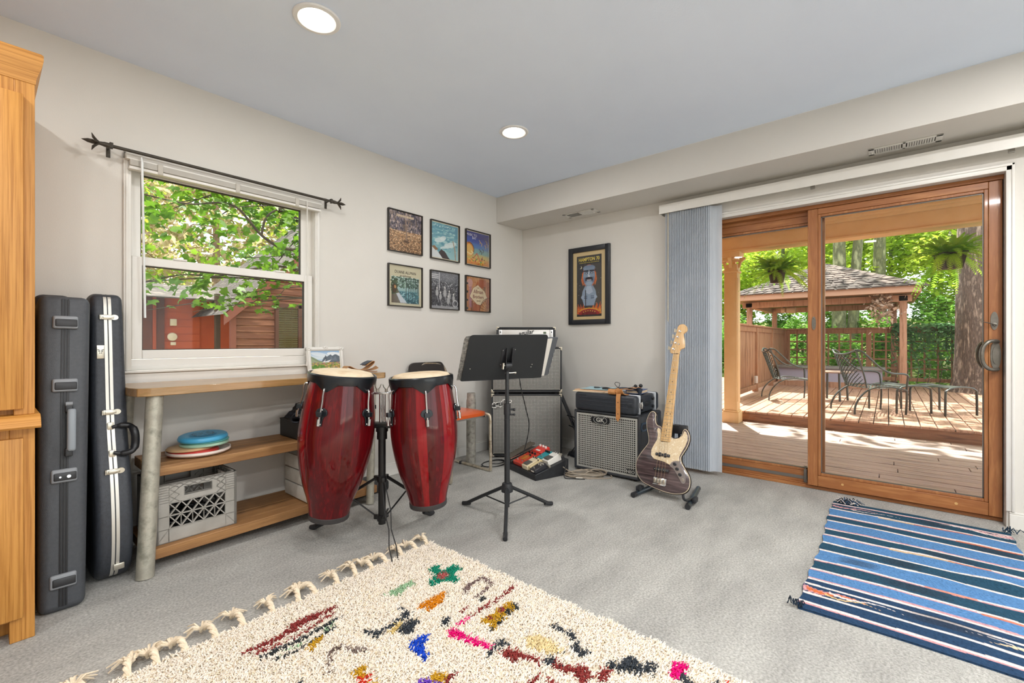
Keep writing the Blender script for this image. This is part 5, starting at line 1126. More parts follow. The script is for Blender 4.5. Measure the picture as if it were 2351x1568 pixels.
def rounded(poly, rs, n=5):
    out = []; N = len(poly)
    for i in range(N):
        p = Vector(poly[i]); a = (Vector(poly[i-1])-p).normalized(); b_ = (Vector(poly[(i+1) % N])-p).normalized(); r = rs[i]
        if r < 1e-4: out.append(tuple(p)); continue
        for k in range(n+1):
            u = k/n; out.append(tuple((p+a*r)*(1-u)**2+p*2*u*(1-u)+(p+b_*r)*u*u))
    return out
m = MB(); m.prism(rounded([tl, tr, br, bl], [.022, .022, .008, .008]), -.001*sg, .0015*sg, mtx=DM); desk = m.build('desk', sblk, t)
m = MB(); m.prism([bl, br, (br[0], br[1]+.004), (bl[0], bl[1]+.004)], -.055*sg, -.001*sg, mtx=DM); m.build('ledge', sblk, desk)
m = MB()
for (x, y) in ((-.03, .052), (.045, .056), (.175, -.055), (.171, -.073), (-.215, -.065), (-.03, -.045)): m.ball((x, y, .002*sg), .0032, 6, mtx=DM)
m.build('rivet', nickel, desk)
m = MB()
m.box((-.036, -.06, 0), (-.012, .064, .004*sg), .001, mtx=DM).box((.024, -.06, 0), (.050, .068, .004*sg), .001, mtx=DM)
for x in (-.013, .024):
    P4 = [(x, .068, 0), (x, -.058, 0), (x, -.048, .05*sg), (x, -.02, .04*sg), (x, .068, .012*sg)]
    v = P4+[(q[0]+.0025, q[1], q[2]) for q in P4]; m._add(v, [(0, 1, 2, 3, 4), (9, 8, 7, 6, 5)]+[(i, (i+1) % 5, 5+(i+1) % 5, 5+i) for i in range(5)], mtx=DM)
m.build('tilt_bracket', dark, t)
jc = DM @ Vector((.006, -.036, .03*sg))
MB().tube([jc-XA*.018, jc+XA*.018], .019, 18).tube([jc, Vector((0, 0, .86))], [.014, .0125], 14).build('swivel_joint', dark, t)
m = MB(); m.tube([jc-XA*.018, jc-XA*.03], .004, 8).tube([jc-XA*.03+Vector((0, 0, .016)), jc-XA*.034-Vector((0, 0, .02))], .008, 8, flat=.6); m.build('thumb_screw', nickel, t)
m = MB(); m.tube([(-.01, .006, .845), (.045, -.02, .845)], .0035, 8).tube([(.045, -.02, .845), (.052, -.026, .845)], .006, 8); m.build('clamp_screw', nickel, t)
# folders standing on the desk, seen past its edges
WM = Matrix.Translation((-1.657, -1.214, 0)) @ DM
t = thing('sheet_music_book', 'open music book with pale frayed page edges showing left of the music stand desk', 'book', mtx=WM)
m = MB()
for k in range(7):
    e_ = .030-.002*k; m.prism([(tl[0]+.02, tl[1]-.022), (tl[0]-e_*.6, tl[1]-.026), (tl[0]-e_, tl[1]-.036), (bl[0]-e_*.8, bl[1]+.005), (bl[0]+.2, bl[1]+.005), (tl[0]+.2, tl[1]-.022)], (-.006-.004*k)*sg, (-.0075-.004*k)*sg)
m.build('pages', mat('page_edges', '#8f8b83', '#55524e', scale=90, rough=.8, stretch=(1, 1, 1)), t)
t = thing('music_folder', 'dark grey folder with white border showing past the right edge of the stand', 'folder', mtx=WM)
MB().prism([(tr[0]-.12, tr[1]-.04), (tr[0]+.040, tr[1]-.034), (br[0]+.022, br[1]+.007), (br[0]-.12, br[1]+.007)], -.009*sg, -.012*sg).build('white_border', mat('white_card', '#dcd8cf', rough=.7), t)
MB().prism(rounded([(tr[0]-.1, tr[1]-.032), (tr[0]+.078, tr[1]-.03), (br[0]+.052, br[1]+.007), (br[0]-.1, br[1]+.007)], [0, .004, .012, 0]), -.0125*sg, -.020*sg).build('folder_cover', mat('folder_grey', '#55585d', rough=.5), t)

# ================================================================ ORANGE CHAIR
t = thing('side_chair', 'chrome tube side chair with orange vinyl seat, partly behind the right conga', 'chair', (-1.27, -.31, 0))
def L(x, y, z): return (x+1.27, y+.31, z)
rust = mat('aged_chrome', '#a8957a', '#7d654a', scale=9, rough=.35, metal=.7, c3='#cfc6b4')
for s, x in ((1, -1.062), (-1, -1.478)):
    m = MB(); m.tube(spline([L(x-s*.03, -.42, .455), L(x, -.50, .452), L(x+s*.002, -.525, .42), L(x, -.528, .3), L(x+s*.002, -.53, .05), L(x+s*.002, -.515, .012), L(x+s*.004, -.45, .011), L(x+s*.012, -.3, .011), L(x+s*.02, -.1, .011), L(x+s*.015, -.06, .02), L(x+s*.004, -.045, .06)], 6), .0125, 12)
    l = m.build('leg', rust, t); m = MB()
    for y in (-.43, -.18): MB().box(L(x+s*.012-.014, y-.01, 0), L(x+s*.012+.014, y+.01, .024), .003).build('glide', dark, l)
    MB().tube(spline([L(x, -.10, .44), L(x, -.06, .50), L(x-s*.01, -.055, .66), L(x-s*.05, -.05, .79), L(x-s*.11, -.05, .84), L(-1.33, -.05, .853)], 6), .0105, 12).build('back_post', rust, t)
m = MB(); m.prism(rounded([L(-1.49, -.52, 0)[:2], L(-1.05, -.52, 0)[:2], L(-1.06, -.08, 0)[:2], L(-1.48, -.08, 0)[:2]], [.08]*4, 7), .440, .452); m.build('seat_pan', chrome, t)
b = bmesh.new(); bmesh.ops.create_cube(b, size=1); bmesh.ops.subdivide_edges(b, edges=b.edges[:], cuts=12, use_grid_fill=True)
for v in b.verts:
    x, y, z = v.co*2; r = max(abs(x), abs(y)); k = (abs(x)**5+abs(y)**5)**(1/5) if r > 0 else 1; sc_ = r/k if k else 1
    zz = (z*.5+.5)*.034*(1-.35*r**6)+(.010*(1-r*r) if z > 0 else 0)-(.006 if z > .9 and r < .12 else 0)
    v.co = Vector((x*.218*sc_, y*.215*sc_+.0, zz+.452))
b.verts.index_update(); m = MB(); m._add([v.co+Vector((0, .01, 0)) for v in b.verts], [[v.index for v in f.verts] for f in b.faces], True); b.free()
m.build('seat_cushion', mat('orange_vinyl', '#d9581e', '#e2652a', scale=6, rough=.28, coat=.3, bump=.15, bscale=14), t)
m = MB(); m.prism(rounded([(-.19, .0), (.19, .0), (.17, .2), (-.17, .2)], [.05]*4), -.012, .012, mtx=frame_mtx(L(-1.31, -.066, .662), (1, 0, 0), (0, .1, 1), (0, -1, .1))); m.build('backrest', mat('dark_back', '#2b2725', rough=.5), t)

# ---- free standing pipe, cables on the floor
t = thing('pipe_offcut', 'mottled galvanized pipe offcut standing upright on the carpet beside the orange chair', 'pipe', (-.985, -.235, 0))
MB().lathe([(.034, 0), (.040, 0), (.0405, .52), (.039, .535), (.035, .55), (.035, .596), (.030, .596), (.030, .3), (.034, 0)], 32).build('pipe_wall', mat('mottled_pipe', '#a8a498', '#6f6c61', scale=30, rough=.6, metal=.2, detail=8, contrast=(.4, .7), c3='#96928a'), t)
t = thing('black_cable', 'thin black cable in flat loops on the carpet left of the corner stack', 'cable', (-.86, -.40, 0))
m = MB(); m.tube([(.115*math.cos(a)-.02, .085*math.sin(a), .006) for a in [i*PI/12 for i in range(24)]], .004, 8, closed=True)
m.tube([(.075*math.cos(a)+.02, .055*math.sin(a), .013) for a in [i*PI/10 for i in range(20)]], .004, 8, closed=True).tube(spline([(.09, .0, .006), (.16, -.05, .005), (.2, -.12, .005)], 6), .004, 8); m.build('cable_run', cab, t)

# ================================================================ PEDALBOARD AND PEDALS
U, V_ = Vector((.30, .954, 0)).normalized(), Vector((.954, -.30, 0)).normalized()
PO = Vector((-1.024, -.946, 0)); D_, W_ = .315, .44; h0, h1 = .045, .122
PM = frame_mtx(PO, V_, U, (0, 0, 1))       # local x runs back, y to the left, z up
t = thing('pedalboard', 'black wedge-shaped wooden pedalboard on the carpet in front of the corner stack', 'pedalboard', mtx=PM)
vs = [(0, 0, 0), (D_, 0, 0), (D_, W_, 0), (0, W_, 0), (0, 0, h0), (D_, 0, h1), (D_, W_, h1), (0, W_, h0)]
m = MB(); m._add(vs, [(0, 3, 2, 1), (4, 5, 6, 7), (0, 1, 5, 4), (1, 2, 6, 5), (2, 3, 7, 6), (3, 0, 4, 7)]); m.build('board', mat('board_black', '#1e1f22', '#2a2b2f', scale=20, rough=.45), t, bevel=.003)
m = MB(); m.box((-.0015, .005, .018), (0, W_-.005, .022)); m.build('board_seam', dark, t)
sl = math.atan2(h1-h0, D_)
def pedal(name, label, u, v, du, dv, hgt, col, knobs=(), kcol='#1c1c1e', pad=None, switch=None, rzz=0, c2=None):
    """u to the left along the board, v up the slope; du, dv size"""
    z = h0+v*math.tan(sl)+.001
    M = PM @ Matrix.Translation((v, u, z)) @ Euler((0, -sl, 0)).to_matrix().to_4x4() @ Matrix.Rotation(rzz, 4, 'Z')
    t = thing(name, label, 'effect pedal', group='effect pedals on the pedalboard', mtx=M)
    mt = mat('pedal_'+col.strip('#'), col, c2, scale=30, rough=.35, coat=.3)
    m = MB(); v8 = [(0, 0, 0), (dv, 0, 0), (dv, du, 0), (0, du, 0), (0, 0, hgt*.7), (dv, 0, hgt), (dv, du, hgt), (0, du, hgt*.7)]
    m._add(v8, [(0, 3, 2, 1), (4, 5, 6, 7), (0, 1, 5, 4), (1, 2, 6, 5), (2, 3, 7, 6), (3, 0, 4, 7)]); m.build('housing', mt, t, bevel=.003)
    tz = lambda x: hgt*.7+hgt*.3*x/dv
    for (kx, ky, r, kh) in knobs: MB().cyl((kx, ky, tz(kx)), (kx, ky, tz(kx)+kh), r, 14, r*.85).build('knob', mat('knob_'+kcol.strip('#'), kcol, rough=.35), t)
    if pad: 
        m = MB(); m.box((pad[0], pad[2], tz(pad[1])+.0), (pad[1], pad[3], tz(pad[1])+.004), .001); m.build('treadle_pad', mat('rubber_grey', '#55534f', rough=.8), t)
    if switch:
        for (sx, sy) in switch: MB().cyl((sx, sy, tz(sx)), (sx, sy, tz(sx)+.012), .006, 12).build('foot_switch', nickel, t)
    return t
p_ = pedal('wah_pedal', 'long wah pedal with brown-black treadle at the left end of the pedalboard', .345, .015, .085, .265, .035, '#3a3733')
m = MB(); m.box((.0, .004, .0), (.262, .081, .010), .004); tr_ = m.build('treadle', mat('treadle_tread', '#5d554a', '#4b443b', scale=200, rough=.85), p_); tr_.location = (.0, 0, .042); tr_.rotation_euler = (0, -.10, 0)
MB().box((-.002, .001, .038), (.264, .006, .044)).box((-.002, .079, .038), (.264, .084, .044)).build('treadle_edge', nickel, p_)
red = pedal('effect_pedal', 'large red effect pedal with four black knobs, gold script and two foot switches', .205, .02, .125, .185, .042, '#c8341f', [(.155, .025, .009, .016), (.155, .062, .009, .016), (.155, .1, .009, .016), (.12, .045, .009, .016)], switch=[(.03, .03), (.03, .095)])
m = MB()
for k in range(5): m.tube(spline([(.05+.012*k, .02, .036+.0017*k), (.062+.012*k, .045, .0365+.0017*k), (.048+.012*k, .07, .0365+.0017*k), (.058+.012*k, .1, .036+.0017*k)], 4), .0016, 6)
m.build('gold_script', mat('gold_print', '#d8b64a', rough=.4), red)
p_ = pedal('effect_pedal', 'small bright red effect pedal with three white knobs behind the large red one', .215, .215, .125, .095, .052, '#d8392f', [(.072, .022, .010, .014), (.075, .06, .010, .014), (.075, .10, .010, .014)], kcol='#ece6df')
MB().box((.012, .04, .0405), (.03, .09, .043)).build('white_print', mat('print_white', '#efe6dc', rough=.5), p_)
pedal('effect_pedal', 'cream effect pedal with grey rubber pad at the front edge of the board', .115, .01, .074, .128, .050, '#e2d3b2', [(.112, .015, .005, .01), (.112, .037, .005, .01), (.112, .06, .005, .01)], pad=(.01, .065, .008, .066))
pedal('effect_pedal', 'teal effect pedal between the red pedals and the white one', .125, .16, .075, .115, .045, '#239099', [(.09, .018, .007, .016), (.09, .038, .007, .016), (.09, .06, .007, .016)], switch=[(.025, .037)])
pedal('effect_pedal', 'white effect pedal with dark grey rubber pad near the right back of the board', .03, .145, .078, .13, .056, '#e9e5dd', [(.118, .015, .005, .008), (.118, .04, .005, .008), (.118, .062, .005, .008)], pad=(.01, .065, .008, .068))
p_ = pedal('effect_pedal', 'small black effect pedal with cluster of tiny knobs at the near corner of the board', .012, .01, .07, .112, .038, '#2b2b31', [(.09, .012, .005, .01), (.09, .030, .005, .01), (.09, .05, .005, .01), (.072, .02, .005, .01), (.072, .045, .005, .01)], kcol='#b9b3a6', switch=[(.02, .035)])
MB().box((-.001, .018, .008), (-.0002, .052, .019)).build('white_label', mat('print_white', ''), p_)
pedal('effect_pedal', 'small pale tan effect pedal squeezed between the cream and the black pedals', .088, .02, .022, .12, .046, '#d8c597', [(.09, .011, .004, .012)])
pedal('effect_pedal', 'small dark blue effect pedal at the back of the board beside the teal one', .108, .262, .05, .045, .03, '#1d3f66', [(.02, .015, .006, .014), (.02, .035, .006, .014)])
t = thing('patch_cable', 'short black patch cable with metal plug at the right end of the pedalboard', 'cable', mtx=PM)
m = MB(); m.tube(spline([(.25, -.0, .16), (.26, -.035, .12), (.24, -.05, .06), (.22, -.07, .008), (.27, -.12, .006), (.33, -.17, .006)], 7), .0038, 8); m.build('cable_run', cab, t)
MB().tube([(.245, .03, .165), (.25, -.0, .16)], .007, 10).tube([(.12, .0, .10), (.12, -.02, .09)], .008, 10).build('plug', nickel, t)

# tan instrument cable heaped on the carpet
t = thing('tan_cable', 'tan instrument cable in a loose heap on the carpet between pedalboard and amplifier', 'cable', (-.685, -1.165, 0))
tanc = mat('tan_cable_rubber', '#9c8f7e', rough=.5); m = MB(); g = random.Random(3)
e1, e2 = Vector((.643, -.766, 0)), Vector((.766, .643, 0))
pts = []
for k in range(7):
    A_, B_ = .13+.03*g.random(), .055+.02*g.random(); ph = g.random()*6; ox, oy = g.uniform(-.02, .02), g.uniform(-.015, .015)
    for j in range(18): a = ph*0+j*2*PI/18+k*.35; pts.append(e1*(A_*math.cos(a)+ox)+e2*(B_*math.sin(a)+oy)+Vector((0, 0, .006+.004*k+.006*math.sin(a*2+k))))
m.tube(pts, .0036, 8)
m.tube(spline([e1*-.03+e2*-.04+Vector((0, 0, .02)), e1*.06+e2*.0+Vector((0, 0, .05)), e1*.15+e2*.02+Vector((0, 0, .04)), e1*.2+e2*-.02+Vector((0, 0, .006)), e1*.16+e2*-.06+Vector((0, 0, .004)), e1*.0+e2*-.07+Vector((0, 0, .004))], 8), .0036, 8)
m.tube(spline([(-.10, .18, .10), (-.08, .12, .05), (-.04, .05, .02), (.0, -.02, .012)], 8), .0036, 8); m.build('cable_run', tanc, t)
MB().tube([e1*-.08+e2*-.065+Vector((0, 0, .007)), e1*-.03+e2*-.068+Vector((0, 0, .007))], .0065, 10).build('cable_tie', mat('tie_cream', '#cfc7b8', rough=.5), t)
# cable hanging behind the music stand to the pedalboard
t = thing('black_cable', 'thin black cable hanging from the corner stack down to the pedalboard', 'cable', (-.86, -.62, 0))
m = MB(); m.tube(spline([(.165, -.02, 1.02), (.05, -.05, .95), (.0, -.04, .75), (.03, -.08, .5), (.05, -.10, .35), (.0, -.09, .16), (-.03, -.07, .13)], 8), .0042, 8); m.build('cable_run', cab, t)
# ================================================================ OUTSIDE: helpers
def leaf_mesh(name, C, size, m, parent=None, shape='leaf', up=.6, seed=1, droop=0):
    """C (n,3) leaf centres"""
    g = np.random.default_rng(seed); n = len(C)
    N = g.normal(size=(n, 3)); N[:, 2] = np.abs(N[:, 2])+up*2; N /= np.linalg.norm(N, axis=1)[:, None]
    T = g.normal(size=(n, 3)); T[:, 2] -= droop; T -= N*(T*N).sum(1)[:, None]; T /= np.linalg.norm(T, axis=1)[:, None]; B = np.cross(N, T)
    if shape == 'leaf': S = np.array([(-.5, 0, 0), (-.05, .27, .05), (.5, 0, -.06), (-.05, -.27, .05)])
    elif shape == 'maple':
        S = np.array([(-.48, .02, 0), (-.38, .30, -.03), (-.12, .24, .03), (.02, .52, -.04), (.14, .2, .03), (.55, 0, -.05), (.14, -.2, .03), (.02, -.52, -.04), (-.12, -.24, .03), (-.38, -.30, -.03), (-.48, -.02, 0)])
    elif shape == 'needle': S = np.array([(-.5, -.02, 0), (-.5, .02, 0), (.5, .012, 0), (.5, -.012, 0)])
    sz = (size*g.uniform(.6, 1.25, n))[:, None, None]
    V = C[:, None, :]+sz*(S[None, :, 0:1]*T[:, None, :]+S[None, :, 1:2]*B[:, None, :]+S[None, :, 2:3]*N[:, None, :])
    F = np.arange(n*len(S)).reshape(n, len(S)); return np_mesh(name, V.reshape(-1, 3), F, m, parent)
def crown_pts(n, rad, blobs, seed, shell=.75):
    g = np.random.default_rng(seed); out = []
    for i in range(blobs):
        c = g.normal(size=3); c /= np.linalg.norm(c); c = c*np.array(rad)*g.uniform(.2, .8); r = np.array(rad)*g.uniform(.28, .45); k = n//blobs
        d = g.normal(size=(k, 3)); d /= np.linalg.norm(d, axis=1)[:, None]; out.append(c+d*r*g.uniform(shell, 1.05, (k, 1)))
    return np.concatenate(out)
def leafm(name, a, b, c3=None, tr=.45, sc=1.3): return mat(name, a, b, scale=sc, c3=c3, rough=.55, trans=tr, contrast=(.3, .7), detail=6, spec=.3)
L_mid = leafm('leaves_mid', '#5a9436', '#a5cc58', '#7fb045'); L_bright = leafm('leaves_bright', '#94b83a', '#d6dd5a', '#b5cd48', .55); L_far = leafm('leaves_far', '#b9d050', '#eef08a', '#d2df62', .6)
L_blue = leafm('leaves_blue', '#4b7c50', '#86b27c', '#62955e', .4); L_fern = leafm('leaves_fern', '#79ad34', '#bcdc52', '#97c440', .6); L_maple = leafm('leaves_maple', '#3f6618', '#84a632', '#5b8222', .42, 4); L_pale = leafm('needles_sunlit_tint', '#b39a7a', '#e8dcc0', '#cdbf98', .3)  # pine needles: sunlight is put into their pale colour
bark = mat('bark', '#7f6c62', '#bba596', scale=6, stretch=(3, 3, .7), rough=.95, bump=1, bscale=14, c3='#5f5049', detail=9, bdist=.03, contrast=(.35, .65))  # paler patches put sunlit spots into the bark colour
barkg = mat('bark_mossy', '#85855f', '#a9a785', scale=3, stretch=(2, 2, .8), rough=.95, bump=.8, bscale=12, c3='#62634a', detail=8, bdist=.03)
# terrain falling away from the house and rising to wooded slope
g = np.random.default_rng(5); nx = 60; gx, gy = np.meshgrid(np.linspace(.2, 34, nx), np.linspace(-16, 26, nx))
gz = -1.0-.10*np.clip(gx, 0, 12)+.22*np.clip(gx-13, 0, 30)+.15*np.sin(gx*1.1)*np.cos(gy*.9); gz = np.where(gy > 5, np.maximum(gz, -1.1), gz)
V = np.stack([gx.ravel(), gy.ravel(), gz.ravel()], 1); i = np.arange(nx*nx).reshape(nx, nx)
F = np.stack([i[:-1, :-1].ravel(), i[:-1, 1:].ravel(), i[1:, 1:].ravel(), i[1:, :-1].ravel()], 1)
struct(np_mesh('ground', V, F, mat('forest_floor', '#5f7a34', '#8f9a4e', scale=1.2, rough=.95, bump=.5, bscale=10, detail=8, c3='#7a6a48'), smooth=True))
gx, gy = np.meshgrid(np.linspace(-12, .2, 20), np.linspace(.2, 26, 40)); V = np.stack([gx.ravel(), gy.ravel(), (-.55+.02*gy).ravel()], 1); i = np.arange(800).reshape(40, 20)
F = np.stack([i[:-1, :-1].ravel(), i[:-1, 1:].ravel(), i[1:, 1:].ravel(), i[1:, :-1].ravel()], 1)
struct(np_mesh('ground', V, F, mat('forest_floor', '')))

# ================================================================ PORCH AND DECKS
deckm = mat('deck_boards', '#a8938d', '#857673', scale=3, stretch=(12, .7, 6), rough=.75, c3='#bfa9a0', bump=.15, bscale=20, detail=6)
deckx = mat('deck_boards_long', '#ab8068', '#98705a', scale=3, stretch=(.7, 12, 6), rough=.75, c3='#bc937c', bump=.15, bscale=20, detail=6)
tanp = mat('tan_paint', '#e9c391', '#e4bc88', scale=6, rough=.6, bump=.08, bscale=120)
m = MB(); g = random.Random(2); x = .19
while x < 3.44:
    w = .138; y = -7.0; 
    while y < 1.6:
        ln = g.uniform(2.2, 4.2); m.box((x, y, -.145), (min(x+w, 3.47), min(y+ln-.006, 1.6), -.12+g.uniform(-.0015, .0015)), .003, 1); y += ln
    x += w+.011
struct(m.build('deck_lower', deckm))
struct(MB().box((.18, -7, -.9), (3.45, 1.6, -.16)).build('deck_framing', mat('deck_dark', '#2a201a', rough=.9)))
m = MB(); y = -7.0
while y < 1.6: m.box((3.45, y, .004), (9.75, y+.135, .03+g.uniform(-.0015, .0015)), .003, 1); y += .145
struct(m.build('deck_upper', deckx))
struct(MB().box((3.475, -7, -.15), (3.505, 1.6, .003)).build('deck_riser', mat('riser_board', '#8b5a3c', '#6f4630', scale=3, stretch=(9, .8, 9), rough=.8, bump=.2, detail=6, c3='#9a6b4c')))
struct(MB().box((3.51, -7, -.9), (9.7, 1.6, .0)).build('deck_framing', mat('deck_dark', '')))
# porch roof and beam
m = MB(); m.box((.18, -7.5, 2.56), (3.62, 2.0, 2.62)); struct(m.build('porch_ceiling', tanp))
m = MB(); m.box((3.20, -7.5, 2.31), (3.38, 2.0, 2.50), .003).box((3.17, -7.5, 2.30), (3.41, 2.0, 2.325), .003).box((3.16, -7.5, 2.50), (3.40, 2.0, 2.56), .003).box((3.12, -7.5, 2.535), (3.44, 2.0, 2.57), .003); struct(m.build('porch_beam', tanp))
struct(MB().box((.18, -7.5, 2.62), (3.9, 2.0, 2.8)).build('porch_roof', mat('shingle_dark', '#5a4f48', rough=.9)))
struct(MB().box((.185, 1.2, -1), (3.2, 1.3, 2.56)).build('wall_porch', mat('porch_siding', '#c99a68', '#c4935f', scale=4, rough=.7)))
t = thing('porch_column', 'square tan painted porch column with stepped capital and base beyond the left door glass', 'column', (3.29, -1.225, -.12))
m = MB(); m.box((-.085, -.085, .16), (.085, .085, 2.25), .006).box((-.062, -.092, .3), (.062, .092, 2.05), .003).box((-.092, -.062, .3), (.092, .062, 2.05), .003); m.build('shaft', tanp, t)
m = MB(); m.box((-.11, -.11, 0), (.11, .11, .15), .004).box((-.1, -.1, .15), (.1, .1, .175), .006); m.build('column_base', tanp, t)
m = MB(); m.box((-.1, -.1, 2.13), (.1, .1, 2.16), .004).box((-.105, -.105, 2.30), (.105, .105, 2.345), .004).box((-.125, -.125, 2.345), (.125, .125, 2.42), .004)
m.build('capital', tanp, t)
for a in range(4):
    m = MB(); M = Matrix.Rotation(a*PI/2, 4, 'Z') @ Matrix.Translation((.085, -.02, 2.34)); P5 = [(0, 0, -.15), (.02, 0, -.13), (.035, 0, -.07), (.09, 0, -.02), (.09, 0, 0), (0, 0, 0)]
    v = P5+[(p[0], .04, p[2]) for p in P5]; m._add(v, [tuple(range(6)), tuple(range(11, 5, -1))]+[(i, (i+1) % 6, 6+(i+1) % 6, 6+i) for i in range(6)], mtx=M); m.build('scroll_bracket', tanp, t)
t = thing('downspout', 'ribbed tan downspout with a curled foot in front of the porch column', 'downspout', (2.62, -1.16, -.12))
m = MB()
for k in range(5): m.cyl((.0, -.04+.02*k, .30), (.0, -.04+.02*k, 2.68), .019, 8)
m.box((-.018, -.045, .3), (.018, .045, 2.68)); m.build('pipe', tanp, t)
m = MB(); m.tube([(0, 0, .32), (0, .0, .22), (.0, .03, .15), (0, .07, .11), (0, .12, .10)], [.05, .05, .05, .048, .046], 12); m.build('elbow', tanp, t)
m = MB()
for z in (.36, .95, 2.0): m.box((-.024, -.058, z), (.024, .058, z+.03), .004)
m.build('pipe_band', tanp, t)

# ================================================================ HANGING FERNS
def fern(label, cx, cy, z, potm, R, seed, sq):
    t = thing('hanging_fern', label, 'plant', (cx, cy, z), 0, 'ferns hanging from the porch beam')
    m = MB()
    if sq: m.lathe([(0, 0), (.088, 0), (.092, .01), (.118, .155), (.126, .16), (.126, .175), (.105, .175), (.1, .15), (0, .14)], 4, Matrix.Rotation(PI/4+.3, 4, 'Z') @ Matrix.Diagonal((1.25, 1, 1, 1)))
    else: m.lathe([(0, 0), (.07, 0), (.078, .01), (.1, .14), (.108, .145), (.108, .165), (.095, .165), (.09, .14), (0, .13)], 28)
    m.build('pot', potm, t)
    m = MB()
    for a in range(3): m.cyl((.1*math.cos(a*2.09), .1*math.sin(a*2.09), .16), (0, 0, .42), .0016, 6)
    m.build('hanger', nickel, t)
    g = np.random.default_rng(seed); Vs = []; Fs = []; nv = 0
    for k in range(150):
        a = g.uniform(0, 2*PI); el = g.uniform(.35, 1.5) if k > 35 else g.uniform(-.3, .3); Ln = R*g.uniform(.7, 1.1)*(1.0 if el < 1 else .75); n = 22
        u = np.linspace(0, 1, n); r = .04+Ln*u*math.cos(el*.9)*(1-.12*u); h = .15+Ln*(u*math.sin(el)*1.0-u*u*(.30+.38*g.uniform()))
        w = .036*np.sin(PI*np.clip(u*.93+.05, 0, 1))**.6*(1-.35*u)+.004; ca, sa = math.cos(a), math.sin(a)
        px, py = r*ca, r*sa
        for j in range(1, n):
            for s in (-1, 1):
                bx = np.array([px[j], py[j], h[j]]); tx = np.array([px[j]-px[j-1], py[j]-py[j-1], h[j]-h[j-1]]); ts = tx/np.linalg.norm(tx)
                sd = np.array([-sa, ca, 0])*s; tip = bx+sd*w[j]+ts*.010+np.array([0, 0, -.007])
                wd = ts*Ln/n*.42; Vs += [bx-wd, tip-wd*.35, tip+wd*.35, bx+wd]; Fs.append((nv, nv+1, nv+2, nv+3)); nv += 4
    np_mesh('fronds', np.array(Vs), np.array(Fs), L_fern, t); return t
fern('hanging fern with a small round dark pot, in the narrow left door pane', 3.20, -1.80, 1.815, mat('clay_dark', '#3b2a24', rough=.7), .46, 1, False)
fern('hanging fern with a square brown pot, at the upper right of the sliding door', 3.20, -3.46, 1.83, mat('clay_brown', '#4a3f38', '#3a302b', scale=20, rough=.7), .46, 2, True)

# ================================================================ FENCES
fw = mat('fence_wood', '#9c6f4d', '#83593c', scale=2.5, stretch=(10, 10, .8), rough=.8, c3='#ad8060', bump=.2, detail=6)
t = thing('board_fence', 'solid weathered board fence along the left side of the upper deck', 'fence', (7.3, -.9, .03))
y0 = 0; m = MB(); g = random.Random(8); x = -2.6
while x < 2.28: w = g.uniform(.10, .15); m.box((x, -.012+g.uniform(0, .008), .09), (x+w-.006, .014, 1.20), .002); x += w
m.build('boards', fw, t)
m = MB(); m.box((-2.6, -.03, 1.19), (2.3, .03, 1.29), .004).box((-2.6, -.06, 1.29), (2.34, .05, 1.325), .005).box((-2.6, -.035, .06), (2.3, -.012, .15), .004); m.build('rail', fw, t)
for x in (-2.4, -.95, .6, 2.25): MB().box((x-.045, -.05, 0), (x+.045, .045, 1.28), .005).build('post', fw, t)
t = thing('outlet_box', 'pale grey weatherproof outlet box mounted low on the board fence', 'outlet', (6.05, -.95, .22))
MB().box((-.07, -.05, 0), (.04, .0, .14), .01, 3).build('box_body', mat('outlet_grey', '#cfc8c0', rough=.5), t); MB().box((.045, -.04, .01), (.06, .0, .13), .004).build('hinged_cover', mat('outlet_cover', '#8d8780', rough=.5), t)
t = thing('lattice_fence', 'square wooden lattice fence along the far side of the upper deck', 'fence', (9.6, -2.6, .03))
m = MB(); m.box((-.03, -3.2, 1.19), (.03, 1.66, 1.29), .004).box((-.06, -3.2, 1.29), (.05, 1.7, 1.325), .005).box((-.03, -3.2, .12), (.03, 1.66, .20), .004); m.build('rail', fw, t)
for y in (1.62, .0, -.62, -1.9, -3.1): MB().box((-.045, y-.05, 0), (.045, y+.05, 1.28), .005).build('post', fw, t)
m = MB(); y = -3.1
while y < 1.6: m.box((-.006, y-.016, .2), (.006, y+.016, 1.2)); y += .215
for k in range(1, 5): z = .2+k*.2; m.box((.006, -3.2, z-.014), (.016, 1.6, z+.014))
m.build('lattice', fw, t)
g = np.random.default_rng(9); n = 1500; pts = np.stack([9.5+g.normal(0, .06, n), -g.uniform(3.0, 4.35, n), 0*g.uniform(size=n)], 1); pts[:, 2] = 1.42-np.abs(g.normal(0, .42, n))*(.7+.5*np.sin(pts[:, 1]*5)**2); pts[:, 2] = np.clip(pts[:, 2], .25, 1.5)
iv = leaf_mesh('foliage', pts, .10, L_blue, None, 'leaf', .3, 3, .6); tt = thing('ivy', 'dark blue-green ivy hanging over the right half of the lattice fence', 'plant', (0, 0, 0)); iv.parent = tt
m = MB(); 
for k in range(7): y = -3.05-.18*k; m.tube(spline([(9.56, y, .05), (9.55, y-.05, .5), (9.55, y+.06, .9), (9.55, y-.02, 1.38)], 5), .006, 6)
m.build('vine_stem', bark, tt)

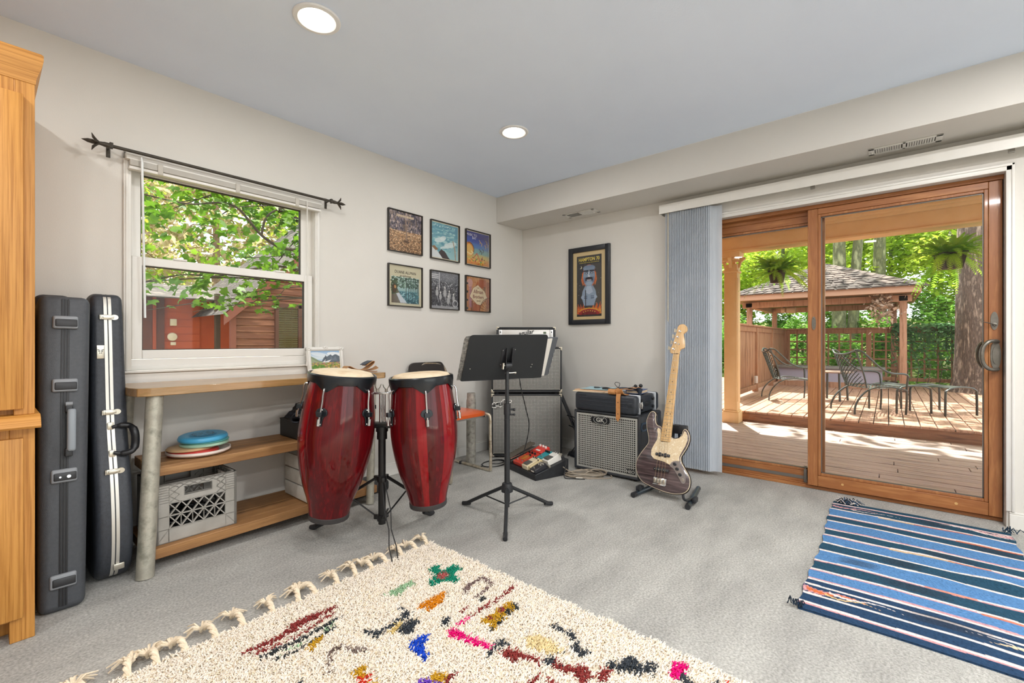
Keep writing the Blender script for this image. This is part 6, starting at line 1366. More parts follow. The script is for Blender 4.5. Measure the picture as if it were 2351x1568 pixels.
# ================================================================ PAVILION
t = thing('garden_pavilion', 'open wooden pavilion with shingled hip roof at the edge of the deck', 'pavilion', (9.35, -1.77, .03))
gw = mat('pavilion_wood', '#a87c60', '#8f664b', scale=2.5, stretch=(8, 8, .8), rough=.75, c3='#b88d72', bump=.15, detail=6)
def L(x, y, z): return (x-9.35, y+1.77, z-.03)
fas = mat('fascia_paint', '#c39a80', rough=.7)
for (x, y) in ((8.12, -3.17), (8.12, -.42), (10.6, -3.05), (10.6, -.52)):
    p = MB().box(L(x-.055, y-.055, .03), L(x+.055, y+.055, 1.93), .006).build('post', gw, t)
    MB().box(L(x-.08, y-.08, .03), L(x+.08, y+.08, .06)).build('post_foot', mat('foot_brown', '#5a4034', rough=.8), p)
m = MB(); m.box(L(8.05, -3.3, 1.82), L(8.19, -.28, 1.95), .004).box(L(10.53, -3.3, 1.82), L(10.67, -.28, 1.95), .004).box(L(8.05, -3.24, 1.83), L(10.67, -3.10, 1.94), .004).box(L(8.05, -.49, 1.83), L(10.67, -.35, 1.94), .004); m.build('beam', gw, t)
ex0, ex1, ey0, ey1, ez, ap = 7.65, 11.05, -3.42, -.10, 2.03, (9.35, -1.77, 2.88)
m = MB(); m.box(L(ex0, ey0, 1.97), L(ex0+.03, ey1, 2.09)).box(L(ex1-.03, ey0, 1.97), L(ex1, ey1, 2.09)).box(L(ex0+.03, ey0, 1.97), L(ex1-.03, ey0+.03, 2.09)).box(L(ex0+.03, ey1-.03, 1.97), L(ex1-.03, ey1, 2.09)); m.build('fascia', fas, t)
m = MB()
for k in range(23): x = ex0+.03+k*(ex1-ex0-.06)/23; m.box(L(x+.002, ey0+.03, 1.972), L(x+(ex1-ex0-.06)/23-.002, ey1-.03, 1.985))
m.build('soffit', mat('soffit_wood', '#9b7a5c', '#8a6a4c', scale=4, stretch=(10, .8, 8), rough=.7), t)
shg = mat('roof_shingle', '#5f5350', '#7d6e69', scale=2.2, rough=.9, c3='#4f4644', bump=.5, bscale=60, detail=1, contrast=(.42, .58))
m = MB(); g = random.Random(4); o = .05
cor = [(ex0-o, ey0-o), (ex1+o, ey0-o), (ex1+o, ey1+o), (ex0-o, ey1+o)]; A = Vector(ap)
rows = 13
for s in range(4):
    a, b_ = Vector((*cor[s], 2.085)), Vector((*cor[(s+1) % 4], 2.085)); nrm = (b_-a).cross(A-a).normalized()
    if nrm.z < 0: nrm = -nrm
    m._add([L(*a), L(*b_), L(*A)], [(0, 1, 2)])
    for r in range(rows):
        u0, u1 = r/rows, min((r+1.25)/rows, 1); p, q = a.lerp(A, u0), b_.lerp(A, u0); p1, q1 = a.lerp(A, u1), b_.lerp(A, u1); w = (q-p).length
        n = max(1, int(w/.19)); 
        for k in range(n):
            e0, e1 = k/n, (k+1)/n-.012; th = g.choice((.006, .013, .02)); c1, c2 = p.lerp(q, e0), p.lerp(q, e1); d1, d2 = p1.lerp(q1, e0), p1.lerp(q1, e1)
            v = [c1+nrm*.002, c2+nrm*.002, d2+nrm*.002, d1+nrm*.002, c1+nrm*(th+.008), c2+nrm*(th+.008), d2+nrm*.004, d1+nrm*.004]
            m._add([L(*x_) for x_ in v], [(0, 3, 2, 1), (4, 5, 6, 7), (0, 1, 5, 4), (1, 2, 6, 5), (2, 3, 7, 6), (3, 0, 4, 7)])
    for k in range(12):
        c1, c2 = a.lerp(A, k/12), a.lerp(A, (k+1.1)/12 if k < 11 else 1); d = (c2-c1).normalized(); s_ = d.cross(Vector((0, 0, 1))).normalized()*.11; dn = Vector((0, 0, -.045))
        v = [c1+s_+dn+Vector((0, 0, .03)), c1+Vector((0, 0, .035)), c1-s_+dn+Vector((0, 0, .03)), c2+s_+dn+Vector((0, 0, .015)), c2+Vector((0, 0, .02)), c2-s_+dn+Vector((0, 0, .015))]
        m._add([L(*x_) for x_ in v], [(0, 1, 4, 3), (1, 2, 5, 4), (0, 2, 1)])
m.build('shingle_roof', shg, t)
t = thing('pavilion_lamp', 'pale floodlight fixed under the left part of the pavilion eave', 'lamp', (9.1, -.98, 1.80))
m = MB(); m.cyl((0, .06, 0), (0, -.02, .0), .075, 18, .06).cyl((0, -.06, .0), (0, -.24, -.01), .07, 18, .075); m.build('lamp_housing', mat('lamp_tan', '#cfb293', rough=.5), t); MB().cyl((0, 0, .05), (0, 0, .17), .02, 10).build('mount', dark, t)
t = thing('dried_plant_basket', 'dried pale fern drooping from a hook beside the right pavilion post', 'plant', (8.0, -2.86, 1.75))
g = np.random.default_rng(3); n = 380; pts = g.normal(size=(n, 3))*np.array([.10, .11, .19])
o = leaf_mesh('dried_fronds', pts, .10, mat('dried_leaf', '#d9c4b0', '#a98d74', scale=8, rough=.8), t, 'leaf', .2, 5, .5)
MB().cyl((0, 0, .16), (0, 0, .26), .003, 6).build('hook', dark, t)

# low bench along the lattice
t = thing('deck_bench', 'long low grey topped built-in bench in front of the lattice fence', 'bench', (8.5, -1.9, .03))
MB().box((-.28, -1.0, .40), (.28, .95, .455), .008).build('bench_top', mat('bench_grey', '#8d8985', '#7d7975', scale=5, stretch=(8, .8, 8), rough=.7), t)
MB().box((-.22, -.95, .12), (.24, .9, .40)).build('bench_front', mat('bench_lavender', '#a39fb0', rough=.7), t); MB().box((-.24, -.97, 0), (.25, .92, .12)).build('bench_plinth', gw, t)

# ================================================================ PATIO CHAIRS, OTTOMANS, TABLE
alu = mat('patio_metal', '#4d524f', '#3f4442', scale=8, rough=.35, metal=.4, coat=.3); strp = mat('patio_strap', '#3f4643', rough=.5)
def patio_chair(label, x, y, rz, scl=1):
    """faces local +x"""
    t = thing('patio_chair', label, 'patio chair', (x, y, .03), rz, 'lattice-strap patio chairs on the upper deck')
    for s in (-1, 1):
        m = MB(); yy = s*.25
        m.tube(spline([(-.34, yy*1.12, .0), (-.33, yy*1.1, .10), (-.27, yy*1.06, .22), (-.15, yy, .33), (.0, yy, .375), (.16, yy, .37), (.30, yy, .34), (.33, yy, .31), (.33, yy, .15), (.32, yy, 0)], 5), .016, 8, flat=.7); m.build('leg', alu, t)
        m = MB(); m.tube(spline([(-.32, s*.27, .88), (-.25, s*.29, .86), (-.14, s*.3, .75), (-.02, s*.31, .63), (.10, s*.31, .57), (.25, s*.3, .56), (.315, s*.29, .54), (.33, s*.27, .49), (.33, s*.25, .34)], 5), .013, 8); m.build('armrest', alu, t)
        m = MB(); m.tube(spline([(-.32, s*.27, .88), (-.25, s*.245, .70), (-.19, s*.235, .52), (-.16, s*.235, .36)], 5), .012, 8); m.build('back_side', alu, t)
    m = MB(); m.tube(spline([(-.32, -.27, .88), (-.36, -.14, .83), (-.37, 0, .82), (-.36, .14, .83), (-.32, .27, .88)], 6), .013, 8); m.build('top_rail', alu, t)
    def bs(u, v):   # u across -1..1, v up the back 0..1
        w = .235+.035*v; sag = -.05*(1-u*u); zt_ = .36+.46*v+.05*v*v*u*u; return Vector((-.16-.17*v+sag*(1-v*.2), w*u, zt_))
    def st(u, v): return Vector((-.16+.46*v, .245*u, .365-.035*(1-u*u)*math.sin(PI*min(v+.1, 1))))
    for nm, fn in (('back_straps', bs), ('seat_straps', st)):
        m = MB(); n = 9
        for k in range(-n, n+1):
            for s in (-1, 1):
                P_ = []
                for j in range(13):
                    v = j/12; u = (k/n*2.4+s*(v-.5)*2.6)
                    if -1 <= u <= 1: P_.append(fn(u, v))
                if len(P_) > 1: m.tube(P_, .0065, 4, flat=.3)
        m.build(nm, strp, t)
    return t
c1_ = patio_chair('lattice-strap metal patio chair beside the board fence, seen through the left door pane', 5.36, -1.60, math.radians(-68))
dup(c1_, (4.50, -2.72, .03), math.radians(-57), 'lattice-strap metal patio chair nearest the step, seen through the sliding door panel')
t = thing('patio_ottoman', 'strapped metal patio ottoman between the patio chair and the outer ottoman', 'patio ottoman', (4.86, -3.06, .03), math.radians(-50), 'strapped patio ottomans')
for s in (-1, 1):
    MB().tube(spline([(-.24, s*.24, 0), (-.235, s*.24, .28), (-.21, s*.24, .345), (-.10, s*.24, .38), (.10, s*.24, .38), (.21, s*.24, .345), (.235, s*.24, .28), (.24, s*.24, 0)], 5), .016, 8, flat=.7).build('leg_frame', alu, t)
m = MB()
for k in range(9): x = -.19+k*.0475; m.box((x-.014, -.24, .372), (x+.014, .24, .377), .001)
for k in range(4): y = -.15+k*.1; m.box((-.21, y-.012, .366), (.21, y+.012, .371), .001)
m.build('straps', strp, t)
dup(t, (5.00, -3.52, .03), math.radians(-44), 'strapped metal patio ottoman farthest right, nearest the big oak trunk')
t = thing('patio_table', 'small round metal patio table behind the nearer patio chair', 'patio table', (5.75, -2.22, .03))
MB().lathe([(0, .47), (.27, .47), (.28, .475), (.28, .49), (0, .49)], 32).build('table_top', mat('table_top_rust', '#9a7a64', '#857068', scale=8, rough=.5), t)
for a in range(4): MB().tube([(.2*math.cos(a*PI/2+.5), .2*math.sin(a*PI/2+.5), .47), (.22*math.cos(a*PI/2+.5), .22*math.sin(a*PI/2+.5), 0)], .017, 8).build('leg', alu, t)

# ================================================================ BIG OAK, BACKGROUND TREES
t = thing('oak_tree', 'massive rough-barked oak trunk at the right edge of the door view', 'tree', (9.0, -4.42, -1.0))
m = MB(); n = 40; vs = []; fs = []; prof = [(.72, 0), (.66, .6), (.56, 1.0), (.49, 1.3), (.455, 1.8), (.44, 2.6), (.42, 4), (.40, 6), (.3, 9)]
for (r, z) in prof:
    for k in range(n): a = 2*PI*k/n; rr = r*(1+.035*math.sin(a*7+z)+.03*math.sin(a*3+1)+(.10*max(0, 1.2-z)*math.sin(a*5))); vs.append((rr*math.cos(a), rr*math.sin(a), z))
for i in range(len(prof)-1):
    for k in range(n): fs.append((i*n+k, i*n+(k+1) % n, (i+1)*n+(k+1) % n, (i+1)*n+k))
m._add(vs, fs, True)
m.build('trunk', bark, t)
leaf_mesh('foliage', crown_pts(2600, (5.0, 5.0, 2.0), 22, 77)+np.array([-1.5, .5, 8.6]), .26, L_bright, t, 'leaf', .8, 5)
def tree(name, label, cat, x, y, z0, tr, th, crown_r, crown_z, n, size, m_, seed, group, bk=barkg, blobs=14, fork=False):
    t = thing(name, label, cat, (x, y, z0), 0, group); g = random.Random(seed)
    if tr:
        lx = g.uniform(-.1, .1); m = MB(); m.tube([(0, 0, -.4), (0, 0, 1), (lx, lx*.5, th*.5), (lx*1.5, 0, th)], [tr*1.2, tr, tr*.85, tr*.5], 16); m.build('trunk', bk, t)
        if fork: m = MB(); m.tube([(.0, -.25, -.4), (0, -.3, 1.5), (0, -.42, th*.5), (0, -.7, th)], [tr*.9, tr*.75, tr*.65, tr*.4], 14); m.build('trunk', bk, t)
    f = leaf_mesh('foliage', crown_pts(n, crown_r, blobs, seed)+np.array([0, 0, crown_z]), size, m_, t, 'leaf', .7, seed)
    return t
tree('forest_tree', 'twin mossy grey tree trunks rising behind the middle of the pavilion roof', 'tree', 13.2, -1.78, -1.4, .20, 9, (2.6, 2.6, 1.6), 8.5, 1800, .2, L_bright, 21, None, fork=True)
tree('forest_tree', 'single straight mossy trunk rising behind the right slope of the pavilion roof', 'tree', 14.2, -2.78, -1.3, .19, 9, (2.4, 2.4, 1.5), 8.5, 1500, .2, L_bright, 22, None)
# undergrowth and trees of the slope
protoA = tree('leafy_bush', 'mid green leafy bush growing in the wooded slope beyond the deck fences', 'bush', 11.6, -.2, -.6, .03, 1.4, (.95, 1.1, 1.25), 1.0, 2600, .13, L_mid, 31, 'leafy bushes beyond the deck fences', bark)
A_ = [(11.6, -1.9, -.5), (11.8, -3.6, -.45), (11.5, -5.2, -.5), (12.9, -.9, .1), (13.1, -2.9, .0), (12.8, -4.7, .2), (12.9, 1.2, .0), (11.3, 1.2, -.5), (14.3, -.1, .5), (14.6, -1.9, .4), (14.4, -3.9, .6), (14.5, -5.8, .4), (15.0, 1.6, .6)]
def where(x, y): return 'left part' if y > .9 else 'left of centre' if y > -1.3 else 'middle' if y > -3.2 else 'right part' if y > -5 else 'far right end'
def depth(x, a, b_): return 'front row' if x < a else 'middle row' if x < b_ else 'back row'
for k, (x, y, z) in enumerate(A_): dup(protoA, (x, y, z), k*1.3, 'mid green leafy bush beyond the fences, %s of the %s'%(where(x, y), depth(x, 12.4, 13.8)))
protoB = tree('slender_tree', 'bright yellow-green sunlit tree in the woods beyond the deck', 'tree', 16.8, -.6, .2, .07, 4.5, (1.7, 1.9, 2.2), 3.3, 3600, .2, L_bright, 41, 'sunlit trees in the woods beyond the deck')
B_ = [(14.6, -4.7, -.6, 2.6), (15.1, -1.2, -.5, 1.4), (15.0, 1.4, -.5, 3.6), (15.6, 3.2, .3, .9), (16.0, -7.4, .6, 2.9), (17.6, -2.2, 3.2, 1.9), (17.4, -4.6, 3.4, 5.2), (17.8, .4, 3.4, .2), (16.4, -3.0, 1.0, .5), (16.9, -5.3, .6, 1.1), (17.3, 1.6, .4, 2.2), (18.5, -1.6, 1.8, 3), (18.6, -4.2, 1.7, 4), (18.4, 3.6, .8, 5), (18.2, -7.0, 1.2, 6)]
for (x, y, z, r) in B_: dup(protoB, (x, y, z), r, 'sunlit yellow-green tree in the woods, %s of the %s%s'%(where(x, y), depth(x, 16.5, 17.7), ', growing higher' if z > 3 else ''))
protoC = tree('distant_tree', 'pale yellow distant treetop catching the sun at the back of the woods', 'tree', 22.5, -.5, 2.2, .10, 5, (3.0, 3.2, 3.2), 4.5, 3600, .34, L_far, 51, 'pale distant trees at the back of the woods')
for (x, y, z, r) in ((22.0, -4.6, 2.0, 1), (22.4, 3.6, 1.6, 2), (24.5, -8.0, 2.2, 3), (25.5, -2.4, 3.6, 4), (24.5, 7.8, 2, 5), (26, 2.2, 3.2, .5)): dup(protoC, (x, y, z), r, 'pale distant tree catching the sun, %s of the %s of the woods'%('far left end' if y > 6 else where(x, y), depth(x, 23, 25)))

# ================================================================ LEFT WINDOW: NEIGHBOURING HOUSE
t = thing('neighbour_house', 'neighbouring house with brown lap siding gable and orange wall, seen through the left window', 'house', (0, 6, -.6))
def L(x, y, z): return (x, y-6, z+.6)
sid = mat('brown_siding', '#84503a', '#9d6850', scale=2.5, stretch=(.7, 8, 8), rough=.75, c3='#744531', bump=.1, detail=6)
def gab(x): return 1.70+(x+.62)*.93   # rake height over the gable wall
m = MB(); z = -.5; k = 0
while z < 4.6:
    x0 = -.74 if z < 1.50 else -.62+(z-1.62)/.93
    if x0 < 5: m._add([L(a, b_, c) for a, b_, c in ((x0, 5.975, z), (4.2, 5.975, z), (4.2, 5.995, z+.128), (x0+(.0 if z < 1.5 else .1), 5.995, z+.128), (x0, 6.0, z), (4.2, 6.0, z))], [(0, 1, 2, 3), (0, 4, 5, 1)])
    z += .122
m.box(L(-.74, 6.0, -.5), L(4.2, 6.1, 1.55)); m._add([L(-.7, 6.001, 1.5), L(4.2, 6.001, 1.5), L(4.2, 6.001, 5.6)], [(0, 1, 2)])
m.build('siding', sid, t)
MB().box(L(-.80, 5.95, -.5), L(-.72, 6.05, 1.62)).build('corner_board', mat('trim_redbrown', '#8a4f40', rough=.7), t)
MB().box(L(-.9, 6.4, -.5), L(-.83, 6.5, 1.9)).build('dark_post', mat('post_darkbrown', '#4c3824', rough=.8), t)  # narrow dark brown post behind the corner board
m = MB(); m._add([L(*q) for q in ((-.95, 5.80, 1.32), (3.4, 5.80, 5.37), (3.4, 5.80, 5.55), (-.95, 5.80, 1.50), (-.95, 5.84, 1.32), (3.4, 5.84, 5.37), (3.4, 5.84, 5.55), (-.95, 5.84, 1.50))], [(0, 1, 2, 3), (7, 6, 5, 4), (0, 4, 5, 1), (3, 2, 6, 7), (0, 3, 7, 4), (1, 5, 6, 2)]); m.build('rake_board', mat('trim_redbrown', ''), t)
shn = mat('grey_shingle', '#544c47', '#6f665f', scale=5, stretch=(1, 1, 3), rough=.9, c3='#47403b', contrast=(.4, .6))
m = MB(); m._add([L(*q) for q in ((-.98, 5.78, 1.50), (3.4, 5.78, 5.57), (3.4, 9.5, 5.57), (-.98, 9.5, 1.50))], [(0, 1, 2, 3)]); 
for k in range(5): m.box(L(-6.5, 6.75+k*.26, 1.84+k*.07), L(.3, 7.08+k*.26, 1.86+k*.07), rot=(.26, 0, 0))
m.build('shingle_roof', shn, t)
m = MB()
for k in range(17): m.box(L(-6.5, 7.58, -.5+k*.14), L(-.83, 7.6+.0, -.365+k*.14), rot=(.04, 0, 0))
m.box(L(-6.5, 7.61, -.5), L(-.3, 7.7, 1.9)); m.build('orange_wall', mat('orange_paint', '#d45a1a', '#c65016', scale=3, rough=.7), t)
MB().box(L(-6.5, 7.50, -.5), L(-1.42, 7.57, 1.9)).build('dark_door', mat('dark_redbrown', '#6e3420', '#5e2b1b', scale=6, rough=.7), t)
MB().box(L(-1.60, 7.47, -.5), L(-1.55, 7.50, 1.9)).build('door_trim', mat('orange_trim', '#a8431c', rough=.7), t)
MB().box(L(-1.34, 7.44, 1.33), L(-1.24, 7.50, 1.46), .01).build('wall_lantern', mat('lantern_cream', '#e6d3b8', rough=.5), t)
MB().lathe([(0, .03), (.07, .02), (.08, 0)], 20, frame_mtx(L(-1.30, 7.49, 1.12), (1, 0, 0), (0, 0, 1), (0, -1, 0))).build('round_vent', mat('lantern_cream', ''), t)
MB().box(L(-1.33, 7.46, .96), L(-1.25, 7.50, 1.02), .005).build('meter_box', mat('lantern_cream', ''), t)
m = MB(); m.box(L(-.06, 5.93, .4), L(.0, 5.98, 1.74)).box(L(.37, 5.93, .4), L(.43, 5.98, 1.74)).box(L(-.06, 5.93, 1.68), L(.43, 5.98, 1.75)).box(L(0, 5.94, .86), L(.37, 5.98, .90)); m.build('window_frame', mat('window_brown', '#5f3a2d', rough=.6), t)
m = MB()
for k in range(28): m.box(L(.0, 5.962, .5+k*.043), L(.37, 5.966, .528+k*.043))
for x in (.12, .25): m.box(L(x, 5.955, .4), L(x+.006, 5.96, 1.68))
m.build('window_blind', mat('outdoor_blind', '#c9d2bd', rough=.6), t)
MB().box(L(0, 5.968, .4), L(.37, 5.972, 1.68)).build('window_back', mat('window_dark', '#3d5236', rough=.3), t)
MB().box(L(0, 5.945, .4), L(.37, 5.948, 1.68)).build('pane', glass_mat('reflecting_pane', (.9, .95, .9), 1.9, 1.0), t)

# maple boughs just outside the window, pale pines beyond
t = thing('maple_tree', 'green maple boughs with lobed leaves hanging just outside the left window', 'tree', (1.0, 2.6, -.6))
m = MB()
main = spline([(0, 0, 0), (-.1, 0, 1.6), (-.5, -.1, 2.6), (-.95, -.15, 2.72), (-1.45, -.2, 2.72), (-1.95, -.1, 3.0), (-2.6, 0, 3.25), (-3.4, .1, 3.4)], 6)
m.tube(main, [.10]*10+[.05]*8+[.03]*(len(main)-18), 10); g = random.Random(12); twigs = []
for k in range(26):
    s = main[min(len(main)-1, 13+int(k*1.1))]; L_ = g.uniform(.7, 1.5); dx = g.choice((-1, -1, 1))*g.uniform(.3, 1); dy = g.uniform(-.6, .5); dz = g.uniform(-.75, .25)
    p = spline([s, s+Vector((dx*.35, dy*.3, dz*.2+.06))*L_, s+Vector((dx*.8, dy*.7, dz*.6))*L_, s+Vector((dx*1.1, dy, dz))*L_], 5); m.tube(p, [.011-.0006*i for i in range(len(p))], 6); twigs.append(p)
for k in range(8):
    s = Vector((-.9-.33*k, -.2+.1*math.sin(k), 2.1+.12*math.sin(k*2))); p = spline([s+Vector((.8, .1, .12)), s+Vector((.3, 0, .1)), s+Vector((-.3, -.1, 0)), s+Vector((-.8, -.15, -.12))], 5); m.tube(p, [.012-.0006*i for i in range(len(p))], 6); twigs.append(p)
for P_, r0, r1 in (([(-2.15, -.4, 2.68), (-2.3, -.4, 2.67), (-2.54, -.42, 2.67), (-2.72, -.4, 2.77), (-2.85, -.4, 2.91), (-2.97, -.42, 3.01), (-3.13, -.4, 3.02), (-3.38, -.4, 2.95), (-3.75, -.4, 2.96)], .021, .006), ([(-1.2, .1, 2.5), (-1.7, -.2, 2.75), (-2.15, -.4, 2.68)], .04, .021),
    ([(-1.5, .0, 2.6), (-2.16, -.2, 2.48), (-2.46, -.2, 2.49), (-2.82, -.2, 2.40), (-3.07, -.2, 2.31), (-3.37, -.2, 2.29), (-3.7, -.2, 2.18)], .016, .005), ([(-2.72, -.4, 2.77), (-2.67, -.4, 2.97), (-2.54, -.4, 3.09), (-2.3, -.4, 3.19)], .013, .007)):
    q = spline(P_, 5); m.tube(q, [r0+(r1-r0)*i/(len(q)-1) for i in range(len(q))], 8)
m.build('branches', mat('maple_bark', '#3f342a', '#54463a', scale=20, rough=.9), t)
g = np.random.default_rng(6); pts = []
for p in twigs:
    for i in range(2, len(p)):
        for k in range(3): pts.append(np.array(p[i])+g.normal(size=3)*np.array([.09, .10, .06]))
pts = np.array(pts); extra = np.stack([g.uniform(-4.2, -.9, 1250), g.uniform(-1.2, .6, 1250), g.uniform(1.9, 3.6, 1250)], 1)
extra[:, 2] = np.round(extra[:, 2]/.17)*.17+g.normal(0, .03, 1250)
low = extra[:, 2] < 2.0+.10*np.sin(extra[:, 0]*5); extra = extra[~low]; pts = pts[~((pts[:, 0] > -2.5) & (pts[:, 2] < 2.40)) & (pts[:, 2] > 1.95)]; extra = extra[~((extra[:, 0] > -2.5) & (extra[:, 2] < 2.40))]
leaf_mesh('foliage', np.concatenate([pts, extra]), .105, L_maple, t, 'maple', .28, 7, .3)
prp = None
for k, (x, y, s, lab) in enumerate(((-1.5, 12, 0, 'pale pine with sunlight in its needle colour beyond the neighbouring house roof'),) + tuple((x, y, 1, None) for x, y in ((1.2, 13.5), (-4.0, 13), (3.6, 14.5), (-6.5, 15), (.2, 17), (6.2, 16.5), (-2.8, 18)))):
    if k == 0:
        prp = thing('pine_tree', lab, 'tree', (x, y, -.6), 0, 'pale pines beyond the neighbouring house')
        mm_ = MB(); mm_.tube([(0, 0, 0), (.05, 0, 3), (0, 0, 8.5)], [.16, .13, .03], 12)
        g2 = random.Random(9); pp = []
        for j in range(46):
            z = 1.6+j*.15; a = j*2.4; R = (9-z)*.34+.3; e = Vector((math.cos(a)*R, math.sin(a)*R, z-.15*R)); mm_.tube([Vector((0, 0, z)), Vector((e.x*.5, e.y*.5, z+.1)), e], [.03, .02, .006], 5)
            for q in range(34): f_ = g2.uniform(.25, 1.05); pp.append((e.x*f_+g2.gauss(0, .12), e.y*f_+g2.gauss(0, .12), z-.15*R*f_+g2.gauss(.03, .1)))
        mm_.build('trunk', mat('pine_bark', '#b39a86', '#8f7866', scale=8, rough=.9), prp)
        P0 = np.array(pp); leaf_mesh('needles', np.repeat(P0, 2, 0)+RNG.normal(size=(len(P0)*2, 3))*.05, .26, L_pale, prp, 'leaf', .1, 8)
        leaf_mesh('green_needles', P0+RNG.normal(size=P0.shape)*.12, .2, L_bright, prp, 'leaf', .1, 9)
    else: dup(prp, (x, y, -.6+.1*k), k*1.1, 'pale pine with sunlight in its needle colour, %s in the %s beyond the house roof'%(('far left', 'left', 'left of centre', 'centre', 'right of centre', 'right', 'far right')[min(6, max(0, int((x+7)/2)))], 'front row' if y < 14 else 'middle row' if y < 16 else 'back row'))
t = thing('neighbour_tree', 'full green tree right of the pines, above the neighbouring house roof', 'tree', (4.2, 11.0, -.6))
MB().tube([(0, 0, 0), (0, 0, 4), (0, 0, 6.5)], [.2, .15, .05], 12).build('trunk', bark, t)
leaf_mesh('foliage', crown_pts(4200, (2.6, 2.2, 2.6), 16, 63)+np.array([0, 0, 5.4]), .24, L_bright, t, 'leaf', .6, 63)
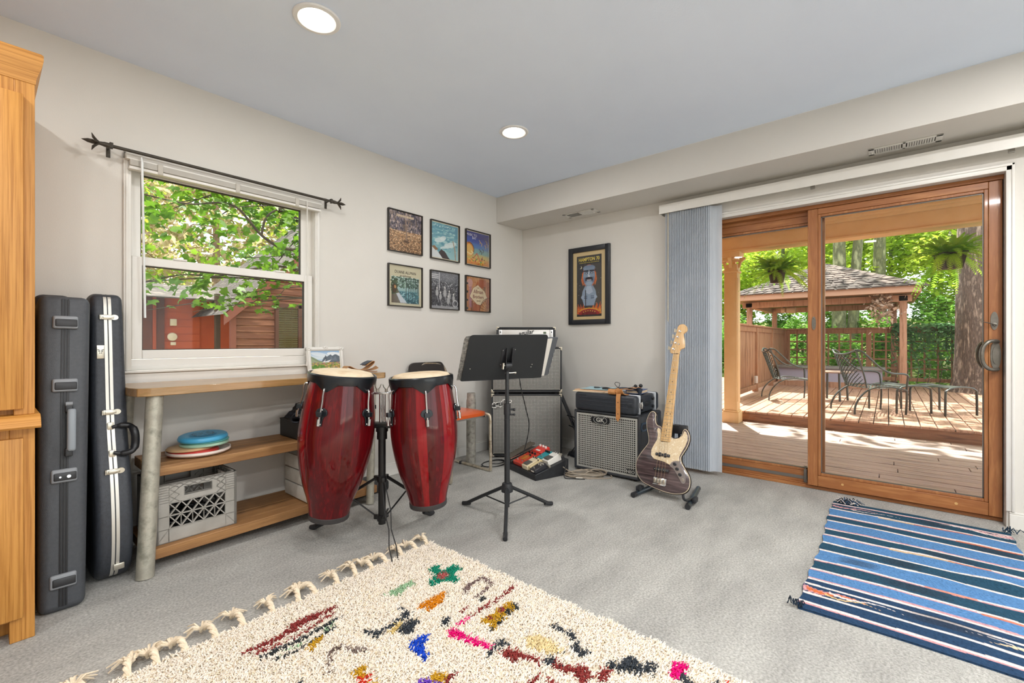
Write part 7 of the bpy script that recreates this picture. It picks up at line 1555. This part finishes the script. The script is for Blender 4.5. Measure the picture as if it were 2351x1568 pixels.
# ================================================================ SHAGGY CREAM RUG
RUG=[('#1f8a6e',[(-2.37,-1.363),(-2.323,-1.373),(-2.352,-1.427),(-2.278,-1.428),(-2.277,-1.484),(-2.334,-1.49),(-2.35,-1.542),(-2.387,-1.547),(-2.387,-1.508),(-2.458,-1.491),(-2.451,-1.451),(-2.396,-1.437)]),
('#b5605c',[(-2.383,-1.432),(-2.343,-1.438),(-2.343,-1.479),(-2.391,-1.483),(-2.398,-1.455)]),
('#9fbf9a',[(-2.619,-1.398),(-2.557,-1.391),(-2.486,-1.39),(-2.494,-1.428),(-2.536,-1.425),(-2.581,-1.444),(-2.596,-1.434)]),
('#d98a1e',[(-2.582,-1.551),(-2.529,-1.557),(-2.468,-1.552),(-2.454,-1.569),(-2.511,-1.611),(-2.576,-1.614),(-2.571,-1.589),(-2.591,-1.572)]),
('#8f3b38',[(-3.129,-1.333),(-3.057,-1.324),(-3.009,-1.331),(-2.922,-1.292),(-2.861,-1.298),(-2.782,-1.313),(-2.788,-1.33),(-2.849,-1.334),(-2.909,-1.336),(-2.979,-1.347),(-3.025,-1.357),(-3.094,-1.346)]),
('#8f3b38',[(-3.112,-1.365),(-3.053,-1.365),(-3.002,-1.377),(-2.923,-1.367),(-2.865,-1.353),(-2.803,-1.351),(-2.811,-1.365),(-2.848,-1.366),(-2.91,-1.376),(-3.002,-1.389),(-3.082,-1.378)]),
('#3a3d3f',[(-3.097,-1.394),(-3.034,-1.393),(-2.991,-1.397),(-2.937,-1.397),(-2.865,-1.388),(-2.811,-1.388),(-2.818,-1.401),(-2.87,-1.41),(-2.945,-1.413),(-3.028,-1.413),(-3.087,-1.405)]),
('#a9c6a4',[(-3.072,-1.428),(-2.991,-1.421),(-2.924,-1.426),(-2.835,-1.41),(-2.852,-1.431),(-2.905,-1.422),(-2.981,-1.433),(-3.028,-1.425)]),
('#3a3d3f',[(-3.074,-1.432),(-3.011,-1.444),(-2.958,-1.442),(-2.898,-1.43),(-2.844,-1.427),(-2.855,-1.442),(-2.91,-1.443),(-2.969,-1.453),(-3.024,-1.452),(-3.06,-1.443)]),
('#c79a2a',[(-2.962,-1.455),(-2.926,-1.442),(-2.895,-1.435),(-2.901,-1.453),(-2.929,-1.47),(-2.961,-1.492),(-2.971,-1.48)]),
('#3f444a',[(-2.789,-1.52),(-2.774,-1.565),(-2.734,-1.572),(-2.677,-1.568),(-2.633,-1.546),(-2.622,-1.56),(-2.649,-1.587),(-2.701,-1.583),(-2.756,-1.586),(-2.797,-1.602),(-2.789,-1.56),(-2.803,-1.543)]),
('#3f444a',[(-2.72,-1.623),(-2.665,-1.598),(-2.623,-1.618),(-2.643,-1.638),(-2.683,-1.659),(-2.713,-1.671)]),
('#d9c07f',[(-2.745,-1.599),(-2.698,-1.587),(-2.672,-1.589),(-2.707,-1.618),(-2.74,-1.619)]),
('#3f444a',[(-2.622,-1.496),(-2.616,-1.519),(-2.637,-1.541),(-2.638,-1.524)]),
('#1f4fc8',[(-2.733,-1.703),(-2.694,-1.699),(-2.662,-1.718),(-2.68,-1.736),(-2.704,-1.738),(-2.722,-1.788),(-2.753,-1.814),(-2.753,-1.775),(-2.751,-1.731)]),
('#7d6a62',[(-2.93,-1.541),(-2.907,-1.533),(-2.882,-1.538),(-2.896,-1.552),(-2.926,-1.558),(-2.947,-1.588),(-2.978,-1.626),(-2.984,-1.619),(-2.959,-1.585)]),
('#8a7a72',[(-2.884,-1.542),(-2.861,-1.581),(-2.831,-1.617),(-2.843,-1.627),(-2.882,-1.598)]),
('#c79a2a',[(-2.933,-1.684),(-2.899,-1.672),(-2.883,-1.691),(-2.898,-1.715),(-2.926,-1.717),(-2.937,-1.7)]),
('#cf3020',[(-2.933,-1.715),(-2.908,-1.714),(-2.891,-1.729),(-2.908,-1.748),(-2.936,-1.75)]),
('#c79a2a',[(-2.937,-1.761),(-2.913,-1.748),(-2.902,-1.771),(-2.903,-1.801)]),
('#c79a2a',[(-2.786,-1.87),(-2.758,-1.873),(-2.743,-1.9),(-2.769,-1.929),(-2.794,-1.923),(-2.799,-1.893)]),
('#7a4fc0',[(-2.824,-1.858),(-2.798,-1.87),(-2.781,-1.9),(-2.798,-1.927),(-2.836,-1.881)]),
('#8f3b38',[(-2.784,-1.925),(-2.749,-1.913),(-2.711,-1.928),(-2.738,-1.936),(-2.766,-1.933),(-2.789,-1.937)]),
('#3f444a',[(-3.069,-1.603),(-3.044,-1.577),(-3.048,-1.612),(-3.054,-1.621)]),
('#c79a2a',[(-3.151,-1.506),(-3.139,-1.508),(-3.133,-1.527)]),
('#7f6a66',[(-2.389,-1.603),(-2.335,-1.593),(-2.273,-1.597),(-2.258,-1.596),(-2.281,-1.674),(-2.31,-1.681),(-2.34,-1.685),(-2.401,-1.69),(-2.403,-1.681),(-2.344,-1.673),(-2.296,-1.664),(-2.283,-1.611),(-2.343,-1.609),(-2.389,-1.627),(-2.407,-1.653),(-2.41,-1.633)]),
('#3a3d3f',[(-2.404,-1.701),(-2.373,-1.701),(-2.376,-1.72),(-2.408,-1.72)]),
('#8f3b38',[(-2.522,-1.716),(-2.478,-1.7),(-2.454,-1.701),(-2.476,-1.717),(-2.509,-1.718)]),
('#8f3b38',[(-2.226,-1.748),(-2.256,-1.762),(-2.308,-1.763),(-2.341,-1.762),(-2.39,-1.762),(-2.434,-1.767),(-2.467,-1.755),(-2.506,-1.762),(-2.503,-1.752),(-2.454,-1.743),(-2.417,-1.751),(-2.362,-1.751),(-2.304,-1.752),(-2.251,-1.743)]),
('#e8167d',[(-2.506,-1.762),(-2.543,-1.768),(-2.573,-1.763),(-2.561,-1.747),(-2.532,-1.756),(-2.506,-1.755)]),
('#e8167d',[(-2.61,-1.75),(-2.584,-1.762),(-2.584,-1.804),(-2.575,-1.849),(-2.567,-1.881),(-2.562,-1.924),(-2.579,-1.937),(-2.592,-1.911),(-2.603,-1.871),(-2.612,-1.827),(-2.628,-1.781)]),
('#c79a2a',[(-2.491,-1.804),(-2.455,-1.809),(-2.403,-1.803),(-2.356,-1.803),(-2.334,-1.799),(-2.331,-1.832),(-2.353,-1.863),(-2.383,-1.855),(-2.422,-1.861),(-2.466,-1.86),(-2.489,-1.881),(-2.505,-1.868),(-2.485,-1.837),(-2.498,-1.821)]),
('#3a3d3f',[(-2.336,-1.819),(-2.324,-1.833),(-2.351,-1.865),(-2.366,-1.861)]),
('#3a3d3f',[(-2.383,-1.827),(-2.368,-1.845),(-2.394,-1.868),(-2.412,-1.86)]),
('#3a3d3f',[(-2.438,-1.842),(-2.422,-1.854),(-2.453,-1.875),(-2.466,-1.866)]),
('#8f3b38',[(-2.397,-1.797),(-2.376,-1.807),(-2.39,-1.833),(-2.41,-1.83)]),
('#8f3b38',[(-2.459,-1.805),(-2.444,-1.809),(-2.458,-1.832),(-2.472,-1.827)]),
('#3a3d3f',[(-2.495,-1.849),(-2.496,-1.873),(-2.507,-1.877),(-2.508,-1.865)]),
('#3f444a',[(-2.598,-1.703),(-2.566,-1.689),(-2.543,-1.697),(-2.575,-1.73),(-2.6,-1.731)]),
('#3f444a',[(-2.35,-2.003),(-2.338,-2.025),(-2.338,-2.067),(-2.336,-2.099),(-2.349,-2.118),(-2.367,-2.119),(-2.354,-2.077),(-2.357,-2.038),(-2.359,-2.012)]),
('#3f444a',[(-2.367,-2.119),(-2.361,-2.137),(-2.385,-2.152),(-2.382,-2.192),(-2.41,-2.193),(-2.419,-2.173),(-2.414,-2.149),(-2.414,-2.127),(-2.391,-2.134)]),
('#3f444a',[(-2.446,-2.057),(-2.436,-2.07),(-2.448,-2.081),(-2.461,-2.071)]),
('#3f444a',[(-2.443,-2.083),(-2.429,-2.126),(-2.438,-2.13),(-2.45,-2.091)]),
('#3f444a',[(-2.609,-1.937),(-2.571,-1.93),(-2.539,-1.925),(-2.513,-1.934),(-2.528,-1.965),(-2.559,-1.955),(-2.588,-1.951),(-2.616,-1.949)]),
('#8f3b38',[(-2.564,-1.96),(-2.529,-1.99),(-2.533,-2.017),(-2.515,-2.054),(-2.515,-2.093),(-2.525,-2.096),(-2.538,-2.056),(-2.553,-2.033),(-2.576,-2.03),(-2.58,-1.992)]),
('#3f444a',[(-2.507,-2.098),(-2.477,-2.104),(-2.479,-2.122),(-2.502,-2.133),(-2.529,-2.125)]),
('#8f3b38',[(-2.513,-2.129),(-2.484,-2.125),(-2.488,-2.149),(-2.479,-2.179),(-2.449,-2.196),(-2.45,-2.232),(-2.479,-2.251),(-2.514,-2.236),(-2.496,-2.205),(-2.513,-2.166)]),
('#3f444a',[(-2.492,-2.144),(-2.474,-2.142),(-2.486,-2.161)]),
('#8f3b38',[(-2.47,-2.262),(-2.428,-2.258),(-2.404,-2.264),(-2.408,-2.283),(-2.436,-2.286),(-2.476,-2.289)]),
('#3f444a',[(-2.402,-2.261),(-2.372,-2.259),(-2.373,-2.286),(-2.345,-2.291),(-2.315,-2.296),(-2.316,-2.325),(-2.34,-2.345),(-2.294,-2.357),(-2.3,-2.382),(-2.354,-2.391),(-2.343,-2.36),(-2.377,-2.355),(-2.376,-2.33),(-2.401,-2.3),(-2.406,-2.275)]),
('#e8167d',[(-2.3,-2.42),(-2.255,-2.422),(-2.232,-2.436),(-2.239,-2.456),(-2.283,-2.458),(-2.32,-2.454),(-2.325,-2.435)]),
('#3f444a',[(-2.289,-2.451),(-2.272,-2.462),(-2.31,-2.496),(-2.331,-2.482),(-2.316,-2.463)]),
('#8f3b38',[(-2.674,-2.074),(-2.647,-2.078),(-2.641,-2.105),(-2.645,-2.108)]),
('#8f3b38',[(-2.635,-2.121),(-2.591,-2.118),(-2.56,-2.119),(-2.576,-2.128),(-2.616,-2.132),(-2.624,-2.133)]),
('#8f3b38',[(-2.568,-2.127),(-2.56,-2.173),(-2.574,-2.192),(-2.582,-2.183),(-2.572,-2.166)]),
('#3f444a',[(-2.289,-2.532),(-2.26,-2.534),(-2.237,-2.553),(-2.261,-2.565)]),
('#d33a22',[(-2.24,-2.562),(-2.227,-2.577),(-2.231,-2.601),(-2.257,-2.57)]),
('#e6d2a2',[(-2.456,-1.979),(-2.413,-2.019),(-2.412,-2.076),(-2.44,-2.117),(-2.48,-2.09),(-2.5,-2.026)])]
def in_poly(x, y, pts):
    m = np.zeros(x.shape, bool); n = len(pts)
    for i in range(n):
        x0, y0 = pts[i]; x1, y1 = pts[(i+1) % n]
        if y0 == y1: continue
        m ^= ((y >= min(y0, y1)) & (y < max(y0, y1))) & (x < (x1-x0)*(y-y0)/(y1-y0)+x0)
    return m
RX0, RX1, RY0, RY1 = -4.05, -2.192, -3.95, -1.165
t = thing('shag_rug', 'cream shaggy wool rug with scattered colourful motifs and knotted fringe', 'rug', (0, 0, 0))
MB().box((RX0+.01, RY0+.01, .001), (RX1-.01, RY1-.008, .012)).build('rug_backing', mat('rug_cream', '#ece0cc', rough=.95), t)
def tufts(n, x0, x1, y0, y1, hgt, rad, seed, nm):
    g = np.random.default_rng(seed); x = g.uniform(x0, x1, n); y = g.uniform(y0, y1, n)
    edge = np.sin(x*40)*.004+np.sin(y*37)*.004
    k = (x < RX1+edge) & (y < RY1+edge); x, y = x[k], y[k]; n = len(x)
    xs, ys = x+g.normal(0, .004, n), y+g.normal(0, .004, n)
    col = np.tile(np.array(lin('#f3e9db')), (n, 1)); tint = g.uniform(size=n) < .12; col[tint] = np.array(lin('#ecdfc6'))
    for c, p in RUG: col[in_poly(xs, ys, p)] = np.array(lin(c))
    col *= g.uniform(.86, 1.08, (n, 1))
    th = g.uniform(0, 2*PI, n); lean = g.uniform(.2, 1.0, n)*hgt*.9; la = g.normal(-1.9, 1.1, n); h = hgt*g.uniform(.75, 1.15, n)*(1+.12*np.sin(x*23)*np.sin(y*19))
    V = np.zeros((n, 9, 3))
    for j in range(3):
        a = th+j*2*PI/3
        V[:, j] = np.stack([x+rad*np.cos(a), y+rad*np.sin(a), np.full(n, .008)], 1)
        V[:, 3+j] = np.stack([x+lean*.35*np.cos(la)+rad*.95*np.cos(a), y+lean*.35*np.sin(la)+rad*.95*np.sin(a), .008+h*.6], 1)
        V[:, 6+j] = np.stack([x+lean*np.cos(la)+rad*.45*np.cos(a), y+lean*np.sin(la)+rad*.45*np.sin(a), .008+h], 1)
    b = (np.arange(n)*9)[:, None]; F = []
    for o in (0, 3):
        for j in range(3): q = (j+1) % 3; F += [b+np.array([[o+j, o+q, o+3+q]]), b+np.array([[o+j, o+3+q, o+3+j]])]
    F.append(b+np.array([[6, 7, 8]])); F = np.concatenate(F)
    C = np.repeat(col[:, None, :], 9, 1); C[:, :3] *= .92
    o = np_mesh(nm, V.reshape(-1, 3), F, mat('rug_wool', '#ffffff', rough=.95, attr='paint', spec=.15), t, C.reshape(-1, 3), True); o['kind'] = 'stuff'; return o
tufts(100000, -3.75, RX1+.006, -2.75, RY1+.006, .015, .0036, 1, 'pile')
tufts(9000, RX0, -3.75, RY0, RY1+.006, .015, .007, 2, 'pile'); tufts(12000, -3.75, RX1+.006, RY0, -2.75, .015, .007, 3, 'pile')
wool = mat('tassel_wool', '#e9dac2', '#dccbb0', scale=60, rough=.95, bump=.2)
g = random.Random(21)
for i, x in enumerate((-4.0, -3.93, -3.86, -3.79, -3.72, -3.64, -3.56, -3.47, -3.376, -3.303, -3.227, -3.14, -3.055, -2.956, -2.861, -2.79, -2.698, -2.615, -2.534, -2.458, -2.377, -2.29, -2.225)):
    m = MB(); dx = g.uniform(-.035, .03); ln = g.uniform(.05, .08); k0 = Vector((x, RY1-.01, .014)); k1 = Vector((x+dx*.4, RY1+ln*.6, .034+g.uniform(0, .012))); k2 = Vector((x+dx, RY1+ln, .022))
    path = spline([k0, k0.lerp(k1, .5)+Vector((0, 0, .008)), k1, k2], 4)
    for s in range(3):
        pp = []
        for j, p in enumerate(path): a = j*.9+s*2.09; pp.append(p+Vector((math.cos(a)*.006, 0, math.sin(a)*.006)))
        m.tube(pp, .0058, 6)
    for s in range(15):
        a = g.uniform(-1.35, 1.35); L_ = g.uniform(.035, .065); d = Vector((math.sin(a), math.cos(a), g.uniform(-.25, .3)))
        m.tube([k2, k2+d*L_*.5+Vector((0, 0, .01)), k2+d*L_+Vector((0, 0, max(-.008, -k2.z+.006)))], [.0032, .0036, .0022], 5)
    m.build('tassel', wool, t)

# ================================================================ BLUE STRIPED RUG
t = thing('striped_rug', 'flat woven blue striped rug lying in front of the sliding door', 'rug', (0, 0, 0))
nx, ny = 330, 200; X0, X1, Ya, Yb = -1.632, -.128, -2.672, -3.44
u = np.linspace(0, 1, nx); v = np.linspace(0, 1, ny); Ug, Vg = np.meshgrid(u, v)     # u from the door towards the room, v to the right
def fbm(x, y, s): r = np.random.default_rng(s); o = 0*x; [o := o+r.normal()*np.sin(x*r.uniform(2, 14)+r.uniform(0, 6))*np.cos(y*r.uniform(2, 12)+r.uniform(0, 6)) for _ in range(10)]; return o/6
wob = .004*fbm(Ug*1.5, Vg*1.2, 4)
up = Ug+wob; navy, teal, blue, wht, pink, orng, blk_ = [np.array(lin(q)) for q in ('#27415f', '#264a60', '#5683b4', '#e9dcd6', '#d39a9c', '#cf6f45', '#2c2f36')]
col = np.zeros(Ug.shape+(3,)); col[:] = teal
BR_ = [(0, .028, teal), (.028, .036, wht), (.036, .042, pink), (.042, .105, teal), (.105, .117, wht), (.117, .195, blue), (.195, .207, wht), (.207, .213, pink), (.213, .262, teal), (.262, .273, wht), (.273, .352, blue), (.352, .36, pink), (.36, .368, wht), (.368, .419, teal), (.419, .43, wht), (.43, .436, pink), (.436, .502, blue), (.502, .512, wht), (.512, .572, teal), (.572, .583, wht), (.583, .66, blue), (.66, .668, wht), (.668, .674, pink), (.674, .732, teal), (.732, .742, wht), (.742, .748, pink), (.748, .80, blue), (.80, .806, pink), (.806, .816, wht), (.816, .842, navy), (.842, .852, wht), (.852, .90, navy), (.90, .91, wht), (.91, .953, navy), (.953, .963, wht), (.963, .971, pink), (.971, 1.01, navy)]
for a, b, c in BR_: col[(up >= a) & (up < b)] = c
def lens(u0, v0, v1, w, c, jag=.004, s=0):
    tt = (Vg-v0)/(v1-v0); ok = (tt > 0) & (tt < 1); ww = w*(1-tt)*(.7+.3*np.sin(tt*60+Ug*500+s)); col[ok & (np.abs(up-u0-.008*np.sin(tt*7)) < ww)] = c
for a in (.066,): lens(a, .0, .3, .014, pink); lens(a+.012, .12, .45, .005, wht)
lens(.052, 1.0, .62, .022, wht, s=2); lens(.052, 1.0, .72, .012, pink, s=1)
lens(.876, .0, .27, .022, pink); lens(.876, .02, .30, .014, orng, s=2); lens(.870, .12, .42, .008, wht, s=3); lens(.885, .1, .34, .006, np.array(lin('#e3bf86')), s=5)
lens(.88, 1.0, .7, .026, np.array(lin('#e3c9a6')), s=2); lens(.88, 1.0, .8, .014, orng, s=1); lens(.868, .98, .60, .005, wht)
for (u0, v0, v1, c) in ((.121, .45, .8, orng), (.121, .3, .5, np.array(lin('#e3bf86'))), (.21, .7, 1, orng), (.436, .35, .65, np.array(lin('#e3bf86'))), (.43, .62, .8, orng), (.665, .5, .7, orng), (.745, .7, 1, orng), (.802, .4, .8, pink)):
    ok = (Vg > v0) & (Vg < v1) & (np.abs(up-u0) < .006); col[ok] = col[ok]*.25+c*.75
for (u0, v0, v1) in ((.07, .5, .7), (.235, .75, 1), (.39, .5, .75), (.54, .3, .5), (.70, .3, .6), (.86, .4, .75), (.62, .1, .3)):
    ok = (Vg > v0) & (Vg < v1) & (np.abs(up-u0) < .022); k = (np.sin(np.pi*(Vg-v0)/(v1-v0))**.5*.55)[ok][:, None]; col[ok] = col[ok]*(1-k)+blk_*k
gr = np.random.default_rng(2); col *= gr.uniform(.72, 1.12, (ny, nx, 1)); st = gr.uniform(size=(ny, nx)) < .015; col[st & (up > .3)] *= .5
gz = .006+.007*np.maximum(0, fbm(Ug*2.2, Vg*1.6, 12))+.012*np.exp(-((Ug-.30-.25*Vg)/.035)**2)*np.clip(Vg*1.6-.5, 0, 1)+.008*np.exp(-((Ug-.48-.2*Vg)/.03)**2)*np.clip(Vg*1.5-.4, 0, 1)
xw = X1+(X0-X1)*Ug+.012*np.sin(Vg*3); yw = Ya+(Yb-Ya)*Vg+.006*np.sin(Ug*9)+.004*np.sin(Ug*60)
Vt = np.stack([xw.ravel(), yw.ravel(), gz.ravel()], 1); Vb = Vt.copy(); Vb[:, 2] = .001; i = np.arange(nx*ny).reshape(ny, nx); n0 = nx*ny
F = np.stack([i[:-1, :-1].ravel(), i[:-1, 1:].ravel(), i[1:, 1:].ravel(), i[1:, :-1].ravel()], 1)
def side(a): return np.stack([a[:-1], a[1:], a[1:]+n0, a[:-1]+n0], 1)
Fa = np.concatenate([F, F[:, ::-1]+n0, side(i[0]), side(i[-1]), side(i[:, 0]), side(i[:, -1])])
wv = mat('flat_weave', '#ffffff', rough=.9, attr='paint', bump=.5, bscale=420, bdist=.002, spec=.15)
np_mesh('woven_field', np.concatenate([Vt, Vb]), Fa, wv, t, np.concatenate([col.reshape(-1, 3)]*2), True)
def clump(x, y, n, r, cols, seed, spread=1):
    g = random.Random(seed)
    for k, c in enumerate(cols):
        m = MB()
        for j in range(n):
            a = g.uniform(0, 2*PI); L_ = r*g.uniform(.5, 1.1); p0 = Vector((x+g.gauss(0, r*.25), y+g.gauss(0, r*.35), .012)); d = Vector((math.cos(a)*.5+.5, math.sin(a), 0)).normalized()
            m.tube([p0, p0+d*L_*.5+Vector((0, 0, g.uniform(.005, .03))), p0+d*L_+Vector((0, 0, g.uniform(-.006, .012)))], .0022, 5)
        m.build('tassel', mat('yarn_'+c.strip('#'), c, rough=.95), t)
clump(-.15, -2.74, 30, .05, ['#2f4a63', '#25272d', '#d6cfcc'], 3); clump(-1.63, -2.668, 12, .025, ['#22303f'], 4); clump(-.13, -3.435, 12, .03, ['#22384a'], 5)
